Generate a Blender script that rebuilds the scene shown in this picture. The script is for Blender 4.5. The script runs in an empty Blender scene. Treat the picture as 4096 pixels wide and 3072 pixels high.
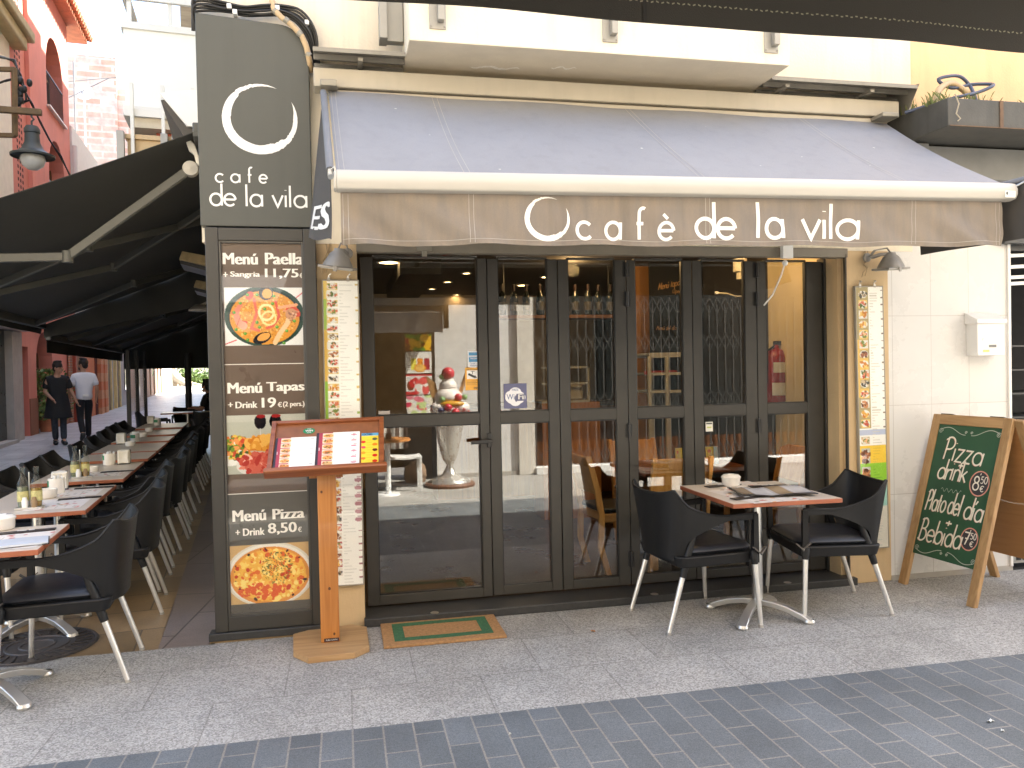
import bpy, bmesh, math, random
import numpy as np
from mathutils import Vector, Matrix
random.seed(7)
rad = math.radians
PI = math.pi
scene = bpy.context.scene
COL = scene.collection

# ------------------------------------------------------------------ camera, sky, sun, exposure
YAW, PITCH, ROLL, FPX = rad(-12.03), rad(-.994), rad(-1.165), 3148.0
CAM = Vector((0, -4.738, 1.5))
fw = Vector((-math.sin(YAW)*math.cos(PITCH), math.cos(YAW)*math.cos(PITCH), math.sin(PITCH)))
r0 = Vector((math.cos(YAW), math.sin(YAW), 0)); u0 = r0.cross(fw)
rt = math.cos(ROLL)*r0 + math.sin(ROLL)*u0
up = -math.sin(ROLL)*r0 + math.cos(ROLL)*u0
cam_data = bpy.data.cameras.new('camera')
cam_data.sensor_width = 36; cam_data.lens = FPX/4096*36
cam_data.clip_start = .05; cam_data.clip_end = 2000
cam = bpy.data.objects.new('camera', cam_data); COL.objects.link(cam)
cam.matrix_world = Matrix(((rt.x, up.x, -fw.x, CAM.x), (rt.y, up.y, -fw.y, CAM.y), (rt.z, up.z, -fw.z, CAM.z), (0, 0, 0, 1)))
scene.camera = cam

SUN_EL, SUN_AZ = rad(50), rad(62)          # azimuth from +Y towards +X
world = bpy.data.worlds.new('World'); scene.world = world; world.use_nodes = True
wn = world.node_tree.nodes; wl = world.node_tree.links
sky = wn.new('ShaderNodeTexSky'); sky.sky_type = 'NISHITA'; sky.sun_disc = False
sky.sun_elevation = SUN_EL; sky.sun_rotation = SUN_AZ; sky.air_density = 1.0; sky.dust_density = 2.5; sky.ozone_density = 1.0
wl.new(sky.outputs[0], wn['Background'].inputs[0]); wn['Background'].inputs[1].default_value = .12
sd = bpy.data.lights.new('sun', 'SUN'); sd.energy = 5.0; sd.angle = rad(.5); sd.color = (1, .94, .84)
sun = bpy.data.objects.new('sun', sd); COL.objects.link(sun)
sv = Vector((math.sin(SUN_AZ)*math.cos(SUN_EL), math.cos(SUN_AZ)*math.cos(SUN_EL), math.sin(SUN_EL)))
sun.rotation_euler = sv.to_track_quat('Z', 'Y').to_euler(); sun.location = sv*40
vs = scene.view_settings
vs.view_transform = 'Standard'; vs.look = 'None'; vs.exposure = 2.7; vs.gamma = 1
cy = scene.cycles
cy.use_denoising = True; cy.max_bounces = 10; cy.diffuse_bounces = 5; cy.glossy_bounces = 4; cy.transparent_max_bounces = 24; cy.transmission_bounces = 6
cy.caustics_reflective = False; cy.caustics_refractive = False; cy.sample_clamp_indirect = 8

# ------------------------------------------------------------------ measuring helpers (source photograph pixel -> point in the place)
def ray(x, y): return fw + rt*((x-2048)/FPX) - up*((y-1536)/FPX)
def on_y(x, y, Y): d = ray(x, y); return CAM + d*((Y-CAM.y)/d.y)
def on_z(x, y, Z): d = ray(x, y); return CAM + d*((Z-CAM.z)/d.z)
def on_x(x, y, X): d = ray(x, y); return CAM + d*((X-CAM.x)/d.x)
def at_d(x, y, D): return CAM + ray(x, y)*D
TH = rad(6.5)                                # the side street runs 6.5 degrees off the facade's normal
SV = Vector((-math.sin(TH), math.cos(TH), 0)); EV = Vector((math.cos(TH), math.sin(TH), 0)); SO = Vector((-1.35, -.88, 0))
def ST(e, s, z=0): return SO + EV*e + SV*s + Vector((0, 0, z))
def gz(y): return .014*max(0, y-5)
def STG(e, s, z=0): p = ST(e, s, z); p.z += gz(p.y); return p
def on_s(x, y, S): d = ray(x, y); return CAM + d*((S-(CAM-SO).dot(SV))/d.dot(SV))
def on_e(x, y, E): d = ray(x, y); return CAM + d*((E-(CAM-SO).dot(EV))/d.dot(EV))
def es(p): return ((p-SO).dot(EV), (p-SO).dot(SV), p.z)

# ------------------------------------------------------------------ mesh helpers
class MB:
    def __init__(s): s.v = []; s.f = []; s.m = []; s.x = Matrix.Identity(4); s.mi = 0
    def add(s, vs, fs, mi=None):
        o = len(s.v); s.v += [tuple(s.x @ Vector(p)) for p in vs]
        s.f += [tuple(i+o for i in f) for f in fs]; s.m += [s.mi if mi is None else mi]*len(fs); return s
    def box(s, x0, x1, y0, y1, z0, z1, mi=None):
        x0, x1 = sorted((x0, x1)); y0, y1 = sorted((y0, y1)); z0, z1 = sorted((z0, z1))
        v = [(x, y, z) for z in (z0, z1) for y in (y0, y1) for x in (x0, x1)]
        return s.add(v, [(0, 2, 3, 1), (4, 5, 7, 6), (0, 1, 5, 4), (2, 6, 7, 3), (0, 4, 6, 2), (1, 3, 7, 5)], mi)
    def hexa(s, a, b, mi=None):              # a, b: two corresponding loops -> closed solid
        n = len(a)
        return s.add(list(a)+list(b), [tuple(range(n))[::-1], tuple(range(n, 2*n))]+[(i, (i+1) % n, n+(i+1) % n, n+i) for i in range(n)], mi)
    def bar(s, p, q, w, h, upv=(0, 0, 1), mi=None):   # rectangular bar from p to q
        p, q = Vector(p), Vector(q); d = (q-p).normalized(); u = Vector(upv); sd_ = d.cross(u)
        if sd_.length < 1e-4: sd_ = d.cross(Vector((1, 0, 0)))
        sd_.normalize(); u = sd_.cross(d)
        c = [sd_*a*w/2+u*b*h/2 for a, b in ((-1, -1), (1, -1), (1, 1), (-1, 1))]
        return s.hexa([p+k for k in c], [q+k for k in c], mi)
    def tube(s, pts, r, n=10, mi=None, closed=False, cap=True):
        pts = [Vector(p) for p in pts]; m = len(pts); rr = r if isinstance(r, (list, tuple)) else [r]*m
        vs = []; prev = None
        for i, p in enumerate(pts):
            a = pts[(i-1) % m] if (i > 0 or closed) else p; b = pts[(i+1) % m] if (i < m-1 or closed) else p
            d = (b-a).normalized()
            if prev is None:
                k = Vector((0, 0, 1)) if abs(d.z) < .9 else Vector((1, 0, 0)); nrm = d.cross(k).normalized()
            else:
                nrm = prev - d*prev.dot(d); nrm = nrm.normalized() if nrm.length > 1e-6 else d.orthogonal().normalized()
            prev = nrm; bn = d.cross(nrm)
            vs += [p+(nrm*math.cos(t)+bn*math.sin(t))*rr[i] for t in (2*PI*k/n for k in range(n))]
        fs = []
        for i in range(m if closed else m-1):
            j = (i+1) % m
            fs += [(i*n+k, i*n+(k+1) % n, j*n+(k+1) % n, j*n+k) for k in range(n)]
        if cap and not closed: fs += [tuple(range(n))[::-1], tuple(range((m-1)*n, m*n))]
        return s.add(vs, fs, mi)
    def lathe(s, prof, n=24, c=(0, 0, 0), mi=None, a0=0, a1=2*PI):
        full = abs(a1-a0-2*PI) < 1e-6; k = n if full else n+1
        vs = [(c[0]+r*math.cos(a0+(a1-a0)*i/n), c[1]+r*math.sin(a0+(a1-a0)*i/n), c[2]+z) for r, z in prof for i in range(k)]
        fs = []
        for j in range(len(prof)-1):
            for i in range(n if full else n):
                q = (i+1) % k if full else i+1
                fs.append((j*k+i, j*k+q, (j+1)*k+q, (j+1)*k+i))
        return s.add(vs, fs, mi)
    def prism(s, pts, z0, z1, mi=None): return s.hexa([(x, y, z0) for x, y in pts], [(x, y, z1) for x, y in pts], mi)
    def grid(s, fn, nu, nv, mi=None, cu=False):
        vs = [fn(i/nu, j/nv) for j in range(nv+1) for i in range(nu+1)]
        return s.add(vs, [(j*(nu+1)+i, j*(nu+1)+i+1, (j+1)*(nu+1)+i+1, (j+1)*(nu+1)+i) for j in range(nv) for i in range(nu)], mi)
    def sheet(s, fn, nu, nv, t, mi=None):    # a grid given a thickness t along its local normal (closed)
        P = [[Vector(fn(i/nu, j/nv)) for i in range(nu+1)] for j in range(nv+1)]
        A = []; B = []
        for j in range(nv+1):
            for i in range(nu+1):
                du = P[j][min(i+1, nu)]-P[j][max(i-1, 0)]; dv = P[min(j+1, nv)][i]-P[max(j-1, 0)][i]
                n = du.cross(dv); n = n.normalized() if n.length > 1e-9 else Vector((0, 0, 1))
                A.append(P[j][i]+n*t/2); B.append(P[j][i]-n*t/2)
        k = nu+1; N = k*(nv+1)
        fs = []
        for j in range(nv):
            for i in range(nu):
                a = j*k+i; fs += [(a, a+1, a+k+1, a+k), (N+a, N+a+k, N+a+k+1, N+a+1)]
        for i in range(nu):
            a = i; fs.append((a, N+a, N+a+1, a+1)); a = nv*k+i; fs.append((a, a+1, N+a+1, N+a))
        for j in range(nv):
            a = j*k; fs.append((a, a+k, N+a+k, N+a)); a = j*k+nu; fs.append((a, N+a, N+a+k, a+k))
        return s.add(A+B, fs, mi)
    def ball(s, c, r, n=12, m=8, mi=None):
        rx, ry, rz = r if isinstance(r, (tuple, list)) else (r, r, r)
        vs = [(c[0], c[1], c[2]-rz)]+[(c[0]+rx*math.cos(2*PI*i/n)*math.sin(PI*j/m), c[1]+ry*math.sin(2*PI*i/n)*math.sin(PI*j/m), c[2]-rz*math.cos(PI*j/m)) for j in range(1, m) for i in range(n)]+[(c[0], c[1], c[2]+rz)]
        fs = [(0, 1+(i+1) % n, 1+i) for i in range(n)]
        for j in range(m-2): fs += [(1+j*n+i, 1+j*n+(i+1) % n, 1+(j+1)*n+(i+1) % n, 1+(j+1)*n+i) for i in range(n)]
        L = len(vs)-1; fs += [(L, 1+(m-2)*n+i, 1+(m-2)*n+(i+1) % n) for i in range(n)]
        return s.add(vs, fs, mi)
    def build(s, name, mats, parent=None, bev=0, smooth=None, label=None, loc=None, fix=True, seg=2):
        me = bpy.data.meshes.new(name); me.from_pydata(s.v, [], s.f)
        if not isinstance(mats, (list, tuple)): mats = [mats]
        for m in mats: me.materials.append(m)
        if len(mats) > 1: me.polygons.foreach_set('material_index', s.m)
        if fix:
            b = bmesh.new(); b.from_mesh(me); bmesh.ops.recalc_face_normals(b, faces=b.faces); b.to_mesh(me); b.free()
        if smooth is not None:
            me.shade_smooth(); me.set_sharp_from_angle(angle=rad(smooth))
        o = bpy.data.objects.new(name, me); COL.objects.link(o)
        if parent: o.parent = parent
        if label: o['label'] = label
        if loc: o.location = loc
        if bev:
            b = o.modifiers.new('bevel', 'BEVEL'); b.width = bev; b.segments = seg; b.limit_method = 'ANGLE'; b.angle_limit = rad(40)
            if smooth is None: me.shade_smooth(); me.set_sharp_from_angle(angle=rad(30)); b.harden_normals = False
        return o
def tag(o, label, cat, group=None):
    o['label'] = label; o['category'] = cat
    if group: o['group'] = group
    return o
def thing(name, label, cat, loc=(0, 0, 0), rz=0, group=None):
    o = bpy.data.objects.new(name, None); COL.objects.link(o); o.empty_display_size = .1
    o.location = loc; o.rotation_euler = (0, 0, rz); return tag(o, label, cat, group)
def struct(o): o['kind'] = 'structure'; return o
def copy_tree(o, parent=None):
    c = o.copy(); COL.objects.link(c); c.parent = parent
    for ch in list(o.children): copy_tree(ch, c)
    return c
def place(proto, used, loc, rz, label):
    o = proto if not used else copy_tree(proto)
    used.append(1); o.location = loc; o.rotation_euler = (0, 0, rz); o['label'] = label; return o

# ------------------------------------------------------------------ materials
MATS = {}
def mat(name, c, r=.6, m=0, var=.12, vs=6, bump=.0, bs=80, c2=None, st=(1, 1, 1), spec=.5, fine=0, streak=0, rvar=.1, coat=0):
    if name in MATS: return MATS[name]
    M = bpy.data.materials.new(name); M.use_nodes = True; MATS[name] = M
    n, l = M.node_tree.nodes, M.node_tree.links; P = n['Principled BSDF']
    P.inputs['Roughness'].default_value = r; P.inputs['Metallic'].default_value = m; P.inputs['Specular IOR Level'].default_value = spec
    if coat: P.inputs['Coat Weight'].default_value = coat; P.inputs['Coat Roughness'].default_value = .1
    tc = n.new('ShaderNodeTexCoord'); mp = n.new('ShaderNodeMapping'); mp.inputs['Scale'].default_value = st
    l.new(tc.outputs['Object'], mp.inputs[0])
    nz = n.new('ShaderNodeTexNoise'); nz.inputs['Scale'].default_value = vs; nz.inputs['Detail'].default_value = 8; nz.inputs['Roughness'].default_value = .62
    l.new(mp.outputs[0], nz.inputs['Vector'])
    mr = n.new('ShaderNodeMapRange'); mr.inputs[1].default_value = .28; mr.inputs[2].default_value = .72; l.new(nz.outputs['Fac'], mr.inputs[0])
    mx = n.new('ShaderNodeMix'); mx.data_type = 'RGBA'
    a = tuple(x*(1-var) for x in c); b = c2 if c2 else tuple(min(1, x*(1+var)) for x in c)
    if c2: a = c
    mx.inputs['A'].default_value = (*a, 1); mx.inputs['B'].default_value = (*b, 1); l.new(mr.outputs[0], mx.inputs['Factor'])
    out = mx.outputs['Result']
    if fine:                                  # fine grain on top
        n2 = n.new('ShaderNodeTexNoise'); n2.inputs['Scale'].default_value = 260; n2.inputs['Detail'].default_value = 3; l.new(tc.outputs['Object'], n2.inputs['Vector'])
        m2 = n.new('ShaderNodeMapRange'); m2.inputs[1].default_value = .3; m2.inputs[2].default_value = .7; m2.inputs[3].default_value = 1-fine; m2.inputs[4].default_value = 1+fine; l.new(n2.outputs['Fac'], m2.inputs[0])
        mm = n.new('ShaderNodeVectorMath'); mm.operation = 'SCALE'; l.new(out, mm.inputs[0]); l.new(m2.outputs[0], mm.inputs['Scale']); out = mm.outputs[0]
    if streak:                                # vertical weather streaks (dirt of its own)
        m3 = n.new('ShaderNodeMapping'); m3.inputs['Scale'].default_value = (14, 14, .7); l.new(tc.outputs['Object'], m3.inputs[0])
        n3 = n.new('ShaderNodeTexNoise'); n3.inputs['Scale'].default_value = 1; n3.inputs['Detail'].default_value = 5; l.new(m3.outputs[0], n3.inputs['Vector'])
        r3 = n.new('ShaderNodeMapRange'); r3.inputs[1].default_value = .5; r3.inputs[2].default_value = .8; r3.inputs[3].default_value = 1; r3.inputs[4].default_value = 1-streak; l.new(n3.outputs['Fac'], r3.inputs[0])
        mm = n.new('ShaderNodeVectorMath'); mm.operation = 'SCALE'; l.new(out, mm.inputs[0]); l.new(r3.outputs[0], mm.inputs['Scale']); out = mm.outputs[0]
    l.new(out, P.inputs['Base Color'])
    if rvar:
        rr = n.new('ShaderNodeMapRange'); rr.inputs[3].default_value = max(.02, r-rvar); rr.inputs[4].default_value = min(1, r+rvar); l.new(nz.outputs['Fac'], rr.inputs[0]); l.new(rr.outputs[0], P.inputs['Roughness'])
    if bump:
        nb = n.new('ShaderNodeTexNoise'); nb.inputs['Scale'].default_value = bs; nb.inputs['Detail'].default_value = 5; l.new(mp.outputs[0], nb.inputs['Vector'])
        bp = n.new('ShaderNodeBump'); bp.inputs['Strength'].default_value = bump; bp.inputs['Distance'].default_value = .01; l.new(nb.outputs['Fac'], bp.inputs['Height']); l.new(bp.outputs[0], P.inputs['Normal'])
    return M
def brickmat(name, c1, c2, mortar, bw, rh, ms=.006, r=.75, rot=0, axes='xy', off=.5, speck=0, bump=.4, big=.15, specsc=140, bias=0, squash=1):
    if name in MATS: return MATS[name]
    M = bpy.data.materials.new(name); M.use_nodes = True; MATS[name] = M
    n, l = M.node_tree.nodes, M.node_tree.links; P = n['Principled BSDF']; P.inputs['Roughness'].default_value = r
    tc = n.new('ShaderNodeTexCoord'); sp = n.new('ShaderNodeSeparateXYZ'); cb = n.new('ShaderNodeCombineXYZ'); l.new(tc.outputs['Object'], sp.inputs[0])
    ix = {'x': 0, 'y': 1, 'z': 2}; l.new(sp.outputs[ix[axes[0]]], cb.inputs[0]); l.new(sp.outputs[ix[axes[1]]], cb.inputs[1])
    mp = n.new('ShaderNodeMapping'); mp.inputs['Rotation'].default_value = (0, 0, rot); l.new(cb.outputs[0], mp.inputs[0])
    bk = n.new('ShaderNodeTexBrick'); l.new(mp.outputs[0], bk.inputs['Vector']); bk.offset = off
    for k, v in (('Color1', (*c1, 1)), ('Color2', (*c2, 1)), ('Mortar', (*mortar, 1))): bk.inputs[k].default_value = v
    bk.inputs['Scale'].default_value = 1; bk.inputs['Mortar Size'].default_value = ms; bk.inputs['Mortar Smooth'].default_value = .2; bk.inputs['Brick Width'].default_value = bw; bk.inputs['Row Height'].default_value = rh; bk.inputs['Bias'].default_value = bias
    out = bk.outputs['Color']
    nz = n.new('ShaderNodeTexNoise'); nz.inputs['Scale'].default_value = 1.7; nz.inputs['Detail'].default_value = 9; nz.inputs['Roughness'].default_value = .65; l.new(tc.outputs['Object'], nz.inputs['Vector'])
    mr = n.new('ShaderNodeMapRange'); mr.inputs[1].default_value = .3; mr.inputs[2].default_value = .7; mr.inputs[3].default_value = 1-big; mr.inputs[4].default_value = 1+big; l.new(nz.outputs['Fac'], mr.inputs[0])
    mm = n.new('ShaderNodeVectorMath'); mm.operation = 'SCALE'; l.new(out, mm.inputs[0]); l.new(mr.outputs[0], mm.inputs['Scale']); out = mm.outputs[0]
    if speck:
        vo = n.new('ShaderNodeTexVoronoi'); vo.inputs['Scale'].default_value = specsc; l.new(tc.outputs['Object'], vo.inputs['Vector'])
        sx = n.new('ShaderNodeSeparateColor'); l.new(vo.outputs['Color'], sx.inputs[0])
        m4 = n.new('ShaderNodeMapRange'); m4.inputs[3].default_value = 1-speck; m4.inputs[4].default_value = 1+speck; l.new(sx.outputs[0], m4.inputs[0])
        mm = n.new('ShaderNodeVectorMath'); mm.operation = 'SCALE'; l.new(out, mm.inputs[0]); l.new(m4.outputs[0], mm.inputs['Scale']); out = mm.outputs[0]
    l.new(out, P.inputs['Base Color'])
    rr = n.new('ShaderNodeMapRange'); rr.inputs[3].default_value = r-.15; rr.inputs[4].default_value = min(1, r+.15); l.new(nz.outputs['Fac'], rr.inputs[0]); l.new(rr.outputs[0], P.inputs['Roughness'])
    nb = n.new('ShaderNodeTexNoise'); nb.inputs['Scale'].default_value = 90; nb.inputs['Detail'].default_value = 4; l.new(tc.outputs['Object'], nb.inputs['Vector'])
    ad = n.new('ShaderNodeMath'); ad.operation = 'MULTIPLY_ADD'; ad.inputs[1].default_value = -3; l.new(bk.outputs['Fac'], ad.inputs[0]); l.new(nb.outputs['Fac'], ad.inputs[2])
    bp = n.new('ShaderNodeBump'); bp.inputs['Strength'].default_value = bump; bp.inputs['Distance'].default_value = .004; l.new(ad.outputs[0], bp.inputs['Height']); l.new(bp.outputs[0], P.inputs['Normal'])
    return M
def woodmat(name, c1, c2, r=.5, sc=1, axis='z', coat=0):
    if name in MATS: return MATS[name]
    M = bpy.data.materials.new(name); M.use_nodes = True; MATS[name] = M
    n, l = M.node_tree.nodes, M.node_tree.links; P = n['Principled BSDF']; P.inputs['Roughness'].default_value = r; P.inputs['Coat Weight'].default_value = coat
    tc = n.new('ShaderNodeTexCoord'); mp = n.new('ShaderNodeMapping'); s = {'x': (1.2, 22, 22), 'y': (22, 1.2, 22), 'z': (22, 22, 1.2)}[axis]
    mp.inputs['Scale'].default_value = tuple(k*sc for k in s); l.new(tc.outputs['Object'], mp.inputs[0])
    nz = n.new('ShaderNodeTexNoise'); nz.inputs['Scale'].default_value = 1.6; nz.inputs['Detail'].default_value = 7; nz.inputs['Distortion'].default_value = .9; l.new(mp.outputs[0], nz.inputs['Vector'])
    cr = n.new('ShaderNodeValToRGB'); e = cr.color_ramp.elements; e[0].position = .3; e[0].color = (*c1, 1); e[1].position = .68; e[1].color = (*c2, 1)
    l.new(nz.outputs['Fac'], cr.inputs[0]); l.new(cr.outputs[0], P.inputs['Base Color'])
    bp = n.new('ShaderNodeBump'); bp.inputs['Strength'].default_value = .15; bp.inputs['Distance'].default_value = .003; l.new(nz.outputs['Fac'], bp.inputs['Height']); l.new(bp.outputs[0], P.inputs['Normal'])
    return M
def glassmat(name, tint=(.8, .84, .82), ior=1.6, dirt=.0):
    M = bpy.data.materials.new(name); M.use_nodes = True; n, l = M.node_tree.nodes, M.node_tree.links
    n.remove(n['Principled BSDF']); t = n.new('ShaderNodeBsdfTransparent'); t.inputs[0].default_value = (*tint, 1)
    g = n.new('ShaderNodeBsdfGlossy'); g.inputs['Roughness'].default_value = .0; g.inputs[0].default_value = (1, 1, 1, 1)
    f0 = ((ior-1)/(ior+1))**2; lw = n.new('ShaderNodeLayerWeight'); lw.inputs[0].default_value = .5; pw = n.new('ShaderNodeMath'); pw.operation = 'POWER'; pw.inputs[1].default_value = 5; l.new(lw.outputs['Facing'], pw.inputs[0])
    f = n.new('ShaderNodeMath'); f.operation = 'MULTIPLY_ADD'; f.inputs[1].default_value = 1-f0; f.inputs[2].default_value = f0; l.new(pw.outputs[0], f.inputs[0]); m = n.new('ShaderNodeMixShader')
    l.new(f.outputs[0], m.inputs[0]); l.new(t.outputs[0], m.inputs[1]); l.new(g.outputs[0], m.inputs[2]); l.new(m.outputs[0], n['Material Output'].inputs[0]); return M
def emitmat(name, c, s):
    M = bpy.data.materials.new(name); M.use_nodes = True; P = M.node_tree.nodes['Principled BSDF']; P.inputs['Base Color'].default_value = (.8, .7, .5, 1)
    P.inputs['Emission Color'].default_value = (*c, 1); P.inputs['Emission Strength'].default_value = s; return M
def attrmat(name, r=.5, coat=0):
    M = bpy.data.materials.new(name); M.use_nodes = True; n, l = M.node_tree.nodes, M.node_tree.links; P = n['Principled BSDF']
    P.inputs['Roughness'].default_value = r; P.inputs['Coat Weight'].default_value = coat
    a = n.new('ShaderNodeAttribute'); a.attribute_name = 'Col'; l.new(a.outputs['Color'], P.inputs['Base Color']); return M
def S(r, g, b): return tuple((((x/255+.055)/1.055)**2.4 if x/255 > .04045 else x/255/12.92) for x in (r, g, b))   # printed sRGB colour -> linear

# ------------------------------------------------------------------ printed pictures: a fine coloured grid on a flat sheet
PRINT = attrmat('printed_paper', .45)
PRINT_GLOSS = attrmat('printed_laminate', .22)
class Pic:
    def __init__(s, w, h, asp, bg):          # asp = width / height in metres; coordinates run 0..1 across, 0..1 down
        s.w, s.h, s.asp = w, h, asp; s.a = np.zeros((h, w, 3)); s.a[:] = S(*bg)
        s.X, s.Y = np.meshgrid((np.arange(w)+.5)/w, (np.arange(h)+.5)/h); s.rng = np.random.default_rng(int(w*7+h))
    def rect(s, x0, y0, x1, y1, c): s.a[(s.X >= x0) & (s.X < x1) & (s.Y >= y0) & (s.Y < y1)] = S(*c); return s
    def mask_ell(s, cx, cy, rx, ry, rot=0):
        dx = (s.X-cx)*s.asp; dy = s.Y-cy; c, q = math.cos(rot), math.sin(rot)
        return ((dx*c+dy*q)/(rx*s.asp))**2+((-dx*q+dy*c)/ry)**2
    def ell(s, cx, cy, rx, ry, c, rot=0): s.a[s.mask_ell(cx, cy, rx, ry, rot) < 1] = S(*c); return s
    def ring(s, cx, cy, rx, ry, c, t=.25, rot=0): m = s.mask_ell(cx, cy, rx, ry, rot); s.a[(m < 1) & (m > (1-t)**2)] = S(*c); return s
    def line(s, pts, wd, c):
        for (x0, y0), (x1, y1) in zip(pts[:-1], pts[1:]):
            ax, ay = x0*s.asp, y0; bx, by = x1*s.asp, y1; px, py = s.X*s.asp-ax, s.Y-ay; dx, dy = bx-ax, by-ay
            t = np.clip((px*dx+py*dy)/(dx*dx+dy*dy+1e-12), 0, 1); s.a[(px-t*dx)**2+(py-t*dy)**2 < (wd/2)**2] = S(*c)
        return s
    def blobs(s, n, cols, size, reg=None, el=1.8):
        for _ in range(n):
            for _k in range(3000 if reg else 1):
                x, y = s.rng.random(2)
                if reg is None or reg(x, y): break
            z = size*(.5+s.rng.random()); s.ell(x, y, z/s.asp*(.6+s.rng.random()*(el-.6)), z, cols[s.rng.integers(len(cols))], s.rng.random()*3)
        return s
    def noise(s, amt): s.a *= 1+amt*(s.rng.random((s.h, s.w, 1))-.5); return s
    def build(s, name, parent, fr, x0, x1, y0, y1, off=0, matl=None, label=None):   # fr(x, y, off) -> point; x across, y up
        w, h = s.w, s.h; me = bpy.data.meshes.new(name)
        vs = [fr(x0+(x1-x0)*i/(w-1), y1-(y1-y0)*j/(h-1), off) for j in range(h) for i in range(w)]
        me.from_pydata([tuple(v) for v in vs], [], [(j*w+i, (j+1)*w+i, (j+1)*w+i+1, j*w+i+1) for j in range(h-1) for i in range(w-1)])
        at = me.color_attributes.new('Col', 'FLOAT_COLOR', 'POINT'); d = np.ones((h*w, 4), np.float32); d[:, :3] = np.clip(s.a, 0, 1).reshape(-1, 3); at.data.foreach_set('color', d.ravel())
        me.materials.append(matl or PRINT); o = bpy.data.objects.new(name, me); COL.objects.link(o)
        if parent: o.parent = parent
        if label: o['label'] = label
        return o
def frame(o, xa, ya):                        # flat frame in space: origin, across, up -> mapping (x, y, out)
    o, xa, ya = Vector(o), Vector(xa).normalized(), Vector(ya).normalized(); nn = xa.cross(ya)
    return lambda x, y, off=0: o+xa*x+ya*y+nn*off

# ------------------------------------------------------------------ lettering
def arc(cx, cy, rx, ry, a0, a1, n=18): return [(cx+rx*math.cos(rad(a0+(a1-a0)*i/n)), cy+ry*math.sin(rad(a0+(a1-a0)*i/n))) for i in range(n+1)]
O_ = arc(.5, .5, .5, .5, 90, 450, 28)
GLY = {  # monoline strokes, x-height 1, (advance, strokes)
 'a': (1.0, [O_, [(1, 1), (1, 0)]]), 'c': (.85, [arc(.5, .5, .5, .5, 42, 318)]), 'd': (1.0, [O_, [(1, 1.85), (1, 0)]]),
 'e': (1.0, [[(.02, .52), (.98, .52)], arc(.5, .5, .5, .5, 2, 318)]), 'f': (.55, [arc(.42, 1.55, .25, .3, 60, 180)+[(.17, 0)], [(0, .95), (.45, .95)]]),
 'l': (.12, [[(0, 1.85), (0, 0)]]), 'i': (.12, [[(0, 1), (0, 0)], [(0, 1.42), (.001, 1.46)]]), 'v': (.85, [[(0, 1), (.42, 0), (.85, 1)]]),
 'è': (1.0, [[(.02, .52), (.98, .52)], arc(.5, .5, .5, .5, 2, 318), [(.3, 1.5), (.6, 1.22)]]),
 'b': (1.0, [[(0, 1.85), (0, 0)], O_]), 'o': (1.0, [O_]), 'r': (.5, [[(0, 1), (0, 0)], arc(.42, .5, .42, .45, 180, 60)]), 'n': (.8, [[(0, 1), (0, 0)], arc(.4, .6, .4, .4, 180, 0)+[(.8, 0)]]),
 'k': (.75, [[(0, 1.85), (0, 0)], [(.65, 1), (.03, .45)], [(.2, .58), (.75, 0)]]), 't': (.5, [[(.22, 1.5), (.22, .15), (.45, 0)], [(0, 1), (.5, 1)]]),
 'z': (.75, [[(0, 1), (.72, 1), (0, 0), (.75, 0)]]), 'í': (.15, [[(0, 1), (0, 0)], [(.0, 1.3), (.22, 1.6)]]), 'ú': (.8, [[(0, 1)]+arc(.4, .4, .4, .4, 180, 360)+[(.8, 1)], [(.8, 1), (.8, 0)], [(.4, 1.3), (.6, 1.6)]]),
 'p': (1.0, [[(0, 1), (0, -.7)], O_]), 's': (.6, [arc(.3, .76, .28, .24, 40, 270, 10)+arc(.3, .26, .3, .26, 90, -140, 10)]), 'm': (1.3, [[(0, 1), (0, 0)], arc(.33, .62, .33, .38, 180, 0)+[(.66, 0)], arc(.98, .62, .32, .38, 180, 0)+[(1.3, 0)]]),
 'P': (.95, [[(.1, 0), (.1, 1.85)], [(-.15, 1.6)]+arc(.4, 1.35, .55, .5, 110, -100)+[(.1, .8)]]), 'B': (1.0, [[(.1, 0), (.1, 1.85)], [(-.1, 1.7)]+arc(.4, 1.42, .45, .43, 100, -90)+[(.15, .98)], [(.3, 1)]+arc(.4, .5, .6, .5, 80, -110)+[(-.1, .15)]]),
 'M': (1.3, [[(0, 0), (.1, 1.8), (.65, .5), (1.2, 1.8), (1.3, 0)]]), '8': (.9, [arc(.45, 1.32, .36, .4, -90, 270), arc(.45, .46, .45, .46, 90, 450)]), '7': (.85, [[(0, 1.75), (.85, 1.75), (.3, 0)], [(.2, .9), (.75, .9)]]),
 '5': (.8, [[(.75, 1.75), (.15, 1.75), (.1, 1.02)]+arc(.35, .55, .45, .53, 110, -140)]), '0': (.9, [arc(.45, .9, .45, .9, 90, 450)]), '2': (.8, [arc(.4, 1.3, .38, .42, 170, -30)+[(0, 0), (.85, 0)]]),
 '€': (.8, [arc(.5, .8, .45, .75, 45, 315), [(-.1, .95), (.6, .95)], [(-.1, .65), (.55, .65)]]), '+': (.8, [[(.4, .8), (.4, 0)], [(0, .4), (.8, .4)]]), "'": (.2, [[(.1, 1.9), (.02, 1.5)]]),
 '(': (.35, [arc(.5, .7, .45, 1.1, 130, 230)]), ')': (.35, [arc(-.15, .7, .45, 1.1, 50, -50)]), ' ': (.45, []), 'w': (1.1, [[(0, 1), (.28, 0), (.55, .9), (.82, 0), (1.1, 1)]]),
}
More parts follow.
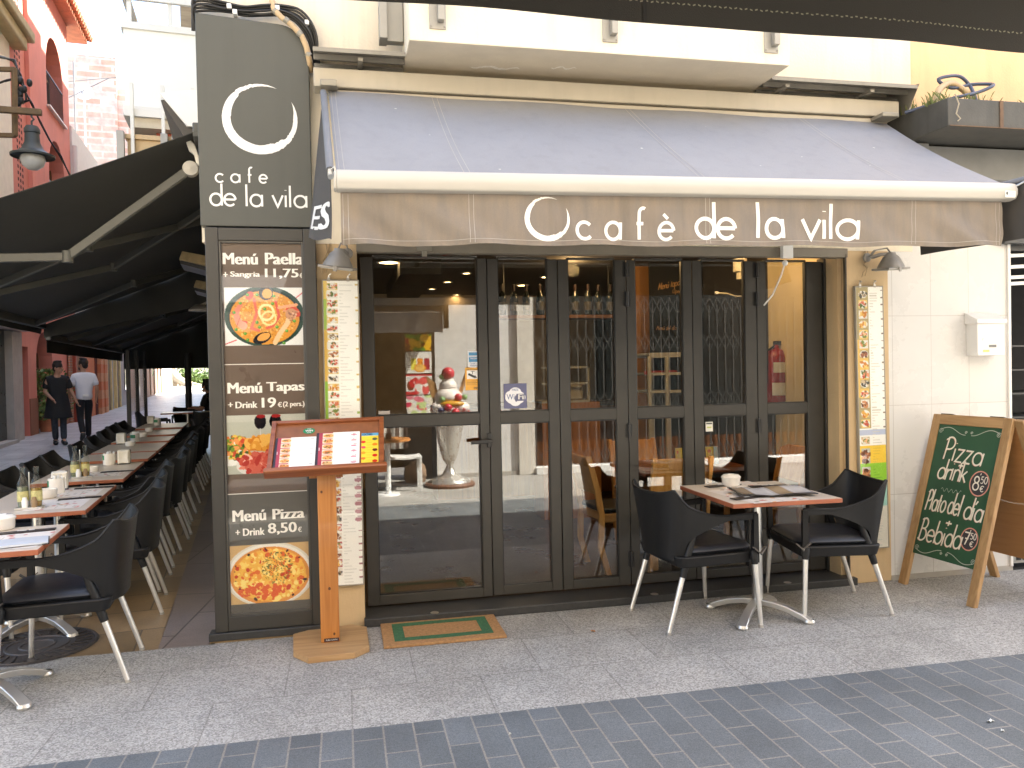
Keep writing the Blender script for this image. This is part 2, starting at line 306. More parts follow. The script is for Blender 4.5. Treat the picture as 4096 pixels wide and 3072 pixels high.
def ribbon(mb, pts, w, fr, off, rounded=False, w1=None):
    q = [Vector((*pts[0], 0))]
    for a, b in zip(pts[:-1], pts[1:]):
        a, b = Vector((*a, 0)), Vector((*b, 0)); k = max(1, int((b-a).length/.012)); q += [a+(b-a)*(i+1)/k for i in range(k)]
    pts = q; n = len(pts)
    if n < 2: return
    L = []; R_ = []
    for i, p in enumerate(pts):
        a = pts[i]-pts[i-1] if i else pts[1]-pts[0]; b = pts[i+1]-pts[i] if i < n-1 else a
        if a.length < 1e-9: a = b
        if b.length < 1e-9: b = a
        a = a.normalized(); b = b.normalized(); d = a+b
        d = d.normalized() if d.length > 1e-4 else a
        k = Vector((-d.y, d.x, 0)); cs = max(.5, k.dot(Vector((-a.y, a.x, 0)))); hw = w/2/cs
        if w1: hw *= w1(i/(n-1))
        L.append(p+k*hw); R_.append(p-k*hw)
    vs = [fr(q.x, q.y, off) for q in L]+[fr(q.x, q.y, off) for q in R_]
    mb.add(vs, [(i, i+1, n+i+1, n+i) for i in range(n-1)])
    if rounded:
        for q in (pts[0], pts[-1]):
            mb.add([fr(q.x+w/2*math.cos(t*PI/5), q.y+w/2*math.sin(t*PI/5), off+.00012) for t in range(10)], [tuple(range(10))])
def strokes(mb, text, x, y, h, w, fr, off=.001, gap=.35, sx=1, shear=0, rounded=False, width=None, jit=0, w1=None, gaps=None):
    """write text with the stroke font: x-height h, stroke width w; if width is given it is stretched to fit"""
    adv = lambda t: sum(GLY[c][0]+gap for c in t)-gap
    if width: sx = width/(adv(text)*h)
    rg = random.Random(len(text)*31+int(h*9999)); cx = x
    for c in text:
        a, st = GLY[c]; jy = rg.uniform(-jit, jit)*h
        for q in st:
            pts = [(cx+(px*sx)*h+shear*(py*h), y+py*h+jy) for px, py in q]
            ribbon(mb, pts, w, fr, off+rg.uniform(0, .0003), rounded, w1)
        cx += (a+gap)*sx*h
    return cx
def typed(text, fr, x0, x1, y0, y1, off, bold=0, shear=0, space=1):
    """the built-in typeface, emboldened, fitted to a box"""
    cu = bpy.data.curves.new('t', 'FONT'); cu.body = text; cu.shear = shear; cu.space_character = space; cu.resolution_u = 3
    o = bpy.data.objects.new('t', cu); COL.objects.link(o); bpy.context.view_layer.update()
    me = bpy.data.meshes.new_from_object(o.evaluated_get(bpy.context.evaluated_depsgraph_get()))
    vs = [v.co.copy() for v in me.vertices]; fs = [tuple(p.vertices) for p in me.polygons]
    bpy.data.objects.remove(o); bpy.data.curves.remove(cu); bpy.data.meshes.remove(me)
    ax, bx = min(v.x for v in vs), max(v.x for v in vs); ay, by = min(v.y for v in vs), max(v.y for v in vs)
    if bold > .02:                             # heavier weight: overprint slightly shifted copies
        n = len(vs); base = list(vs); bf = list(fs)
        for k, dx in enumerate((-bold, -bold/2, bold/2, bold)): vs += [Vector((v.x+dx, v.y, (k+1)*.00025)) for v in base]; fs += [tuple(i+n*(k+1) for i in f) for f in bf]
        ax -= bold; bx += bold
    return [fr(x0+(v.x-ax)/(bx-ax)*(x1-x0), y0+(v.y-ay)/(by-ay)*(y1-y0), off+(v.z if bold > .02 else 0)) for v in vs], fs
def spline(pts, n=6):                         # smooth curve through points
    P = [Vector(p) for p in pts]; P = [P[0]*2-P[1]]+P+[P[-1]*2-P[-2]]; out = []
    for i in range(1, len(P)-2):
        for k in range(n):
            t = k/n; a, b, c, d = P[i-1:i+3]; out.append(.5*((2*b)+(c-a)*t+(2*a-5*b+4*c-d)*t*t+(3*b-a-3*c+d)*t**3))
    return out+[P[-2]]
def brush_ring(mb, cx, cy, R, fr, off, ry=None):
    ry = ry or R; N = 120; rg = random.Random(3)
    key = [(62, 0), (80, .05), (110, .1), (130, .13), (133, .16), (150, .2), (175, .235), (178, .22), (210, .24), (240, .26), (270, .25), (290, .27), (300, .22), (312, .22), (320, .15), (340, .13), (365, .11), (392, 0)]
    def th(a):
        for (a0, t0), (a1, t1) in zip(key, key[1:]):
            if a0 <= a <= a1: return t0+(t1-t0)*(a-a0)/(a1-a0)
        return 0
    A = []; B = []
    for i in range(N+1):
        a = 62+330*i/N; t = th(a); ro = 1-.006*rg.random(); j = (rg.random()-.5)*.03 if 285 < a < 335 or 100 < a < 135 else 0
        ro += j
        A.append(fr(cx+R*ro*math.cos(rad(a)), cy+ry*ro*math.sin(rad(a)), off)); B.append(fr(cx+R*(ro-t)*math.cos(rad(a)), cy+ry*(ro-t)*math.sin(rad(a)), off))
    mb.add(A+B, [(i, i+1, N+1+i+1, N+1+i) for i in range(N)])
# ================================================================== THE SETTING
granite = brickmat('granite_slabs', (.315, .302, .275), (.35, .337, .31), (.235, .222, .2), .62, .47, .0035, .72, speck=.42, specsc=150, big=.2, bump=.3)
pavers = brickmat('dark_pavers', (.104, .116, .123), (.136, .15, .158), (.24, .225, .2), .27, .126, .0045, .62, axes='yx', speck=.3, specsc=330, big=.2, bump=.45)
terr_m = brickmat('street_stone_shaded', (.22, .145, .072), (.34, .225, .115), (.11, .08, .05), .78, .42, .006, .42, rot=-TH, speck=.06, big=.35, bump=.4)  # same slab as the street, browned to stand for shade under the awnings
bord_m = brickmat('border_stone', (.2, .16, .135), (.24, .19, .16), (.1, .085, .07), .9, .5, .006, .5, rot=-TH, axes='yx', speck=.06, big=.25, bump=.4)
street_m = brickmat('street_stone', (.36, .36, .36), (.48, .475, .465), (.2, .195, .19), .9, .55, .007, .45, rot=-TH, speck=.05, big=.3, bump=.5)
earth = mat('earth', (.2, .18, .16), .9, vs=.5)
def sheet(name, pts, m, z=0): return struct(MB().add([(x, y, z) for x, y in pts], [tuple(range(len(pts)))]).build(name, m, fix=False))
sheet('ground', [(-700, -300), (700, -300), (700, 900), (-700, 900)], earth, -.4)
sheet('pavement', [(-45, -1.37), (45, -1.37), (45, .02), (-.776, .02), (-.776, -.1), (-45, -.1)], granite)
sheet('road_paving', [(-45, -3.75), (45, -3.75), (45, -1.37), (-45, -1.37)], pavers)
sheet('pavement_opposite', [(-45, -6.2), (45, -6.2), (45, -3.75), (-45, -3.75)], granite)
def strip(name, e0, e1, s0, s1, m, dz=0, n=40):
    b = MB(); vs = []
    for i in range(n+1):
        s = s0+(s1-s0)*i/n
        for e in (e0, e1):
            p = STG(e, s, dz)
            if i == 0: p = Vector((p.x, -.1, dz))
            vs.append(p)
    b.add(vs, [(2*i, 2*i+1, 2*i+3, 2*i+2) for i in range(n)]); return struct(b.build(name, m, fix=False))
strip('terrace_paving', -1.25, .40, .78, 17, terr_m)
strip('terrace_border', .40, .70, .78, 60, bord_m)
strip('side_street', -5.2, -1.25, .78, 60, street_m, n=60)
b = MB(); b.add([STG(-1.25, 17), STG(.4, 17), STG(.4, 60), STG(-1.25, 60)], [(0, 1, 2, 3)]); struct(b.build('street_far', street_m, fix=False))
b = MB(); z60 = STG(0, 60).z; b.add([ST(-60, 60, z60), ST(60, 60, z60), ST(60, 140, z60+.6), ST(-60, 140, z60+.6)], [(0, 1, 2, 3)]); struct(b.build('plaza', mat('plaza_stone', (.45, .43, .4), .8, vs=1), fix=False))

# ================================================================== CAFE BUILDING (parts: walls, balcony, doors, room)
cream = mat('cream_render', (.8, .72, .57), .85, var=.07, vs=2.5, bump=.15, bs=60, streak=.16)
beige = mat('beige_render', (.60, .44, .25), .8, var=.08, vs=3, bump=.12, bs=70, streak=.08)
soffm = mat('soffit_render', (.62, .55, .43), .85, var=.06, vs=5, bump=.2, bs=40)
darkm = mat('dark_bronze_frame', (.04, .037, .031), .42, var=.1, vs=9, bump=.02, bs=200, rvar=.08)
stepm = mat('dark_granite_step', (.035, .035, .034), .45, var=.25, vs=40, fine=.2)
greymetal = mat('grey_metal', (.27, .25, .2), .45, m=.3, var=.08)
steel = mat('brushed_steel', (.62, .61, .58), .3, m=1, var=.06, vs=14, rvar=.08)
white_p = mat('white_paint', (.8, .79, .76), .45, var=.03)
black_pl = mat('black_plastic', (.012, .012, .013), .38, var=.2, vs=30, bump=.08, bs=400, rvar=.06)
cafe = thing('cafe_building', 'cream rendered cafe house with folding dark glass doors under a jutting balcony', 'building')
MB().box(-.73, .09, 0, .3, 0, 2.262).build('pier', beige, cafe, bev=.004)
MB().box(3.332, 3.655, 0, .3, 0, 2.262).build('pier', beige, cafe, bev=.004)
b = MB(); b.box(-.768, 3.85, 0, .3, 2.262, 7.5); b.build('wall', cream, cafe, label='cream upper wall')
b = MB(); b.box(3.85, 9, .02, .3, 2.9, 7.5); b.build('wall', mat('orange_render', (.84, .56, .31), .85, var=.08, vs=3, bump=.15, streak=.12), cafe, label='pale orange upper wall')
# deeper volume: party wall, roof, the tall rear wing along the side street
b = MB(); pA, pB = ST(.68, .96), ST(.68, 6); b.hexa([(pA.x, .3, 0), (pB.x, pB.y, 0), (pB.x+.25, pB.y, 0), (pA.x+.25, .3, 0)], [(pA.x, .3, 7.5), (pB.x, pB.y, 7.5), (pB.x+.25, pB.y, 7.5), (pA.x+.25, .3, 7.5)]); b.build('side_wall', cream, cafe)
pC, pD = ST(.68, 6), ST(.68, 46); b = MB(); b.hexa([pC, pD, pD+EV*7, pC+EV*7], [q+Vector((0, 0, 16.5)) for q in (pC, pD, pD+EV*7, pC+EV*7)]); b.build('rear_wing', mat('rear_render', (.55, .45, .33), .85), cafe)
MB().box(-1.4, 9, .3, 5.2, 7.4, 7.5).build('roof', soffm, cafe)
# balcony slab with rail plates
bl = MB().box(.38, 2.625, -.5, -.002, 3.27, 3.86).build('balcony', soffm, cafe, bev=.006)
bl.data.materials.append(cream)
for p in bl.data.polygons:
    if abs(p.normal.z) < .5: p.material_index = 1
b = MB()
rg = random.Random(5)
for (sx, sy, w, h) in ((.8, -.2, .3, .02), (1.25, -.26, .16, .014)):     # cracked, flaking render under the slab
    n = 14; top = []; bot = []
    for i in range(n+1):
        x = sx+w*i/n-.15*w; y = sy+.02*math.sin(i*.9)+.012*rg.random(); k = math.sin(PI*i/n)**.5
        top.append((x, y-h*k*(.5+rg.random()), 3.2692)); bot.append((x, y+h*k*.6, 3.2692))
    b.add(top+bot, [(i, i+1, n+2+i, n+1+i) for i in range(n)])
b.build('flaking_patch', mat('flaked_render', (.78, .74, .66), .9, var=.2, vs=60), bl)
platem = mat('galvanised_plate', (.33, .32, .29), .5, m=.5, var=.1)
for px, py in ((1750, 60), (2440, 115), (3085, 160)):
    p = on_y(px, py, -.506); b = MB(); b.box(p.x-.045, p.x+.045, -.508, -.5005, p.z-.075, p.z+.2); b.box(p.x-.002, p.x+.033, -.55, -.508, p.z-.04, p.z+.7)
    for dx in (-.035, .037): b.tube([(p.x+dx, -.507, p.z-.06), (p.x+dx, -.514, p.z-.06)], .006, 8)
    b.build('rail_post', platem, bl, bev=.003)
p = on_x(1600, 100, .37); b = MB(); b.box(.28, .377, -.2, -.14, p.z-.16, p.z+.14).box(.24, .285, -.24, -.12, p.z-.16, p.z+.1); b.build('bracket_box', platem, bl, bev=.003)
p = on_y(1530, 20, -.25); MB().tube([(p.x, -.1, p.z+.25), (p.x, -.22, p.z)], .022, 12).build('spout', mat('grey_plastic_pipe', (.45, .43, .38), .4), bl, smooth=40)
# drip canopy: folded grey sheet with brackets and an end plate
b = MB()
for x0, x1 in ((-.125, .378), (2.627, 3.66)):
    b.hexa([(x0, -.30, 3.262), (x0, -.30, 3.285), (x0, 0, 3.335), (x0, 0, 3.325), (x0, -.285, 3.272)], [(x1, -.30, 3.262), (x1, -.30, 3.285), (x1, 0, 3.335), (x1, 0, 3.325), (x1, -.285, 3.272)])
    for yy in (-.2, -.1): b.box(x0, x1, yy-.008, yy+.008, 3.272-.16*yy-.02-.03, 3.272-.16*yy-.02)
for x in (.13, 2.75, 3.35): b.box(x-.014, x+.014, -.27, 0, 3.235, 3.252).box(x-.014, x+.014, -.03, 0, 3.18, 3.25)
b.hexa([(3.66, -.31, 3.29), (3.66, -.1, 3.0), (3.66, 0, 3.0), (3.66, 0, 3.34)], [(3.664, -.31, 3.29), (3.664, -.1, 3.0), (3.664, 0, 3.0), (3.664, 0, 3.34)])
b.build('drip_canopy', mat('grey_folded_sheet', (.25, .235, .2), .5, m=.3, var=.1, streak=.2), cafe)
# lintel strip, shutter lock box, threshold step
b = MB().box(.088, 3.34, -.012, .06, 2.215, 2.275).box(.1, 3.33, .06, .19, 2.24, 2.27); b.build('shutter_rail', mat('greige_rail', (.2, .175, .135), .5, var=.12), cafe, bev=.003)
p = on_y(3150, 995, -.03); b = MB().box(p.x-.045, p.x+.03, -.05, -.014, 2.2, 2.3).ball((p.x-.02, -.03, 2.17), .02, 8, 6); b.tube([(p.x-.02, -.03, 2.17), (p.x, .05, 2.1), (p.x-.06, .06, 1.97), (p.x-.12, .07, 1.9)], .006, 6); b.build('shutter_lock', white_p, cafe, bev=.002)
p = on_y(1707, 1000, -.02); MB().box(p.x-.06, p.x+.03, -.03, -.013, 2.225, 2.25).box(p.x-.03, p.x, -.035, -.015, 2.19, 2.225).build('rail_stop', greymetal, cafe, bev=.002)
st = MB().box(.083, 3.365, -.042, .32, 0, .05).build('step', stepm, cafe, bev=.006)
b = MB()
for px, py in ((1739, 2452), (2640, 2392), (3150, 2330)):
    p = on_z(px, py, .0505); b.lathe([(.0, .002), (.022, .002), (.026, 0)], 16, (p.x, max(-.02, p.y), .0505))
b.build('floor_socket', steel, st)
b = MB().box(3.30, 3.33, .05, .19, .05, 2.24); b.build('reveal', beige, cafe)
ex_jamb = on_y(3298, 1640, .19).x
MB().box(ex_jamb, 3.3, .175, .262, .05, 2.239).build('jamb_filler', darkm, cafe, bev=.003)  # dark filler added to stop room light leaking beside the last leaf
MB().box(3.318, 3.33, -.012, .012, .02, 2.24).build('shutter_guide', darkm, cafe, bev=.002)

# folding doors
YD = .19
ex = [on_y(px, 1640, YD).x for px in (1452, 1957, 2240, 2514, 2776, 3033, 3296)]
gxs = [(1497, 1915), (1997, 2194), (2278, 2464), (2546, 2735), (2811, 2984), (3067, 3230)]
zgt, zgb = on_y(1650, 1024, YD).z, on_y(1700, 1657, YD).z; zlt, zlb = on_y(1700, 1704, YD).z, on_y(1600, 2376, YD).z
zd0, zd1 = .062, 2.213
pane_m = glassmat('window_glass', (.88, .9, .885), 1.85)
blackm = mat('black_metal', (.015, .015, .015), .35, var=.1)
doors = []
for i in range(6):
    x0, x1 = ex[i]+.0025, ex[i+1]-.0025
    ga, gb = on_y(gxs[i][0], 1450, YD).x, on_y(gxs[i][1], 1450, YD).x
    b = MB(); y0, y1 = YD-(.012 if i == 0 else 0), YD+.05
    b.box(x0, ga, y0, y1, zd0, zd1).box(gb, x1, y0, y1, zd0, zd1)
    for za, zb in ((zd0, zlb), (zgb, zlt), (zgt, zd1)): b.box(ga, gb, y0+.0012, y1-.001, za, zb)
    d = b.build('door', darkm, cafe, bev=.003, label='wide hinged entrance leaf with lever handle' if i == 0 else None); doors.append(d)
    for za, zb, nm in ((zlb, zlt, 'pane'), (zgb, zgt, 'pane')):
        MB().box(ga-.008, gb+.008, YD+.024, YD+.030, za-.008, zb+.008).build('pane', pane_m, d)
    g = MB()                                   # rubber glazing beads
    for za, zb in ((zlb, zlt), (zgb, zgt)):
        for (p, q, r, s_) in ((ga, ga+.006, za, zb), (gb-.006, gb, za, zb), (ga, gb, za, za+.006), (ga, gb, zb-.006, zb)): g.box(p, q, YD+.008, YD+.0235, r, s_)
    g.build('glazing_bead', blackm, d)
for k in (3, 5):
    for ya, yb in ((1050, 1108), (1167, 1226), (1693, 1750), (2205, 2265)):
        za, zb = on_y(2525, ya, YD).z, on_y(2525, yb, YD).z
        MB().tube([(ex[k], YD-.012, za), (ex[k], YD-.012, zb)], .011, 10).box(ex[k]-.02, ex[k]+.02, YD-.006, YD-.001, zb, za).build('hinge', blackm, doors[k], smooth=40)
p = on_y(1955, 1760, YD); b = MB(); b.box(p.x-.013, p.x+.013, YD-.026, YD-.0125, p.z-.045, p.z+.045); b.tube([(p.x, YD-.02, p.z), (p.x, YD-.07, p.z)], .01, 10); b.bar((p.x+.012, YD-.072, p.z), (p.x-.125, YD-.068, p.z-.008), .016, .022); b.build('handle', blackm, doors[0], bev=.003)
fd = frame((0, YD+.0235, 0), (1, 0, 0), (0, 0, 1))
def sticker(pic, nm, d, x0, y0, x1, y1, yref=.2135):
    a, c = on_y(x0, y0, yref), on_y(x1, y1, yref); return pic.build(nm, d, fd, a.x, c.x, c.z, a.z, .0015, PRINT_GLOSS), a, c
lp = lambda a, c: (lambda x, y, off=0: fd(a.x+(c.x-a.x)*x, c.z+(a.z-c.z)*y, .0022+off))
inkw = mat('white_lettering', (.8, .79, .76), .5, var=.02); inkb = mat('dark_lettering', (.02, .02, .03), .5, var=.05); inkbl = mat('blue_lettering', S(60, 90, 150), .5, var=.05)
P_ = Pic(70, 74, .96, (90, 92, 130)); P_.ell(.5, .56, .43, .28, (240, 240, 245)); P_.ell(.5, .40, .27, .24, (240, 240, 245)); P_.ell(.5, .70, .25, .20, (240, 240, 245)); P_.ell(.27, .5, .2, .2, (240, 240, 245)); P_.rect(.55, .42, .9, .70, (95, 97, 130)); P_.ell(.54, .6, .07, .13, (95, 97, 130))
st_, a, c = sticker(P_, 'wifi_sticker', doors[1], 2014, 1535, 2108, 1632); f_ = lp(a, c)
b = MB(); b.add(*typed('FREE', f_, .36, .64, .70, .79, .0004)); b.add(*typed('Wi', f_, .12, .46, .36, .58, .0004, .02)); b.build('lettering', inkbl, doors[1], fix=False)
b = MB(); b.add(*typed('Fi', f_, .62, .86, .36, .56, .0004, .03)); b.build('lettering', inkw, doors[1], fix=False)
P_ = Pic(60, 80, .72, (225, 230, 235)); P_.rect(.1, .08, .9, .68, (60, 140, 190)); P_.rect(.12, .28, .88, .38, (225, 235, 240)); P_.rect(.25, .42, .92, .5, (200, 220, 235))
st_, a, c = sticker(P_, 'card_sticker', doors[0], 1870, 1405, 1917, 1468); f_ = lp(a, c)
b = MB(); b.add(*typed('AMERICAN', f_, .14, .86, .645, .70, .0004, .01)); b.add(*typed('EXPRESS', f_, .3, .9, .51, .57, .0004, .01)); b.add(*typed('Cards', f_, .18, .62, .19, .29, .0004, .02)); b.add(*typed('Welcome', f_, .18, .88, .05, .15, .0004, .02)); b.build('lettering', inkbl, doors[0], fix=False)
P_ = Pic(64, 96, .65, (235, 170, 40)); P_.rect(.12, .13, .88, .5, (235, 235, 230)); P_.line([(.4, .17), (.65, .17)], .02, (60, 60, 60)); P_.line([(.52, .17), (.5, .28)], .03, (60, 60, 60)); P_.line([(.28, .3), (.66, .42)], .1, (50, 50, 50)); P_.line([(.68, .38), (.76, .44)], .06, (70, 70, 70))
for k in range(5): P_.rect(.1, .57+.045*k, .85-.1*(k % 2), .585+.045*k, (150, 100, 20))
st_, a, c = sticker(P_, 'camera_notice', doors[0], 1860, 1471, 1919, 1560); f_ = lp(a, c)
b = MB(); b.add(*typed('ZONA VIDEOVIGILADA', f_, .06, .94, .895, .955, .0004, .01)); b.add(*typed('SVS', f_, .58, .95, .06, .13, .0004, .04)); b.build('lettering', inkb, doors[0], fix=False)
P_ = Pic(30, 40, .8, (225, 225, 215)); P_.rect(.1, .1, .9, .25, (90, 90, 90)); P_.rect(.2, .5, .8, .65, (190, 200, 120)); sticker(P_, 'price_sticker', doors[4], 2822, 1688, 2851, 1725)
P_ = Pic(40, 24, 1.7, (205, 200, 195)); P_.rect(.05, .0, .95, .15, (60, 60, 60)); sticker(P_, 'opening_card', doors[0], 1514, 1642, 1560, 1660)

# interior room
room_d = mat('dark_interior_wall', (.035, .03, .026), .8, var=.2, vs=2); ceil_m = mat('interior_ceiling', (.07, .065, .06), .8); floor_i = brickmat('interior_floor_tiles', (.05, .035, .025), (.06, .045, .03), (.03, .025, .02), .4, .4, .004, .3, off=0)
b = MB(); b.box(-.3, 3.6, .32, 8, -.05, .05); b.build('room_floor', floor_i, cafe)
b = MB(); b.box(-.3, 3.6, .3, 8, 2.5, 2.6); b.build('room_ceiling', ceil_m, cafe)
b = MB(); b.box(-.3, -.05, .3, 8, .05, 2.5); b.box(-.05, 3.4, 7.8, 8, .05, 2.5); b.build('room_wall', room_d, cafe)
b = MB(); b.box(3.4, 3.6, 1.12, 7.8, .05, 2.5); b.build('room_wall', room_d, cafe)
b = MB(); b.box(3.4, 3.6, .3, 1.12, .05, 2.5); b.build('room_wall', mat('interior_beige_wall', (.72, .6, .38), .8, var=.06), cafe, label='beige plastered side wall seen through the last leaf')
b = MB(); b.box(.5, .86, 2.2, 4.4, 2.36, 2.5); b.build('ceiling_beam', mat('black_beam', (.008, .008, .008), .6), cafe)
a_, c_ = on_y(2548, 1500, 2.6), on_y(2612, 1500, 2.6)
b = MB(); b.box(a_.x, c_.x, 2.6, 2.9, .05, 2.5); b.build('pillar', mat('orange_painted_pillar', (.5, .22, .05), .7, var=.12, vs=3), cafe)
# ================================================================== THINGS INSIDE THE CAFE
glow = emitmat('warm_downlight', (1, .62, .28), 6)
spots = [(1555, 1050, .11), (1865, 1093, .055), (1790, 1128, .055), (1728, 1156, .055), (1827, 1179, .055), (1867, 1193, .055), (1825, 1219, .055), (2190, 1108, .085), (2090, 1141, .08)]
dls = ['large round recessed downlight glowing inside behind the top left corner of the entrance leaf', 'small recessed downlight nearest the right edge of the entrance pane', 'second small downlight of the slanting row, below and left of the nearest', 'third small downlight of the slanting row, the leftmost in the ceiling', 'small downlight in the deeper group, at its upper left', 'small downlight in the deeper group, at its right', 'farthest tiny downlight, lowest on the dark ceiling', 'round downlight glowing above the hanging bottles at the right of the second leaf', 'round downlight just above the bottle tops in the second leaf']
for (px, py, r), lb in zip(spots, dls):
    p = on_z(px, py, 2.495)
    t = thing('ceiling_lamp', lb, 'ceiling lamp', (p.x, p.y, 2.5), group='downlights in the cafe ceiling')
    MB().lathe([(r*.8, -.004), (r*.85, -.012), (r, -.008), (r*1.02, 0)], 24).build('trim_ring', steel, t, smooth=40)
    MB().lathe([(0, -.005), (r*.8, -.005)], 24).build('diffuser', glow, t)
for x, y, e_ in ((2.1, 2.3, 1.6), (2.75, .62, 3.2), (1.75, 1.05, 3.2)):  # rear point stands for the downlights; both front points are added fill
    ld = bpy.data.lights.new('interior_fill', 'POINT'); ld.energy = e_; ld.color = (1, .6, .25); ld.shadow_soft_size = .06
    lo = bpy.data.objects.new('interior_fill', ld); COL.objects.link(lo); lo.location = (x, y, 2.42)
oak = woodmat('oiled_oak', (.62, .27, .065), (.78, .4, .12), .4, axis='z')
oakx = woodmat('oiled_oak_rail', (.36, .16, .045), (.52, .26, .085), .4, axis='x')
redwood = woodmat('red_brown_tabletop', (.2, .065, .025), (.3, .1, .04), .3, axis='x', coat=.3)
leather = mat('black_leather', (.012, .012, .014), .45, var=.2, vs=20)
def wood_chair():
    t = thing('wooden_chair', '', 'chair', group='wooden chairs inside the cafe')
    for k, y in enumerate((-.2, .2)):         # bentwood side: rear leg sweeping up into the back post; thing faces +x
        prof = [(-.16, .0), (-.215, .2), (-.205, .42), (-.235, .6), (-.3, .84)]
        A = []; B = []
        for x, z in prof: A.append((x-.022, y-.014, z)); B.append((x+.022, y-.014, z))
        loop = A+B[::-1]; MB().hexa(loop, [(q[0], y+.014, q[2]) for q in loop]).build('rear_leg', oak, t, bev=.005)
        MB().bar((.2, y, 0), (.19, y, .43), .034, .04, (1, 0, 0)).build('front_leg', oak, t, bev=.004)
        MB().box(-.19, .19, y-.011, y+.011, .37, .43).build('seat_rail', oakx, t, bev=.004)
    MB().box(.178, .2, -.189, .189, .375, .43).box(-.2, -.178, -.189, .189, .375, .43).build('cross_rail', oak, t, bev=.004)
    b = MB(); b.box(-.2, .21, -.205, .205, .432, .468); b.build('seat', leather, t, bev=.012)
    b = MB(); b.hexa([(-.232, -.186, .56), (-.212, -.186, .56), (-.275, -.186, .83), (-.295, -.186, .83)], [(-.232, .186, .56), (-.212, .186, .56), (-.275, .186, .83), (-.295, .186, .83)]); b.build('backrest', oak, t, bev=.008)
    return t
wc = wood_chair(); us = []
place(wc, us, (1.93, .72, .05), rad(4), 'oak chair with its bent back post just behind the third glass leaf')
place(wc, us, (2.42, 1.38, .05), rad(-88), 'oak chair beyond the dark red table inside')
place(wc, us, (3.12, .78, .05), rad(176), 'oak chair at the right end of the table inside, behind the last leaf')
place(wc, us, (2.25, .3+.22, .05), rad(86), 'oak chair with its back to the fourth leaf, pushed under the inside table')
it = thing('dining_table', 'dark red topped dining table standing inside behind the fourth and fifth leaves', 'table', (2.48, .86, .05))
MB().box(-.4, .4, -.33, .33, .68, .715).build('tabletop', redwood, it, bev=.004)
MB().box(-.35, .35, -.28, .28, .63, .68).build('apron', leather, it)
MB().tube([(0, 0, .02), (0, 0, .63)], .035, 14).build('column', blackm, it, smooth=40)
MB().lathe([(.24, 0), (.24, .012), (.05, .03), (.03, .03)], 24).build('base', blackm, it, smooth=40)
for k, (px, x0, x1, lb) in enumerate(((2727, 0, 0, 'yellow menu card standing at the left of the inside table'), (2848, 0, 0, 'yellow and pale blue menu card standing on the right half of the inside table'))):
    p = on_y(px, 1865, .72); t = thing('menu_card', lb, 'menu card', (p.x, .72, .766), group='cards on the inside table')
    pc = Pic(30, 40, .75, (235, 215, 70)); pc.rect(.62 if k else .95, 0, 1, 1, (150, 200, 220)); pc.ell(.3, .25, .15, .1, (220, 120, 50)); pc.ell(.4, .75, .2, .12, (170, 60, 50) if k == 0 else (70, 80, 40))
    for j in range(6): pc.rect(.1, .38+.05*j, .55, .4+.05*j, (190, 160, 60))
    pc.build('print', t, frame((-.045, -.001, 0), (1, 0, 0), (0, .12, 1)), 0, .1 if k else .06, 0, .13, .001)
    MB().hexa([(-.045, 0, 0), (.055 if k else .015, 0, 0), (.055 if k else .015, .002, 0), (-.045, .002, 0)], [(-.045, .0155, .13), (.055 if k else .015, .0155, .13), (.055 if k else .015, .0175, .13), (-.045, .0175, .13)]).build('card', white_p, t)
# bar counter, glass cabinet, hanging bottle shelf
bc = thing('bar_counter', 'dark wooden bar counter along the back of the cafe room', 'bar counter', (1.9, 4.1, .05))
MB().box(-.9, 1.4, -.02, .5, 0, 1.02).build('front', woodmat('dark_orange_wood', (.2, .08, .02), (.34, .14, .035), .4, axis='z'), bc, bev=.004)
MB().box(-.95, 1.45, -.08, .55, 1.02, 1.07).build('worktop', mat('worktop_stone', (.12, .1, .085), .25), bc, bev=.006)
cab = thing('glass_cabinet', 'white framed glass food cabinet seen through the fourth leaf', 'display cabinet')
a, c = on_y(2596, 1425, 1.9), on_y(2738, 1632, 1.9)
b = MB()
for x in (a.x, (a.x+c.x)/2, c.x):
    for y in (1.9, 2.25): b.box(x-.014, x+.014, y-.014, y+.014, c.z-.5, a.z)
for z in (a.z, a.z-.16, a.z-.32, c.z): b.box(a.x, c.x, 1.887, 1.907, z-.012, z+.012).box(a.x, c.x, 2.24, 2.26, z-.012, z+.012)
b.box(a.x-.01, c.x+.01, 1.88, 2.27, a.z+.012, a.z+.03); b.build('frame', mat('white_cabinet_frame', (.6, .58, .52), .4), cab)
MB().box(a.x, c.x, 1.91, 2.24, a.z-.172, a.z-.165).box(a.x, c.x, 1.91, 2.24, a.z-.332, a.z-.325).build('shelf', mat('shelf_glass', (.25, .27, .26), .15), cab)
MB().box(a.x, c.x, 1.89, 2.26, .05, c.z-.5).build('plinth', room_d, cab)
MB().box(a.x+.05, c.x-.03, 1.98, 2.15, a.z-.165, a.z-.13).build('food_tray', mat('red_food', (.45, .05, .04), .5, var=.4, vs=30), cab)
case2 = thing('counter_showcase', 'low glass counter case with a pale appliance beside it, seen through the third leaf', 'showcase')
a, c = on_y(2285, 1465, 2.6), on_y(2360, 1600, 2.6)
b = MB().box(a.x-.3, c.x, 2.6, 2.62, a.z-.02, a.z).box(c.x-.02, c.x, 2.6, 2.62, c.z, a.z).box(a.x-.3, c.x, 2.6, 2.62, (a.z+c.z)/2-.01, (a.z+c.z)/2+.01).box(a.x-.3, c.x, 2.6, 3, c.z-.02, c.z); b.build('frame', mat('white_cabinet_frame', (.6, .58, .52), .4), case2)
MB().box(a.x-.02, c.x-.03, 2.7, 2.95, c.z, c.z+.15).build('appliance', mat('cream_appliance', (.55, .48, .36), .4), case2, bev=.02)
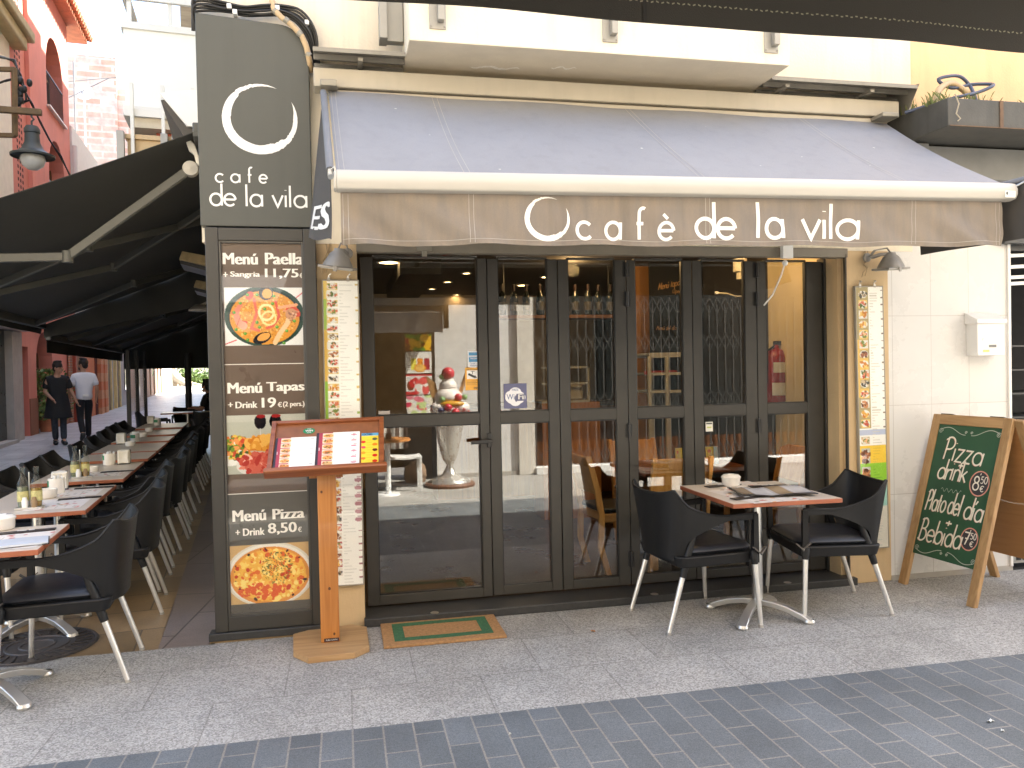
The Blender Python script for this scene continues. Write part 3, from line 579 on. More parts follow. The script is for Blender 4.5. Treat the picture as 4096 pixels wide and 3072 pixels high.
MB().box(a.x-.3, c.x+.1, 2.6, 3, .05, c.z-.02).build('cupboard', woodmat('orange_cupboard', (.4, .15, .03), (.55, .22, .05), .5, axis='z'), case2)
sh = thing('bottle_shelf', 'hanging wooden shelf over the bar, crossing behind the second and third leaves', 'shelf')
zs = on_y(2380, 1262, 2.5).z; xa, xb = on_y(1985, 1260, 2.5).x, on_y(2470, 1260, 2.5).x
MB().box(xa, xb, 2.4, 2.65, zs-.03, zs).build('board', woodmat('orange_shelf', (.16, .065, .02), (.24, .1, .03), .5, axis='x'), sh, bev=.003)
b = MB()
for x in (xa+.08, (xa+xb)/2, xb-.08): b.tube([(x, 2.52, zs-.03), (x, 2.52, 2.5)], .006, 6)
b.build('hanger_rod', blackm, sh)
bt = thing('wine_bottle', '', 'bottle', group='bottles on the hanging shelf'); bot_m = mat('dark_bottle_glass', (.01, .014, .01), .08, var=.1, coat=.5)
MB().lathe([(0, 0), (.036, 0), (.038, .01), (.038, .17), (.03, .2), (.014, .225), (.013, .29), (.015, .29), (.015, .3), (0, .3)], 14).build('glass', bot_m, bt, smooth=40)
MB().lathe([(.0385, .05), (.0387, .13)], 14).build('label', mat('bottle_paper_label', (.07, .062, .05), .6, var=.3, vs=60), bt, smooth=40)
MB().lathe([(.0145, .235), (.0155, .295), (0, .302)], 12).build('capsule', mat('bottle_foil', (.03, .012, .012), .35), bt, smooth=40)
us = []; bx = [xa+.06+(xb-xa-.12)*i/9 for i in range(10)]
bl_ = ['at the left end of the hanging shelf', 'second from the left end of the hanging shelf', 'third from the left end of the hanging shelf', 'fourth from the left on the hanging shelf', 'just left of the gap between second and third leaf', 'behind the frame between second and third leaf', 'fourth from the right end of the hanging shelf', 'third from the right end of the hanging shelf', 'second from the right end of the hanging shelf', 'at the right end of the hanging shelf']
for x, l_ in zip(bx, bl_): place(bt, us, (x, 2.52+random.uniform(-.05, .05), zs), random.random()*6, 'dark wine bottle '+l_)
cbm = mat('black_chalk_surface', (.01, .01, .01), .7)
wb = thing('wall_blackboard', 'black menu board with orange chalk writing hung high behind the fourth leaf', 'blackboard')
a, c = on_y(2598, 1040, 2.3), on_y(2760, 1560, 2.3)
MB().box(a.x, c.x+.2, 2.3, 2.33, c.z, a.z).build('board', cbm, wb)
fb = frame((0, 2.2985, 0), (1, 0, 0), (0, 0, 1)); chalk_o = mat('orange_chalk', (.75, .42, .16), .8)
b = MB(); q = on_y(2633, 1160, 2.3); strokes(b, 'Menú tapas M', q.x, q.z, .034, .008, lambda x, y, off=0: fb(x, y+(x-q.x)*.22, off), sx=.62, shear=.2, gap=.3)
q2 = on_y(2690, 1172, 2.3); strokes(b, '(2pers)', q2.x, q2.z, .022, .005, fb, sx=.7, shear=.1); q3 = on_y(2626, 1320, 2.3); strokes(b, 'Menú del día', q3.x, q3.z, .022, .003, fb, sx=.7, shear=.2)
b.build('chalk_writing', chalk_o, wb, fix=False)
fe = thing('fire_extinguisher', 'red fire extinguisher with white label panels at the right inside wall', 'fire extinguisher')
a = on_y(3105, 1480, .95); redp = mat('red_paint', (.33, .02, .02), .3, var=.08)
MB().lathe([(0, 0), (.075, 0), (.08, .02), (.08, .36), (.06, .41), (.025, .43), (.02, .46), (0, .46)], 20, (a.x, .95, a.z-.26)).build('cylinder', redp, fe, smooth=40)
MB().lathe([(.0812, .06), (.0812, .16)], 12, (a.x, .95, a.z-.26), a0=PI*1.2, a1=PI*1.75).lathe([(.0812, .24), (.0812, .32)], 12, (a.x, .95, a.z-.26), a0=PI*1.25, a1=PI*1.75).build('label', white_p, fe)
MB().box(a.x-.015, a.x+.05, .93, .97, a.z+.2, a.z+.23).tube([(a.x, .95, a.z+.2), (a.x-.09, .93, a.z+.15), (a.x-.1, .93, a.z-.1)], .01, 8).build('valve_hose', blackm, fe, bev=.003)
MB().box(a.x-.06, a.x+.06, 1.03, 1.06, .05, a.z+.1).build('stand', room_d, fe)
ph = thing('pendant_spotlight', 'pale cylindrical spotlight hanging in the top right of the fifth leaf', 'spotlight')
a = on_y(2960, 1062, 1.0); MB().tube([(a.x, 1, a.z+.05), (a.x, 1, 2.5)], .008, 8).build('rod', blackm, ph)
MB().lathe([(0, .05), (.055, .05), (.055, -.05), (.045, -.05), (.04, .02), (0, .02)], 18, (a.x, 1, a.z)).lathe([(.03, -.05), (.03, -.11), (0, -.11)], 14, (a.x, 1, a.z)).build('shade', mat('cream_shade', (.6, .56, .45), .5), ph, smooth=40)
wr = thing('hanging_cable', 'loose pale cable end hanging across the fifth leaf', 'cable')
a, c = on_y(2870, 1172, .8), on_y(2985, 1182, .8)
MB().tube([(a.x, .8, a.z), ((a.x*2+c.x)/3, .8, a.z-.005), ((a.x+2*c.x)/3, .82, c.z-.005), (c.x, .85, c.z), (c.x+.1, 1, 2.5)], .006, 8).build('wire', mat('cream_cable', (.6, .56, .45), .5), wr, smooth=40)
MB().box(a.x-.02, a.x+.005, .79, .81, a.z-.01, a.z+.01).build('plug', white_p, wr, bev=.003)
# ================================================================== SIGN BOX AND MENU CASE
signm = mat('grey_sign_panel', (.066, .069, .06), .45, var=.06, vs=3, streak=.1, bump=.02, bs=300)
sg = thing('sign_box', 'tall grey sign box with white brushed ring logo above the menu case', 'sign', (0, 0, 0))
pts = [(-.763, 2.342), (-.155, 2.342), (-.155, 3.30)]+[(-.325+.17*math.cos(rad(a)), 3.30+.19*math.sin(rad(a))) for a in range(10, 91, 10)]+[(-.763, 3.522)]
b = MB(); b.hexa([(x, -.075, z) for x, z in pts], [(x, -.001, z) for x, z in pts]); b.build('panel', signm, sg, bev=.004)
f = frame((0, -.0755, 0), (1, 0, 0), (0, 0, 1))
b = MB(); brush_ring(b, -.43, 2.947, .205, f, .001, .198); b.build('ring_logo', inkw, sg, fix=False)
def word(mb, text, px, base_y, xh, w, fr, Y, gap=.3, width_px=None, **k):
    a = on_y(px, base_y, Y); wd = on_y(px+width_px, base_y, Y).x-a.x if width_px else None
    return strokes(mb, text, a.x, a.z, xh, w, fr, gap=gap, width=wd, **k)
b = MB()
for ch, x0, x1 in (('c', 863, 892), ('a', 925, 959), ('f', 992, 1010), ('e', 1038, 1069)): word(b, ch, x0, 728+(x0-863)*.02, .046, .0095, f, -.0755, width_px=x1-x0)
for wd_, x0, x1 in (('de', 842, 943), ('la', 987, 1049), ('vila', 1091, 1226)): word(b, wd_, x0, 821+(x0-842)*.026, .066, .0112, f, -.0755, gap=.22 if len(wd_) < 3 else .24, width_px=x1-x0)
b.build('lettering', inkw, sg, fix=False)
mc = thing('menu_case', 'tall dark framed menu case with three food posters below the grey sign', 'menu display')
b = MB().box(-.742, -.672, -.075, -.001, .055, 2.335).box(-.212, -.142, -.075, -.001, .055, 2.335).box(-.672, -.212, -.074, -.001, 2.262, 2.334).box(-.672, -.212, -.074, -.001, .056, .138)
b.build('frame', darkm, mc, bev=.004)
MB().box(-.672, -.66, -.068, -.05, .138, 2.262).box(-.224, -.212, -.068, -.05, .138, 2.262).box(-.66, -.224, -.0675, -.05, 2.25, 2.262).box(-.66, -.224, -.0675, -.05, .138, .15).build('inner_bead', mat('bronze_bead', (.075, .07, .06), .4), mc, bev=.002)
MB().box(-.775, -.137, -.095, -.001, .012, .055).build('base_plate', stepm, mc, bev=.004)
MB().box(-.77, -.142, -.08, 0, -.05, .012).build('plinth', mat('sandstone_plinth', (.36, .25, .13), .85, var=.25, vs=20, bump=.3), mc)
brown = mat('poster_brown', S(104, 88, 76), .3, var=.03); grey = mat('poster_grey', S(92, 88, 80), .3, var=.03); cream_ink = mat('cream_print', S(248, 244, 236), .45, var=.02)
YP = -.052
for z0, z1, m in ((1.566, 2.255, brown), (.83, 1.564, brown), (.145, .828, grey)):
    MB().box(-.665, -.218, YP, -.04, z0, z1).build('poster', m, mc)
MB().box(-.662, -.222, YP-.001, YP, 1.563, 1.567).box(-.662, -.222, YP-.001, YP, .828, .832).build('divider_line', cream_ink, mc)
fp = frame((0, YP, 0), (1, 0, 0), (0, 0, 1)); b = MB()
def txt(t, x0, x1, y0, y1, bold=.03, **k):
    xm = (x0+x1)/2; a, c = on_y(x0, y1, YP), on_y(x1, y0, YP); zb, zt = on_y(xm, y1, YP).z, on_y(xm, y0, YP).z
    b.add(*typed(t, fp, a.x, c.x, zb, zt, .0008, bold, **k))
txt('Menú', 891, 1031, 1012, 1058, .045); txt('Paella', 1060, 1213, 1012, 1058, .045); txt('+', 893, 911, 1088, 1108); txt('Sangria', 921, 1040, 1086, 1113, .04); txt('11,75', 1060, 1194, 1075, 1115, .03); txt('€', 1198, 1216, 1091, 1113)
txt('Menú', 910, 1048, 1530, 1573, .045); txt('Tapas', 1066, 1218, 1527, 1575, .045); txt('+', 912, 932, 1610, 1628); txt('Drink', 942, 1030, 1606, 1632, .04); txt('19', 1047, 1104, 1590, 1630, .03); txt('€', 1111, 1128, 1608, 1628); txt('(2 pers.)', 1132, 1218, 1605, 1631, .035)
txt('Menú', 930, 1064, 2039, 2084, .045); txt('Pizza', 1090, 1218, 2033, 2074, .045); txt('+', 942, 960, 2120, 2139); txt('Drink', 972, 1059, 2112, 2141, .04); txt('8,50', 1072, 1187, 2090, 2137, .03); txt('€', 1192, 1207, 2107, 2127)
b.build('poster_lettering', cream_ink, mc, fix=False)
# food photographs (printed)
r = np.random.default_rng(4)
P_ = Pic(150, 110, 1.34, (236, 236, 232)); P_.line([(.88, .2), (1.02, .05)], .02, (215, 110, 110)); P_.line([(0, .97), (.14, .9)], .02, (215, 90, 90))
P_.ell(.5, .5, .5, .52, (45, 72, 62)); P_.ell(.5, .5, .455, .475, (28, 48, 42)); P_.ell(.5, .52, .435, .46, (222, 150, 55))
inn = lambda x, y: ((x-.5)/.41)**2+((y-.52)/.43)**2 < 1
P_.blobs(900, [(236, 176, 80), (210, 145, 60), (228, 162, 66), (196, 126, 48), (245, 198, 112)], .011, inn)
P_.blobs(5, [(215, 80, 60)], .05, inn); P_.line([(.37, .2), (.4, .45), (.33, .7), (.42, .74)], .05, (226, 110, 84)); P_.line([(.64, .25), (.68, .5), (.6, .66), (.52, .7)], .045, (222, 92, 72))
for k in range(9): a0 = 1.9+k*.28; P_.ell(.27+.12*math.cos(a0), .47+.2*math.sin(a0), .05-.003*k, .065-.004*k, (238, 170-6*k, 140-5*k), a0)
P_.line([(.2, .48), (.14, .7)], .012, (190, 90, 70)); P_.line([(.24, .35), (.33, .2)], .012, (200, 110, 80))
P_.line([(.68, .35), (.9, .3)], .05, (236, 170, 130)); P_.line([(.74, .4), (.92, .42)], .03, (225, 150, 110)); P_.line([(.82, .45), (.78, .62), (.68, .8), (.62, .95)], .08, (243, 200, 150)); P_.ell(.83, .46, .07, .1, (205, 150, 110)); P_.blobs(20, [(150, 100, 80), (230, 190, 160)], .012, lambda x, y: ((x-.84)/.08)**2+((y-.48)/.12)**2 < 1)
P_.ring(.52, .43, .105, .15, (246, 232, 170), .28); P_.ring(.55, .53, .1, .13, (240, 224, 150), .25)
P_.ell(.52, .1, .09, .12, (24, 28, 34), .3); P_.ell(.535, .11, .06, .085, (232, 170, 84), .3); P_.ell(.46, .87, .12, .09, (22, 26, 32), -.4); P_.ell(.48, .85, .085, .06, (235, 165, 80), -.4)
for x, y in ((.2, .27), (.12, .43), (.29, .13), (.41, .13), (.6, .28), (.62, .15), (.4, .6), (.43, .68), (.14, .72), (.25, .79), (.77, .75), (.87, .58), (.28, .9), (.5, .37), (.65, .68), (.73, .96)): P_.ell(x, y, .021, .027, (84, 150, 50)); P_.ell(x-.005, y-.008, .008, .01, (150, 200, 100))
P_.noise(.1).build('paella_photo', mc, fp, -.651, -.216, 1.671, 2.0, .001, PRINT_GLOSS)
P_ = Pic(150, 110, 1.34, (186, 188, 174)); P_.rect(0, 0, 1, .12, (196, 198, 186))
for x in (.42, .61): P_.ell(x, .12, .075, .13, (22, 14, 18)); P_.ell(x+.01, .03, .06, .03, (150, 30, 30)); P_.line([(x, .24), (x, .4)], .012, (205, 205, 200))
P_.ell(.12, .62, .24, .2, (236, 236, 230), -.5); P_.blobs(160, [(226, 120, 60), (120, 150, 50), (205, 80, 50), (232, 200, 90), (70, 96, 40), (240, 160, 90)], .028, lambda x, y: ((x-.12)/.2)**2+((y-.55)/.2)**2 < 1)
P_.blobs(90, [(232, 160, 60), (214, 130, 40), (244, 186, 90)], .05, lambda x, y: .27 < x < .62 and .4 < y < .66); P_.line([(.3, .62), (.62, .66)], .03, (200, 190, 170))
P_.ell(.45, .86, .34, .2, (226, 222, 214)); P_.blobs(240, [(206, 84, 66), (232, 140, 116), (186, 60, 50), (244, 190, 170), (214, 104, 84)], .03, lambda x, y: ((x-.43)/.27)**2+((y-.82)/.16)**2 < 1, 3)
P_.blobs(60, [(214, 110, 80), (240, 225, 205)], .03, lambda x, y: x > .68 and y > .5)
P_.noise(.1).build('tapas_photo', mc, fp, -.656, -.222, .942, 1.276, .001, PRINT_GLOSS)
P_ = Pic(150, 115, 1.28, (206, 170, 116)); P_.ell(.5, .52, .56, .55, (222, 216, 200)); P_.ell(.5, .52, .53, .52, (238, 234, 222)); P_.ell(.5, .54, .5, .49, (226, 150, 66)); P_.ell(.5, .53, .455, .44, (240, 182, 74))
inn = lambda x, y: ((x-.5)/.44)**2+((y-.53)/.43)**2 < 1
P_.blobs(320, [(248, 212, 108), (244, 186, 76), (236, 150, 58), (252, 224, 130)], .026, inn); P_.blobs(55, [(222, 110, 44), (226, 104, 40), (200, 66, 30)], .025, lambda x, y: inn(x, y) and (abs(x-.5)+abs(y-.6) > .22)); P_.blobs(70, [(222, 96, 40)], .025, lambda x, y: ((x-.4)/.3)**2+((y-.8)/.12)**2 < 1)
P_.blobs(220, [(90, 92, 40), (120, 110, 50), (160, 140, 60)], .008, lambda x, y: ((x-.6)/.2)**2+((y-.42)/.28)**2 < 1); P_.blobs(14, [(60, 34, 20)], .016, lambda x, y: .9 < ((x-.5)/.46)**2+((y-.53)/.45)**2 < 1.05)
P_.noise(.1).build('pizza_photo', mc, fp, -.657, -.224, .2, .535, .001, PRINT_GLOSS)
case_glass = glassmat('case_glass', (.99, .99, .985), 1.35)
MB().box(-.661, -.223, -.064, -.061, .149, 2.251).build('glass_front', case_glass, mc)
# cable bundle lying over the sign, and the buff conduit
cab_m = mat('black_cable', (.012, .012, .012), .4, var=.1); cond_m = mat('buff_conduit', (.5, .36, .2), .6, var=.15, vs=20)
cb = thing('cable_bundle', 'black cables looped along the top of the grey sign and down its right side', 'cables')
b = MB(); rr_ = random.Random(6)
for k in range(6):
    o = k*.016; yy = -.045-.012*(k % 3)
    w1_, w2_ = rr_.uniform(-.008, .008), rr_.uniform(-.01, .006); b.tube(spline([(-.785+.01*k, -.02, 3.44), (-.775, yy, 3.52+o*.6), (-.73, yy, 3.545+o*.8), (-.6, yy, 3.545+o*.6+w1_), (-.5, yy, 3.535+o*.5), (-.4, yy, 3.54+o*.6+w2_), (-.3, yy-.01, 3.545+o*.6), (-.22+o*.4, yy-.02, 3.505+o*.8+w1_), (-.155+o*.5, yy-.01, 3.42+o*.5), (-.125+o*.3, -.03-.004*k, 3.3), (-.10+o*.3, -.015, 3.18), (-.06+o*.2, -.01, 3.14)], 5), .0075, 7)
b.build('cable', cab_m, cb, smooth=60)
b = MB()
for x, z in ((-.58, 3.56), (-.32, 3.57), (-.16, 3.5), (-.55, 3.53)): b.box(x-.012, x+.012, -.088, -.03, z-.006, z+.02)
b.build('cable_clip', white_p, cb, bev=.002)
cd = thing('conduit_pipe', 'buff painted conduit curving down from the wall over the corner of the sign', 'pipe')
MB().tube([(-.36, -.03, 3.75), (-.355, -.05, 3.66), (-.34, -.075, 3.57), (-.3, -.095, 3.52), (-.24, -.1, 3.475), (-.19, -.1, 3.42), (-.165, -.095, 3.36), (-.15, -.085, 3.28), (-.147, -.03, 3.25)], .016, 10).build('pipe', cond_m, cd, smooth=60)
b = MB()
for p in ((-.33, -.08, 3.555), (-.27, -.1, 3.5), (-.2, -.1, 3.43), (-.155, -.09, 3.32)): b.tube([(p[0]-.01, p[1], p[2]+.008), (p[0]+.01, p[1], p[2]-.008)], .018, 10)
b.build('pipe_clamp', greymetal, cd)

# ================================================================== CAFE AWNING
cloth = mat('grey_awning_cloth', (.232, .24, .262), .62, var=.07, vs=2, bump=.12, bs=900, fine=.08, streak=.1)
val_m = mat('dusty_valance_cloth', (.185, .163, .145), .75, var=.08, vs=5, bump=.12, bs=900, fine=.06, c2=(.255, .208, .16), st=(3, 1, .6), streak=.22)
thread = mat('pale_thread', (.42, .4, .37), .8); alum = mat('painted_aluminium', (.5, .48, .435), .38, var=.03, vs=2)
aw = thing('cafe_awning', 'grey fabric awning over the cafe doors with white cafe name on its valance', 'awning')
zfl, zfr = 2.405, 2.45
def AWN(u, v):                                # u across, v 0 at the wall .. 1 at the front bar
    xb = -.048+3.555*u; xf = -.012+3.577*u; zb = 3.083-.018*u; zf = zfl+(zfr-zfl)*u
    return Vector((xb+(xf-xb)*v, -.19+(-1.085+.19)*v, zb+(zf-zb)*v-.022*math.sin(PI*v)*(1+.4*math.sin(u*9))+.004*math.sin(u*23+v*3)))
def barz(u): return zfl+(zfr-zfl)*u
prof = [(-.045, -.012), (-.05, .0), (-.045, .01), (.0, .014), (.035, .002), (.048, -.027), (.048, -.055), (.035, -.08), (.0, -.087), (-.03, -.084)]
b = MB(); L = [(-.013, -1.1-y, zfl+z) for y, z in prof]; R_ = [(3.567, -1.1-y, zfr+z) for y, z in prof]; b.hexa(L, R_); b.build('front_bar', alum, aw, bev=.006, smooth=50)
b = MB(); b.hexa([(x-.006 if k == 0 else x, y, z) for k, (x, y, z) in enumerate(R_)], [(x+.012, -1.1+(y+1.1)*.9, zfr-.04+(z-zfr+.04)*.9) for x, y, z in R_]); b.hexa([(x-.012, -1.1+(y+1.1)*.9, zfl-.04+(z-zfl+.04)*.9) for x, y, z in L], L); b.build('end_cap', alum, aw, bev=.004)
P_ = Pic(30, 16, 1.9, (238, 238, 232)); P_.ell(.2, .4, .1, .25, (90, 90, 90)); P_.rect(.35, .2, .9, .3, (190, 190, 190)); P_.rect(.35, .5, .9, .6, (190, 190, 190)); fl = frame((0, -1.149, 0), (1, 0, 0), (0, 0, 1)); P_.build('maker_sticker', aw, fl, 3.49, 3.555, 2.375, 2.41, .001)
def VY(x, z):
    t = max(0, (2.36-z)/.25); return -1.098+t*(.014*math.sin(x*5.1+.6)+.010*math.sin(x*11.3+1.9+z*16)+.007*math.sin(x*23+z*34))*(.6+1.5*max(0, 1-x/.9)+1.2*max(0, (x-2.7)/.8))
def VAL(u, v): x = .003+3.51*u+.012*math.sin(v*3)*(1 if u > .95 else 0); z0 = 2.318+.044*u; z1 = 2.083+.036*u+.004*math.sin(u*40); z = z0+(z1-z0)*v; return Vector((x, VY(x, z), z))
MB().sheet(VAL, 140, 14, .003).build('valance', val_m, aw, smooth=60)
fv = lambda x, y, off=0: Vector((x, VY(x, y)-.0022-off, y))
b = MB(); a = on_y(2188, 877, -1.1); brush_ring(b, a.x, a.z, .111, fv, .0012, .106)
for ch, x0, x1, yb in (('c', 2307, 2360, 956), ('a', 2426, 2484, 956), ('f', 2549, 2582, 957), ('è', 2638, 2694, 957)): word(b, ch, x0, yb, .082, .0165, fv, -1.1, width_px=x1-x0)
for wd_, x0, x1, yb, g_ in (('de', 2786, 2940, 952, .2), ('la', 3030, 3128, 952, .36), ('vila', 3210, 3434, 953, .2)): word(b, wd_, x0, yb, .097, .0195, fv, -1.1, gap=g_, width_px=x1-x0)
b.build('lettering', inkw, aw, fix=False)
b = MB()                                      # seams: double stitching on cloth and valance, hems
fpx, bpx = (1860, 2805, 3630), (1727, 2497, 3190)
for a_, c_ in zip(fpx, bpx):
    xf, xb_ = on_y(a_, 700, -1.085).x, on_y(c_, 430, -.19).x
    uf, ub = (xf+.012)/3.577, (xb_+.048)/3.555
    for d in (0, .008):
        n = 24; L = [AWN(ub+(uf-ub)*i/n+d, i/n)+Vector((0, -.003, .0032)) for i in range(n+1)]; b.add(L+[p+Vector((.0028, 0, 0)) for p in L], [(i, i+1, n+2+i, n+1+i) for i in range(n)])
    for d in (0, .022):
        xx = xf+.012+d; n = 10; L = [fv(xx, 2.325-.235*i/n+.012*xx, .0006) for i in range(n+1)]; b.add(L+[p+Vector((.0024, 0, 0)) for p in L], [(i, i+1, n+2+i, n+1+i) for i in range(n)])
for d in (.012, .035):
    n = 10; L = [fv(d, 2.31-.225*i/n, .0006) for i in range(n+1)]; b.add(L+[p+Vector((.0024, 0, 0)) for p in L], [(i, i+1, n+2+i, n+1+i) for i in range(n)])
    xx = 3.51-d; L = [fv(xx, 2.355-.23*i/n, .0006) for i in range(n+1)]; b.add(L+[p+Vector((.0024, 0, 0)) for p in L], [(i, i+1, n+2+i, n+1+i) for i in range(n)])
    n = 24; L = [AWN(d/3.55, i/n)+Vector((0, -.003, .0032)) for i in range(n+1)]; b.add(L+[p+Vector((.0024, 0, 0)) for p in L], [(i, i+1, n+2+i, n+1+i) for i in range(n)])
n = 150
for dz in (.022,): L = [fv(.01+3.49*i/n, VAL((.007+3.49*i/n)/3.51, 1).z+dz, .0006) for i in range(n+1)]; b.add(L+[p+Vector((0, 0, .002)) for p in L], [(i, i+1, n+2+i, n+1+i) for i in range(n)])
b.build('stitching', thread, aw, fix=False)
b = MB(); rg = random.Random(11); b.sheet(AWN, 60, 16, .004, 0); b.mi = 1   # cloth with a few bird droppings on it
for _ in range(11):
    u, v = rg.uniform(.03, .97), rg.uniform(.1, .97); s_ = rg.uniform(.003, .009); p = AWN(u, v)+Vector((0, -.004, .0045)); du = (AWN(u+.01, v)-AWN(u, v)).normalized(); dv = (AWN(u, v+.01)-AWN(u, v)).normalized()
    b.add([p+(du*math.cos(t*PI/4)*(1.5 if rg.random() < .5 else 1)+dv*math.sin(t*PI/4))*s_*rg.uniform(.5, 1) for t in range(8)], [tuple(range(8))])
b.build('fabric', [cloth, mat('droppings', (.6, .6, .58), .9)], aw, fix=False, smooth=60)
MB().box(-.128, 3.60, -.2, -.07, 3.106, 3.212).box(-.05, 3.5, -.18, -.1, 3.06, 3.1).build('cassette', mat('greige_cassette', (.42, .38, .3), .5, var=.05, streak=.08), aw, bev=.006)
MB().box(-.09, .0, -.28, -.18, 3.085, 3.12).build('cassette_cap', greymetal, aw, bev=.004)
MB().box(3.4, 3.52, -.3, -.18, 3.075, 3.1).build('cassette_cap', greymetal, aw, bev=.004)
def flap(x0, xs, ang, nm):                    # side curtain rolled on a slanting pole
    P0, P1 = Vector((x0, -.2, 3.06)), Vector((x0+xs, -1.08, 2.43))
    return P0, P1
P0, P1 = Vector((-.075, -.24, 3.06)), Vector((-.04, -1.08, 2.42))
fl_ = thing('side_curtain', 'dark side curtain lettered ES hanging from a slanting pole left of the cafe awning', 'awning curtain')
MB().tube([P0, P1], .018, 12).build('pole', mat('blue_grey_roll', (.16, .17, .19), .55), fl_, smooth=40)
MB().tube([P1, P1+Vector((.003, -.06, -.045))], .013, 12).tube([P1+Vector((0, -.02, -.01)), P1+Vector((.02, -.03, .01)), (-.013, -1.1, 2.40)], .006, 8).build('pole_end', steel, fl_, smooth=40)
Q0, Q1 = Vector((-.172, -.55, 2.2)), Vector((-.047, -1.12, 2.1))
def CUR(u, v):
    a = P0+(P1-P0)*u; c = Q0+(Q1-Q0)*u; p = a+(c-a)*v; return p+Vector((.012*math.sin(u*7+v*2)*v, 0, .005*math.sin(u*9)*v))
MB().sheet(CUR, 24, 20, .003).build('curtain_cloth', mat('dark_curtain_cloth', (.062, .057, .052), .75, var=.08, bump=.1, bs=800), fl_, smooth=60)
fc = lambda x, y, off=0: CUR(x, y)+Vector((-.0045-off, -.002, 0))
b = MB(); vs_, fs_ = typed('ES', lambda x, y, off=0: fc(x, 1-y/((Q0+(Q1-Q0)*x)-(P0+(P1-P0)*x)).length), .22, .97, .05, .18, 0, .05, .2); b.add(vs_, fs_); b.build('lettering', inkw, fl_, fix=False)
fr_ = thing('side_curtain', 'short dark curtain and pole end hanging at the right end of the cafe awning', 'awning curtain')
P0r, P1r, Q0r, Q1r = Vector((3.42, -.55, 2.44)), Vector((3.575, -1.15, 2.49)), Vector((3.5, -.5, 2.16)), Vector((3.605, -1.16, 2.15))
a_ = on_x(4190, 690, 3.66); P1r = Vector((3.63, -1.2, 2.478)); Q1r = Vector((3.645, -1.2, 2.16))
MB().tube([P0r, P1r], .016, 12).build('pole', mat('blue_grey_roll', (.16, .17, .19), .55), fr_, smooth=40)
MB().tube([P1r, P1r+Vector((.01, -.07, -.05))], .013, 12).tube([P1r, (3.58, -1.12, 2.44)], .006, 8).build('pole_end', steel, fr_, smooth=40)
def CUR2(u, v): a = P0r+(P1r-P0r)*u; c = Q0r+(Q1r-Q0r)*u; p = a+(c-a)*v; return p+Vector((.012*math.sin(u*8+v*3)*v, 0, 0))
MB().sheet(CUR2, 20, 16, .003).build('curtain_cloth', MATS['dark_curtain_cloth'], fr_, smooth=60)

# ================================================================== WALL MENU BOARDS AND FLOODLIGHTS
def dishes(pc, x0, x1, y0, y1, n, seed, bgs):
    rg = random.Random(seed); h = (y1-y0)/n
    for k in range(n):
        ya = y0+k*h+.08*h; yb = ya+.84*h; c = bgs[k % len(bgs)]; pc.rect(x0, ya, x1, yb, c)
        cx, cy_ = (x0+x1)/2, (ya+yb)/2; pc.ell(cx, cy_, (x1-x0)*.46, (yb-ya)*.44, (238, 236, 228))
        pal = rg.choice([[(150, 90, 60), (205, 140, 90), (96, 60, 40)], [(214, 120, 80), (120, 140, 60), (236, 190, 140)], [(226, 170, 70), (205, 130, 50), (240, 205, 120)], [(70, 70, 60), (150, 130, 100), (200, 180, 150)], [(200, 80, 60), (230, 150, 110), (90, 110, 50)]])
        pc.blobs(16, pal, (yb-ya)*.13, lambda x, y: ((x-cx)/((x1-x0)*.4))**2+((y-cy_)/((yb-ya)*.36))**2 < 1)
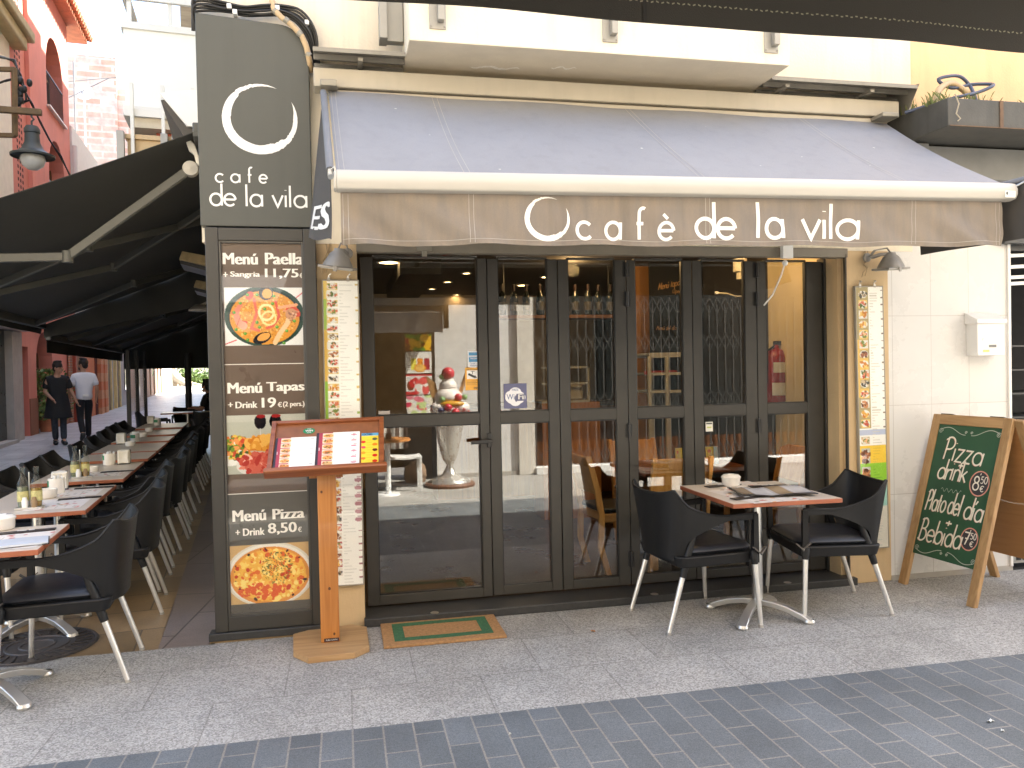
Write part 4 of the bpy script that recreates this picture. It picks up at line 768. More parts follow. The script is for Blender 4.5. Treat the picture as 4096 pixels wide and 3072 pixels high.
def menu_board(label, P0, w, h, tilt, kind):
    t = thing('menu_board', label, 'menu board', P0); t.rotation_euler = (0, tilt, 0)
    MB().box(0, w, 0, .022, -h, 0).build('backing', mat('board_backing', (.5, .47, .4), .6), t)
    MB().box(-.008, 0, -.004, .022, -h-.008, .008).box(w, w+.008, -.004, .022, -h-.008, .008).box(0, w, -.004, .022, 0, .008).box(0, w, -.004, .022, -h-.008, -h).build('frame', mat('pale_frame', (.33, .3, .24), .5), t, bev=.002)
    b = MB()
    for x in (w*.16, w*.72): b.tube([(x, .01, .008), (x, .005, .03), (x+.012, .0, .04), (x+.012, .02, .045)], .004, 6); b.box(x-.008, x+.008, -.003, .004, -.004, .02)
    b.build('hook', steel, t)
    pc = Pic(44, 380, w/h, (253, 252, 246))
    if kind == 0:
        pc.rect(0, 0, .12, .2, (236, 205, 110)); pc.rect(0, .06, .1, .16, (170, 205, 90)); pc.rect(0, .16, .12, .33, (232, 190, 90)); pc.rect(0, .33, .1, .52, (150, 200, 70)); pc.rect(0, .52, .12, 1, (240, 235, 230))
        dishes(pc, .1, .42, .005, .5, 18, 3, [(226, 200, 130), (236, 232, 222)]); dishes(pc, .1, .42, .62, .97, 12, 5, [(170, 70, 70), (236, 225, 215)])
        for k in range(13): pc.rect(.9, .01+.042*k, 1, .016+.042*k, (226, 200, 120) if k < 10 else (170, 200, 100))
        for k in range(6): y = .655+.026*k; pc.ell(.9, y, .11, .007, (190, 130, 140)); pc.rect(.86, y-.012, 1, y-.009, (170, 120, 130))
        for k in range(8): y = .82+.022*k; pc.rect(.88, y, 1, y+.004, (170, 110, 120))
        for k in range(95): y = .012+.0104*k; pc.rect(.46, y, .46+.38*random.random(), y+.0026, (222, 222, 216))
    else:
        pc.rect(0, 0, .45, .54, (176, 160, 116)); pc.rect(0, .2, .42, .42, (230, 190, 100)); pc.rect(0, .545, 1, .565, (190, 200, 225)); pc.rect(0, .605, 1, .675, (250, 210, 70)); pc.rect(0, .675, 1, .76, (150, 210, 60)); pc.rect(0, .76, 1, .84, (165, 215, 205)); pc.rect(0, .84, 1, 1, (226, 222, 210)); pc.rect(.46, 0, 1, .54, (254, 253, 247))
        dishes(pc, .08, .42, .01, .54, 14, 9, [(190, 170, 110), (240, 205, 110), (225, 220, 210)]); dishes(pc, .06, .38, .568, .603, 1, 8, [(205, 190, 160)]); dishes(pc, .06, .38, .61, .75, 2, 2, [(190, 195, 185)]); dishes(pc, .06, .38, .88, .99, 3, 1, [(225, 215, 200)])
        for k in range(20): y = .012+.0275*k; pc.rect(.92, y, 1, y+.004, (120, 100, 90))
        for k in range(95): y = .012+.0104*k; pc.rect(.5, y, .5+.34*random.random(), y+.0028, (210, 208, 196) if y < .6 else (225, 190, 80) if y < .675 else (120, 180, 50) if y < .76 else (200, 205, 195))
    pc.build('menu_print', t, frame((0, -.0005, -h), (1, 0, 0), (0, 0, 1)), 0, w, 0, h, .001, PRINT)
    MB().box(0, w, -.0035, -.0022, -h, 0).build('cover', case_glass, t)
    return t
menu_board('narrow wall menu board with dish photos, half hidden behind the wooden menu stand', (-.106, -.028, 2.042), .196, 1.78, rad(.3), 0)
menu_board('narrow wall menu board with yellow and green bands on the right pier', (3.385, -.028, 2.012), .2, 1.77, rad(-.8), 1)
lampm = mat('grey_cast_lamp', (.3, .28, .25), .5, m=.2, var=.12, vs=12); lensm = mat('dusty_lens', (.5, .48, .42), .25)
fl0 = thing('floodlight', 'grey floodlight on the left pier, pointing down beside the menu case', 'floodlight', (-.02, -.1, 2.12))
b = MB(); b.lathe([(0, .1), (.028, .1), (.032, .085), (.05, .07), (.082, .012), (.086, 0), (0, 0)], 20); b.build('housing', lampm, fl0, smooth=45)
MB().box(-.1, .1, -.07, .07, -.016, -.002).box(-.012, .012, -.076, -.07, -.03, .012).build('rim', lampm, fl0, bev=.005)
MB().box(-.085, .085, -.058, .058, -.02, -.0165).build('lens', lensm, fl0)
mnt = MB().lathe([(0, 0), (.032, 0), (.03, .014), (.012, .02), (0, .02)], 16).build('mount', lampm, fl0, smooth=40); mnt.rotation_euler = (rad(90), 0, 0)
mnt.location = (.03, .098, .075)
MB().tube([(.03, .08, .075), (.02, .04, .09), (0, 0, .09)], .012, 10).tube([(-.005, -.0, .1), (.0, .03, .13), (.03, .06, .12), (.035, .09, .08)], .005, 6).build('arm', lampm, fl0, smooth=40)
fl0.rotation_euler = (rad(8), rad(8), rad(-10))
f1 = copy_tree(fl0); f1.location = (3.585, -.12, 2.135); f1['label'] = 'grey floodlight on the right pier under the awning corner'; f1.rotation_euler = (rad(4), rad(-4), rad(12))
for ch in f1.children:
    if ch.name.startswith('mount'): ch.location = (-.09, .12, .075)
    if ch.name.startswith('arm'):
        ch.data = ch.data.copy()
        for v in ch.data.vertices: v.co.x = -v.co.x*2.6 if v.co.y > .03 else v.co.x
for i_, x in enumerate((-.085, 3.47)):
    s_ = thing('string_loop', ('thin string knotted beside the left floodlight', 'thin dry string hanging beside the right floodlight')[i_], 'string', (x, -.012, 2.19))
    MB().tube([(0, 0, .07), (.006, -.004, .02), (-.012, -.006, -.02), (.01, -.004, -.05), (-.02, -.005, -.075), (-.03, -.006, -.11)], .0028, 6).tube([(.02, 0, .07), (.01, -.004, .0), (-.02, -.006, -.03), (.015, -.005, -.04), (-.005, -.005, -.1)], .0024, 6).build('string', mat('dry_string', (.4, .3, .18), .9), s_)
# ================================================================== WOODEN MENU STAND
pine = woodmat('varnished_pine', (.36, .13, .025), (.5, .21, .05), .38, axis='z', coat=.3); redpine = woodmat('red_varnished_wood', (.2, .055, .018), (.32, .105, .035), .35, axis='x', coat=.3); ply = woodmat('plywood_base', (.35, .2, .085), (.48, .3, .14), .5, axis='x')
ls = thing('menu_stand', 'varnished wooden lectern with open menus in its tilted tray', 'menu stand')
oc = [(-.316, -.142), (-.298, -.426), (-.217, -.547), (.02, -.534), (.099, -.449), (.094, -.122), (.013, -.057), (-.237, -.093)]
cx, cy_ = -.105, -.3; oc = [(cx+(x-cx)*1.0, min(y, -.06)) for x, y in oc]
MB().prism(oc, 0, .034).build('base', ply, ls, bev=.003)
MB().box(-.157, -.057, -.345, -.3, .034, .97).build('post', pine, ls, bev=.004)
knm = mat('wood_knot', (.1, .035, .012), .5, var=.3, vs=60); b = MB()
for x, z, r_ in ((-.135, .86, .008), (-.105, .33, .009), (-.085, .08, .008)): b.add([(x+r_*math.cos(t*PI/6)*.8, -.3462, z+r_*math.sin(t*PI/6)) for t in range(12)], [tuple(range(12))])
b.build('knot', knm, ls, fix=False)
b = MB(); b.box(-.14, -.06, -.3475, -.3455, .04, .058); b.build('maker_plate', mat('dark_plate', (.03, .008, .012), .4), ls)
b = MB(); b.add(*typed('PUBLI CARPHI', frame((0, -.348, 0), (1, 0, 0), (0, 0, 1)), -.13, -.07, .045, .053, .0005, .01)); b.build('plate_lettering', inkw, ls, fix=False)
T0 = Vector((-.408, -.462, 1.0)); TY = Vector((.015, .26, .246)).normalized(); TX = Vector((1, .0, .012)).normalized(); fT = frame(T0, TX, TY); TW, THh = .608, .348
def slab(mb, x0, x1, y0, y1, o0, o1):
    mb.hexa([fT(x, y, o0) for x, y in ((x0, y0), (x1, y0), (x1, y1), (x0, y1))], [fT(x, y, o1) for x, y in ((x0, y0), (x1, y0), (x1, y1), (x0, y1))])
b = MB(); slab(b, .012, TW-.012, .012, THh-.012, -.022, -.008); b.build('tray_back', mat('worn_tray_board', (.27, .11, .05), .4, var=.25, vs=9), ls)
b = MB(); slab(b, 0, .026, 0, THh, -.03, .012); slab(b, TW-.026, TW, 0, THh, -.03, .012); slab(b, .026, TW-.026, THh-.02, THh, -.03, .0115); b.build('tray_frame', redpine, ls, bev=.003)
b = MB(); slab(b, -.012, TW+.014, -.028, .0, -.034, .03); b.build('ledge', redpine, ls, bev=.007)
b = MB(); b.hexa([(-.2, -.3, .93), (-.02, -.3, .93), (-.02, -.2, .93), (-.2, -.2, .93)], [(-.2, -.33, 1.05), (-.02, -.33, 1.05), (-.02, -.2, 1.17), (-.2, -.2, 1.17)]); b.build('support_block', pine, ls)
P_ = Pic(60, 40, 1.9, (150, 80, 50))
b = MB(); cx_, cz_ = .2, .278; b.add([fT(cx_+.032*math.cos(t*PI/16), cz_+.022*math.sin(t*PI/16), -.0065) for t in range(32)], [tuple(range(32))]); b.build('wifi_badge', mat('green_badge', S(15, 130, 85), .4), ls, fix=False)
b = MB(); b.add(*typed('FREE', fT, cx_-.01, cx_+.011, cz_+.011, cz_+.016, -.006, .03)); b.add(*typed('WIFI', fT, cx_-.02, cx_+.021, cz_-.006, cz_+.006, -.006, .06)); b.add(*typed('ZONE', fT, cx_-.011, cx_+.012, cz_-.016, cz_-.011, -.006, .03)); b.build('badge_lettering', inkw, ls, fix=False)
def leaflet(nm, label, cat, x0, x1, y0, y1, pic, o, grp=None):
    t = thing(nm, label, cat, group=grp); b = MB()
    b.hexa([fT(x, y, -.0075) for x, y in ((x0, y0), (x1, y0), (x1, y1), (x0, y1))], [fT(x, y, o) for x, y in ((x0, y0), (x1, y0), (x1, y1), (x0, y1))]); b.build('leaves', white_p, t)
    pic.build('printed_page', t, fT, x0, x1, y0, y1, o+.0006, PRINT_GLOSS); return t
def menupage(seed, ovals):
    pc = Pic(96, 80, 1.0, (244, 244, 244)); pc.rect(0, 0, .06, 1, (52, 40, 42)); pc.rect(.06, 0, .38, 1, (172, 58, 72)); pc.rect(.075, .44, .085, .52, (240, 230, 230)); rg = random.Random(seed)
    for k in range(6):
        y = .03+.158*k; pc.rect(.15, y, .4, y+.14, (236, 214, 190)); pc.ell(.275, y+.07, .115, .055, rg.choice([(222, 160, 84), (206, 128, 58), (214, 176, 120)]))
        pc.blobs(8, [(190, 100, 50), (240, 190, 110), (150, 80, 50), (110, 100, 50)], .014, lambda x, yy: ((x-.275)/.1)**2+((yy-y-.07)/.045)**2 < 1)
        if ovals: pc.ell(.86, y+.07, .07, .02, (205, 140, 160)); pc.line([(.84, y+.03), (.92, y+.02)], .01, (150, 100, 110))
        else: pc.line([(.86, y+.04), (.94, y+.035)], .01, (120, 110, 120))
    return pc
leaflet('menu_booklet', 'open menu booklet at the left of the wooden tray, prices marked with dark dashes', 'menu', .028, .242, .006, .23, menupage(1, 0), -.003, 'menus in the wooden tray')
leaflet('menu_booklet', 'open menu booklet in the middle of the wooden tray, prices in pink ovals', 'menu', .244, .476, .006, .252, menupage(2, 1), -.001, 'menus in the wooden tray')
P_ = Pic(60, 90, .6, (246, 214, 74)); P_.rect(0, 0, 1, .09, (110, 180, 225)); P_.rect(0, .09, 1, .1, (250, 235, 160)); rg = random.Random(3)
for k in range(11): P_.rect(.1+.2*(k % 2), .14+.078*k, .9-.15*(k % 3), .15+.078*k, (226, 180, 50))
for k in range(5):
    P_.ell(.78, .2+.17*k, .15, .045, [(90, 100, 70), (236, 140, 40), (110, 50, 40), (206, 50, 40), (206, 60, 40)][k]); P_.ell(.12, .28+.17*k, .13, .04, [(220, 60, 50), (236, 90, 100), (240, 160, 50), (236, 130, 60), (230, 200, 120)][k])
ck = leaflet('cocktail_sheet', 'yellow cocktail sheet with blue heading at the right end of the wooden tray', 'menu', .486, .578, .008, .238, P_, -.0045)
b = MB(); b.add(*typed('COCTAILS', fT, .489, .545, .220, .234, -.003, .05)); b.build('heading', mat('navy_print', S(20, 60, 120), .5), ck, fix=False)

# ================================================================== DOORMAT
dm = thing('doormat', 'brown coir doormat with a green rectangular border in front of the entrance', 'doormat', (.517, -.226, 0))
coir = mat('brown_coir', (.5, .27, .11), .95, var=.3, vs=60, bump=.9, bs=380); coirg = mat('green_coir', (.055, .17, .075), .95, var=.3, vs=60, bump=.9, bs=380)
MB().sheet(lambda u, v: Vector((-.341+.682*u, -.212+.424*v, .009+.001*math.sin(u*9)*math.sin(v*7))), 20, 12, .016).build('mat', coir, dm, bev=.004)
b = MB(); hw, hh = .278, .152
for x0, x1, y0, y1 in ((-hw, hw, hh-.05, hh), (-hw, hw, -hh, -hh+.05), (-hw, -hw+.06, -hh+.05, hh-.05), (hw-.06, hw, -hh+.05, hh-.05)): b.box(x0, x1, y0, y1, .016, .0195)
b.build('border', coirg, dm)

# ================================================================== CAFE CHAIRS AND TABLES
plastic = mat('black_chair_plastic', (.009, .009, .0095), .5, var=.12, vs=25, bump=.1, bs=420, rvar=.06, spec=.35)
cush_m = mat('dark_blue_grey_vinyl', (.022, .025, .033), .4, var=.15, vs=14, bump=.08, bs=300)
leg_m = mat('chair_leg_aluminium', (.72, .70, .66), .34, m=.75, var=.05, vs=12)
def cafe_chair():
    t = thing('terrace_chair', '', 'chair', group='black plastic armchairs with aluminium legs')
    # shell: U-shaped wall (arm - back - arm); k runs -1..1 round the U; +x is forward
    def plan(k):
        a = abs(k); s_ = 1 if k > 0 else -1
        if a > .5: q = (a-.5)/.5; return (-.155+.405*q, s_*(.262+.028*q-.012*math.sin(PI*q)))
        q = a/.5; an = q*PI/2; return (-.155-.115*math.cos(an)**.9 if an < PI/2 else -.155, s_*.262*math.sin(an)**.72)
    def ztop(k):
        a = abs(k)
        if a < .34: return .778+.03*(a/.34)**2.2
        q = (a-.34)/.66; e_ = min(1, q/.7); return .808-.166*(1-(1-e_)**2.1)+.012*max(0, q-.55)/.45
    def zbot(k):
        a = abs(k)
        if a < .43: return .40
        q = min(1, (a-.43)/.36); return .40+(.618-.40)*(q**.42)
    def SH(u, v):
        k = u*2-1; x, y = plan(k); zt, zb = ztop(k), zbot(k); z = zb+(zt-zb)*v; h = max(0, (z-.42)/.38)
        lean = -.045*h**1.1*(1-min(1, max(0, (abs(k)-.3)/.45))); fl_ = (.84+.22*h) if abs(k) < .5 else 1+(.06*h-.16*(1-h))*max(0, 1-(abs(k)-.5)/.2)
        return Vector((x+lean, y*fl_, z))
    b = MB(); b.sheet(SH, 64, 10, .009)
    # arm rails (rolled edge) and front posts
    edge = [SH(i/64, 1)+Vector((0, 0, .002)) for i in range(65)]; b.tube(edge, .0075, 8)
    for s_ in (-1, 1):
        e_ = plan(s_); b.hexa([(e_[0]-.022, s_*.275, .648), (e_[0]+.006, s_*.275, .652), (e_[0]+.006, s_*.299, .652), (e_[0]-.022, s_*.299, .648)], [(.222, s_*.258, .39), (.256, s_*.258, .39), (.259, s_*.297, .37), (.222, s_*.297, .37)])
    b.build('shell', plastic, t, bev=0, smooth=50)
    # seat pan with skirt
    b = MB()
    def rr(x0, x1, w, z, r_=.05, n=5):
        P = []
        for (cx, cy__, a0) in ((x1-r_, w-r_, 0), (x0+r_, w-r_, 90), (x0+r_, -w+r_, 180), (x1-r_, -w+r_, 270)):
            P += [(cx+r_*math.cos(rad(a0+90*i/n)), cy__+r_*math.sin(rad(a0+90*i/n)), z) for i in range(n+1)]
        return P
    b.hexa(rr(-.22, .25, .255, .365), rr(-.235, .262, .266, .43)); b.build('seat', plastic, t, bev=.008, smooth=40)
    b = MB(); A = rr(-.19, .255, .232, .43, .07); B = rr(-.2, .27, .245, .45, .08); D = rr(-.19, .255, .235, .468, .08); E_ = rr(-.12, .2, .17, .474, .06); n = len(A)
    b.add(A+B+D+E_, [tuple(range(n))[::-1]]+[(k*n+i, k*n+(i+1) % n, (k+1)*n+(i+1) % n, (k+1)*n+i) for k in range(3) for i in range(n)]+[tuple(range(3*n, 4*n))]); b.build('cushion', cush_m, t, smooth=60)
    for sx, sy in ((1, 1), (1, -1), (-1, 1), (-1, -1)):
        top = Vector((.235 if sx > 0 else -.165, sy*(.278 if sx > 0 else .225), .42)); bot = Vector((.258 if sx > 0 else -.295, sy*(.305 if sx > 0 else .24), 0))
        mid = top+(bot-top)*(.26 if sx < 0 else .14)
        b = MB(); b.tube([top+Vector((0, 0, .12 if sx < 0 else .02)) if sx > 0 else top+Vector((.045, -sy*.0, .13)), top, mid], [.016, .024, .019], 10); b.build('leg_socket', plastic, t, smooth=50)
        l_ = MB().tube([mid, bot+Vector((0, 0, .012))], [.0155, .0125], 12).build('leg', leg_m, t, smooth=50)
        MB().tube([bot+Vector((0, 0, .014)), bot], .0135, 12).build('foot_cap', mat('grey_foot_cap', (.4, .38, .34), .5), l_, smooth=50)
    for s_ in (1, -1):
        b = MB(); b.bar((.262, s_*.292, .425), (.215, s_*.309, .462), .006, .022, (0, 1, 0)); b.bar((.262, s_*.309, .425), (.30, s_*.300, .46), .006, .022, (0, 1, 0)); b.ball((.263, s_*.313, .425), .009, 8, 6); b.build('cushion_strap', mat('grey_strap', (.11, .1, .09), .5), t)
    return t
ch0 = cafe_chair(); uch = []
place(ch0, uch, (2.02, -.362, 0), rad(5), 'black armchair left of the square table by the glass doors')
place(ch0, uch, (2.895, -.375, 0), rad(170), 'black armchair right of the square table by the glass doors, blue cushion showing')
lam = mat('pale_laminate', (.6, .52, .43), .35, var=.05, vs=8); edge_m = mat('red_brown_edge', (.33, .1, .045), .42, var=.15, vs=10)
def cafe_table(name, label, loc, w, d, rz=0, mats=1, grp=None, ncol=1):
    t = thing('terrace_table', label, 'table', loc, rz, grp)
    MB().box(-w/2, w/2, -d/2, d/2, .72, .7445).build('tabletop', edge_m, t, bev=.003)
    tp = t.children[-1]; MB().box(-w/2+.004, w/2-.004, -d/2+.004, d/2-.004, .7446, .7456).build('laminate', lam, tp)
    for cy__ in ([0] if ncol == 1 else [-d/4, d/4]):
        MB().tube([(0, cy__, .075), (0, cy__, .72)], .032, 18).lathe([(.0, .7), (.1, .705), (.1, .72)], 16, (0, cy__, 0)).build('column', steel, t, smooth=50)
        b = MB()
        for k in range(4):
            a = rad(45+90*k); dx, dy = math.cos(a), math.sin(a); px, py = -dy, dx; R1 = .31
            pts = [(0.02, .105, .03), (.09, .1, .026), (.17, .085, .025), (.25, .055, .027), (R1, .022, .03)]
            up_ = [[(dx*r_+px*w_, cy__+dy*r_+py*w_, z), (dx*r_-px*w_, cy__+dy*r_-py*w_, z)] for r_, z, w_ in pts]; dn = [[(dx*r_+px*w_*.8, cy__+dy*r_+py*w_*.8, max(0, z-.035)), (dx*r_-px*w_*.8, cy__+dy*r_-py*w_*.8, max(0, z-.035))] for r_, z, w_ in pts]
            V = []; 
            for u_, d_ in zip(up_, dn): V += u_+d_
            F_ = [(0, 2, 3, 1)]
            for i in range(4): o = i*4; F_ += [(o, o+1, o+5, o+4), (o+2, o+6, o+7, o+3), (o, o+4, o+6, o+2), (o+1, o+3, o+7, o+5)]
            F_.append((16, 17, 19, 18)); b.add(V, F_); b.lathe([(0, .0), (.03, 0), (.033, .012), (.028, .026)], 12, (dx*.295, cy__+dy*.295, 0))
        b.build('base', mat('cast_aluminium', (.66, .64, .6), .36, m=.8, var=.06), t, bev=.004)
    return t
def placemat(parent_label, loc, rz, seed, w=.42, d=.3):
    rg = random.Random(seed); pc = Pic(84, 60, w/d, (224, 216, 208))
    for k in range(26): x, y = rg.random(), rg.random(); pc.ell(x, y, .02+.03*rg.random(), .02+.02*rg.random(), rg.choice([(190, 70, 70), (205, 110, 90), (150, 120, 90), (120, 120, 100), (225, 170, 120)]), rg.random()*3)
    for k in range(24): y = .06+.037*k; x = rg.random()*.6; pc.rect(x, y, x+.2, y+.008, (180, 172, 165))
    t = thing('paper_placemat', parent_label, 'placemat', loc, rz, 'printed paper placemats')
    pc.build('printed_paper', t, lambda x, y, off=0: Vector((x, y, off)), -w/2, w/2, -d/2, d/2, .0006); return t
sleeve_m = mat('dark_cutlery_sleeve', (.03, .022, .02), .5, var=.2)
def sleeve(label, loc, rz):
    t = thing('cutlery_sleeve', label, 'cutlery sleeve', loc, rz, 'dark paper cutlery sleeves')
    MB().sheet(lambda u, v: Vector((-.12+.24*u, -.03+.06*v, .004+.004*math.sin(PI*v)*math.sin(PI*u))), 8, 6, .004).build('sleeve', sleeve_m, t, smooth=50)
    MB().box(-.045, -.005, -.012, .0, .0105, .0112).box(.005, .03, -.012, .0, .0105, .0112).build('print', white_p, t); return t
porc = mat('white_porcelain', (.78, .75, .69), .18, var=.02, coat=.3)
def pot(label, loc, s_=1, lid=True):
    t = thing('ashtray_pot', label, 'pot', loc, random.random()*6, 'white lidded table pots'); 
    MB().lathe([(0, 0), (.045*s_, 0), (.052*s_, .008), (.054*s_, .05*s_), (.05*s_, .05*s_), (.048*s_, .012), (0, .012)], 24).build('bowl', porc, t, smooth=50)
    if lid: MB().lathe([(.057*s_, .048*s_), (.058*s_, .056*s_), (.045*s_, .068*s_), (.02*s_, .07*s_), (.012*s_, .06*s_), (0, .06*s_)], 24).build('lid', porc, t, smooth=50)
    return t
TB = (2.395, -.445, 0)
tb = cafe_table('table', 'square table with pale top and red edge standing alone in front of the glass doors', TB, .662, .728, rad(-1), grp='terrace tables')
zt = .746
placemat('paper placemat under the menus at the front of the square table by the doors', (2.33, -.56, zt), rad(95), 3, .5, .36); placemat('paper placemat at the far side of the square table, under the white pot', (2.42, -.25, zt), rad(92), 8, .4, .3)
pot('white lidded pot alone on the square table by the doors', (2.36, -.2, zt+.001), 1.05)
sleeve('dark cutlery sleeve lying under the white pot on the square table', (2.31, -.19, zt+.001), rad(10)); sleeve('dark cutlery sleeve at the far right of the square table by the doors', (2.56, -.3, zt+.001), rad(-8)); sleeve('dark cutlery sleeve at the near left of the square table by the doors', (2.24, -.65, zt+.001), rad(14))
mn = thing('folded_menu', 'open grey menu folder lying across the front of the square table by the doors', 'menu', (2.43, -.56, zt+.002), rad(-8))
P_ = Pic(80, 50, 1.6, (188, 186, 186)); P_.rect(0, .02, .18, .98, (150, 132, 110)); P_.rect(.5, .02, .7, .98, (160, 140, 112)); P_.rect(.2, .1, .46, .9, (206, 206, 208)); P_.rect(.72, .1, .98, .9, (210, 210, 212))
for k in range(12): P_.rect(.22, .14+.06*k, .42, .16+.06*k, (180, 180, 182)); P_.rect(.75, .14+.06*k, .95, .16+.06*k, (182, 182, 184))
fm = lambda x, y, off=0: Vector((x, y, .012+.012*abs(math.sin(x*9+.4))+.004*math.sin(y*20)+off))
MB().sheet(lambda u, v: fm(-.22+.44*u, -.13+.26*v, -.004), 24, 8, .006).build('folder', mat('dark_menu_cover', (.025, .022, .022), .4), mn, smooth=50)
P_.build('pages', mn, fm, -.21, .21, -.122, .122, .0005, PRINT_GLOSS)

# ================================================================== CHALKBOARD
ab = thing('chalkboard_sign', 'wooden A-board with a green chalkboard advertising pizza, standing by the white wall', 'A-board')
awood = woodmat('weathered_oak_frame', (.3, .17, .07), (.44, .27, .12), .55, axis='z')
FL, FR, TL, TR = Vector((3.66, -.055, 0)), Vector((3.70, -.675, 0)), Vector((3.965, -.05, 1.145)), Vector((4.02, -.68, 1.125))
AX = (FR-FL).normalized(); AU = ((TL-FL)+(TR-FR)).normalized(); AU = (AU-AX*AU.dot(AX)).normalized(); fA = frame(FL, AX, AU); Wb = (FR-FL).length; Hb = (TL-FL).length
def abar(mb, x0, x1, y0, y1, o0, o1, F_=None):
    F_ = F_ or fA; q = ((x0, y0), (x1, y0), (x1, y1), (x0, y1)); mb.hexa([F_(x, y, o0) for x, y in q], [F_(x, y, o1) for x, y in q])
fwv = .062
for x0 in (0, Wb-fwv): b = MB(); abar(b, x0, x0+fwv, 0, Hb, -.03, 0); b.build('leg', awood, ab, bev=.004)
b = MB(); abar(b, fwv, Wb-fwv, Hb-.068, Hb, -.029, -.001); b.build('top_rail', woodmat('weathered_oak_rail', (.3, .17, .07), (.44, .27, .12), .55, axis='y'), ab, bev=.003)
zb = .225
b = MB(); abar(b, fwv, Wb-fwv, zb, Hb-.068, -.022, -.010); b.build('chalk_panel', mat('green_chalk_panel', (.018, .075, .034), .6, var=.2, vs=5), ab)
fB = frame(fA(0, 0, -.0099), AX, AU); b = MB(); pk = MB()
chalk = mat('cream_chalk', (.78, .72, .6), .85, var=.1, vs=60); chalkp = mat('pink_chalk', (.62, .27, .2), .85)
def chalkw(t, x0, x1, y, h, sl=0, w=.0105):
    F1 = lambda x, yy, off=0: fB(x, yy+(x-x0)*sl, off); F2 = lambda x, yy, off=0: fB(x-.004, yy+(x-x0)*sl-.003, off*.5)
    strokes(pk, t, x0, y, h, w*.8, F2, .0006, .22, shear=.12, width=x1-x0, jit=.06); strokes(b, t, x0, y, h, w, F1, .0012, .22, shear=.12, width=x1-x0, jit=.06)
pw0, pw1 = fwv, Wb-fwv; pw = pw1-pw0; X_ = lambda k: pw0+pw*k
chalkw('Pizza', X_(.17), X_(.78), .88, .082, -.03); chalkw('drink', X_(.14), X_(.6), .75, .074, .0); chalkw('+', X_(.45), X_(.52), .835, .045)
chalkw('Plato', X_(.05), X_(.37), .53, .076, 0); chalkw('del', X_(.42), X_(.61), .53, .076); chalkw('día', X_(.68), X_(.95), .52, .078)
chalkw('+', X_(.44), X_(.53), .455, .04); chalkw('Bebida', X_(.04), X_(.72), .32, .082, .0)
for cx, cy__, R, big_, sm in ((.82, .755, .07, '8', "50"), (.84, .4, .062, '7', "50")):
    dk = MB(); dk.add([fB(X_(cx)+R*math.cos(t*PI/16), cy__+R*1.12*math.sin(t*PI/16), .0008) for t in range(32)], [tuple(range(32))]); dk.build('price_disc', mat('dark_chalk_disc', (.04, .035, .038), .8), ab, fix=False)
    ribbon(pk, [(X_(cx)+R*math.cos(t*PI/20), cy__+R*1.12*math.sin(t*PI/20)) for t in range(41)], .008, fB, .0012)
    strokes(b, big_, X_(cx)-R*.62, cy__-R*.62, R*.72, .009, fB, .0016, width=R*.6); strokes(b, sm, X_(cx)+R*.12, cy__+R*.05, R*.35, .005, fB, .0016, width=R*.66); strokes(b, "'", X_(cx)-.003, cy__+R*.1, R*.45, .005, fB, .0016, width=.008); strokes(b, '€', X_(cx)+R*.2, cy__-R*.7, R*.34, .005, fB, .0016, width=R*.35)
fn = MB()
for yb, sg_ in ((Hb-.1, 1), (.255, -1)):
    for q0, q1 in ((.05, .46), (.96, .55)):
        pts = []
        for i in range(40):
            t_ = i/39; x = q0+(q1-q0)*t_; pts.append((X_(x), yb+sg_*(.018*math.sin(t_*PI*1.6)-.012*t_)))
        ribbon(fn, pts, .004, fB, .001)
        for xx, r0_ in ((q0, .018), (q1, .01)): ribbon(fn, [(X_(xx)+r0_*(1-i/30)*math.cos(i*.45), yb-sg_*.012+r0_*(1-i/30)*math.sin(i*.45)) for i in range(28)], .003, fB, .0011)
ribbon(fn, [(X_(.25)+.0065*i, .68+.012*math.sin(i*1.1)) for i in range(26)], .0022, fB, .001)
pk.build('pink_chalk_shadow', chalkp, ab, fix=False); b.build('chalk_writing', chalk, ab, fix=False); fn.build('chalk_flourish', mat('thin_chalk', (.5, .52, .44), .9), ab, fix=False)
# rear leaf and chain
BR = Vector((4.42, -.66, 0)); BLf = Vector((4.38, -.07, 0)); BU = ((TL-BLf)+(TR-BR)).normalized(); AX2 = (BR-BLf).normalized(); BU = (BU-AX2*BU.dot(AX2)).normalized(); fR = frame(BLf+Vector((.03, 0, 0)), AX2, BU); Hr = (TL-BLf).length
for x0 in (0, Wb-fwv): b = MB(); abar(b, x0, x0+fwv, 0, Hr-.01, 0, .03, fR); b.build('leg', awood, ab, bev=.004)
b = MB(); abar(b, fwv, Wb-fwv, .21, Hr-.02, .008, .02, fR); b.build('rear_panel', woodmat('orange_plywood', (.40, .18, .06), (.45, .215, .075), .5, axis='y'), ab)
p0, p1 = fA(Wb-.01, .68, -.03), fR(Wb-.01, .68, 0); pts = [p0+(p1-p0)*(i/20)+Vector((0, 0, -.03*math.sin(PI*i/20)+.003*(i % 2))) for i in range(21)]
MB().tube(pts, .0016, 5).build('chain', greymetal, ab)
b = MB(); abar(b, .06, .16, Hb-.002, Hb+.006, -.028, -.004); abar(b, Wb-.17, Wb-.07, Hb-.002, Hb+.006, -.028, -.004); b.build('hinge', blackm, ab)

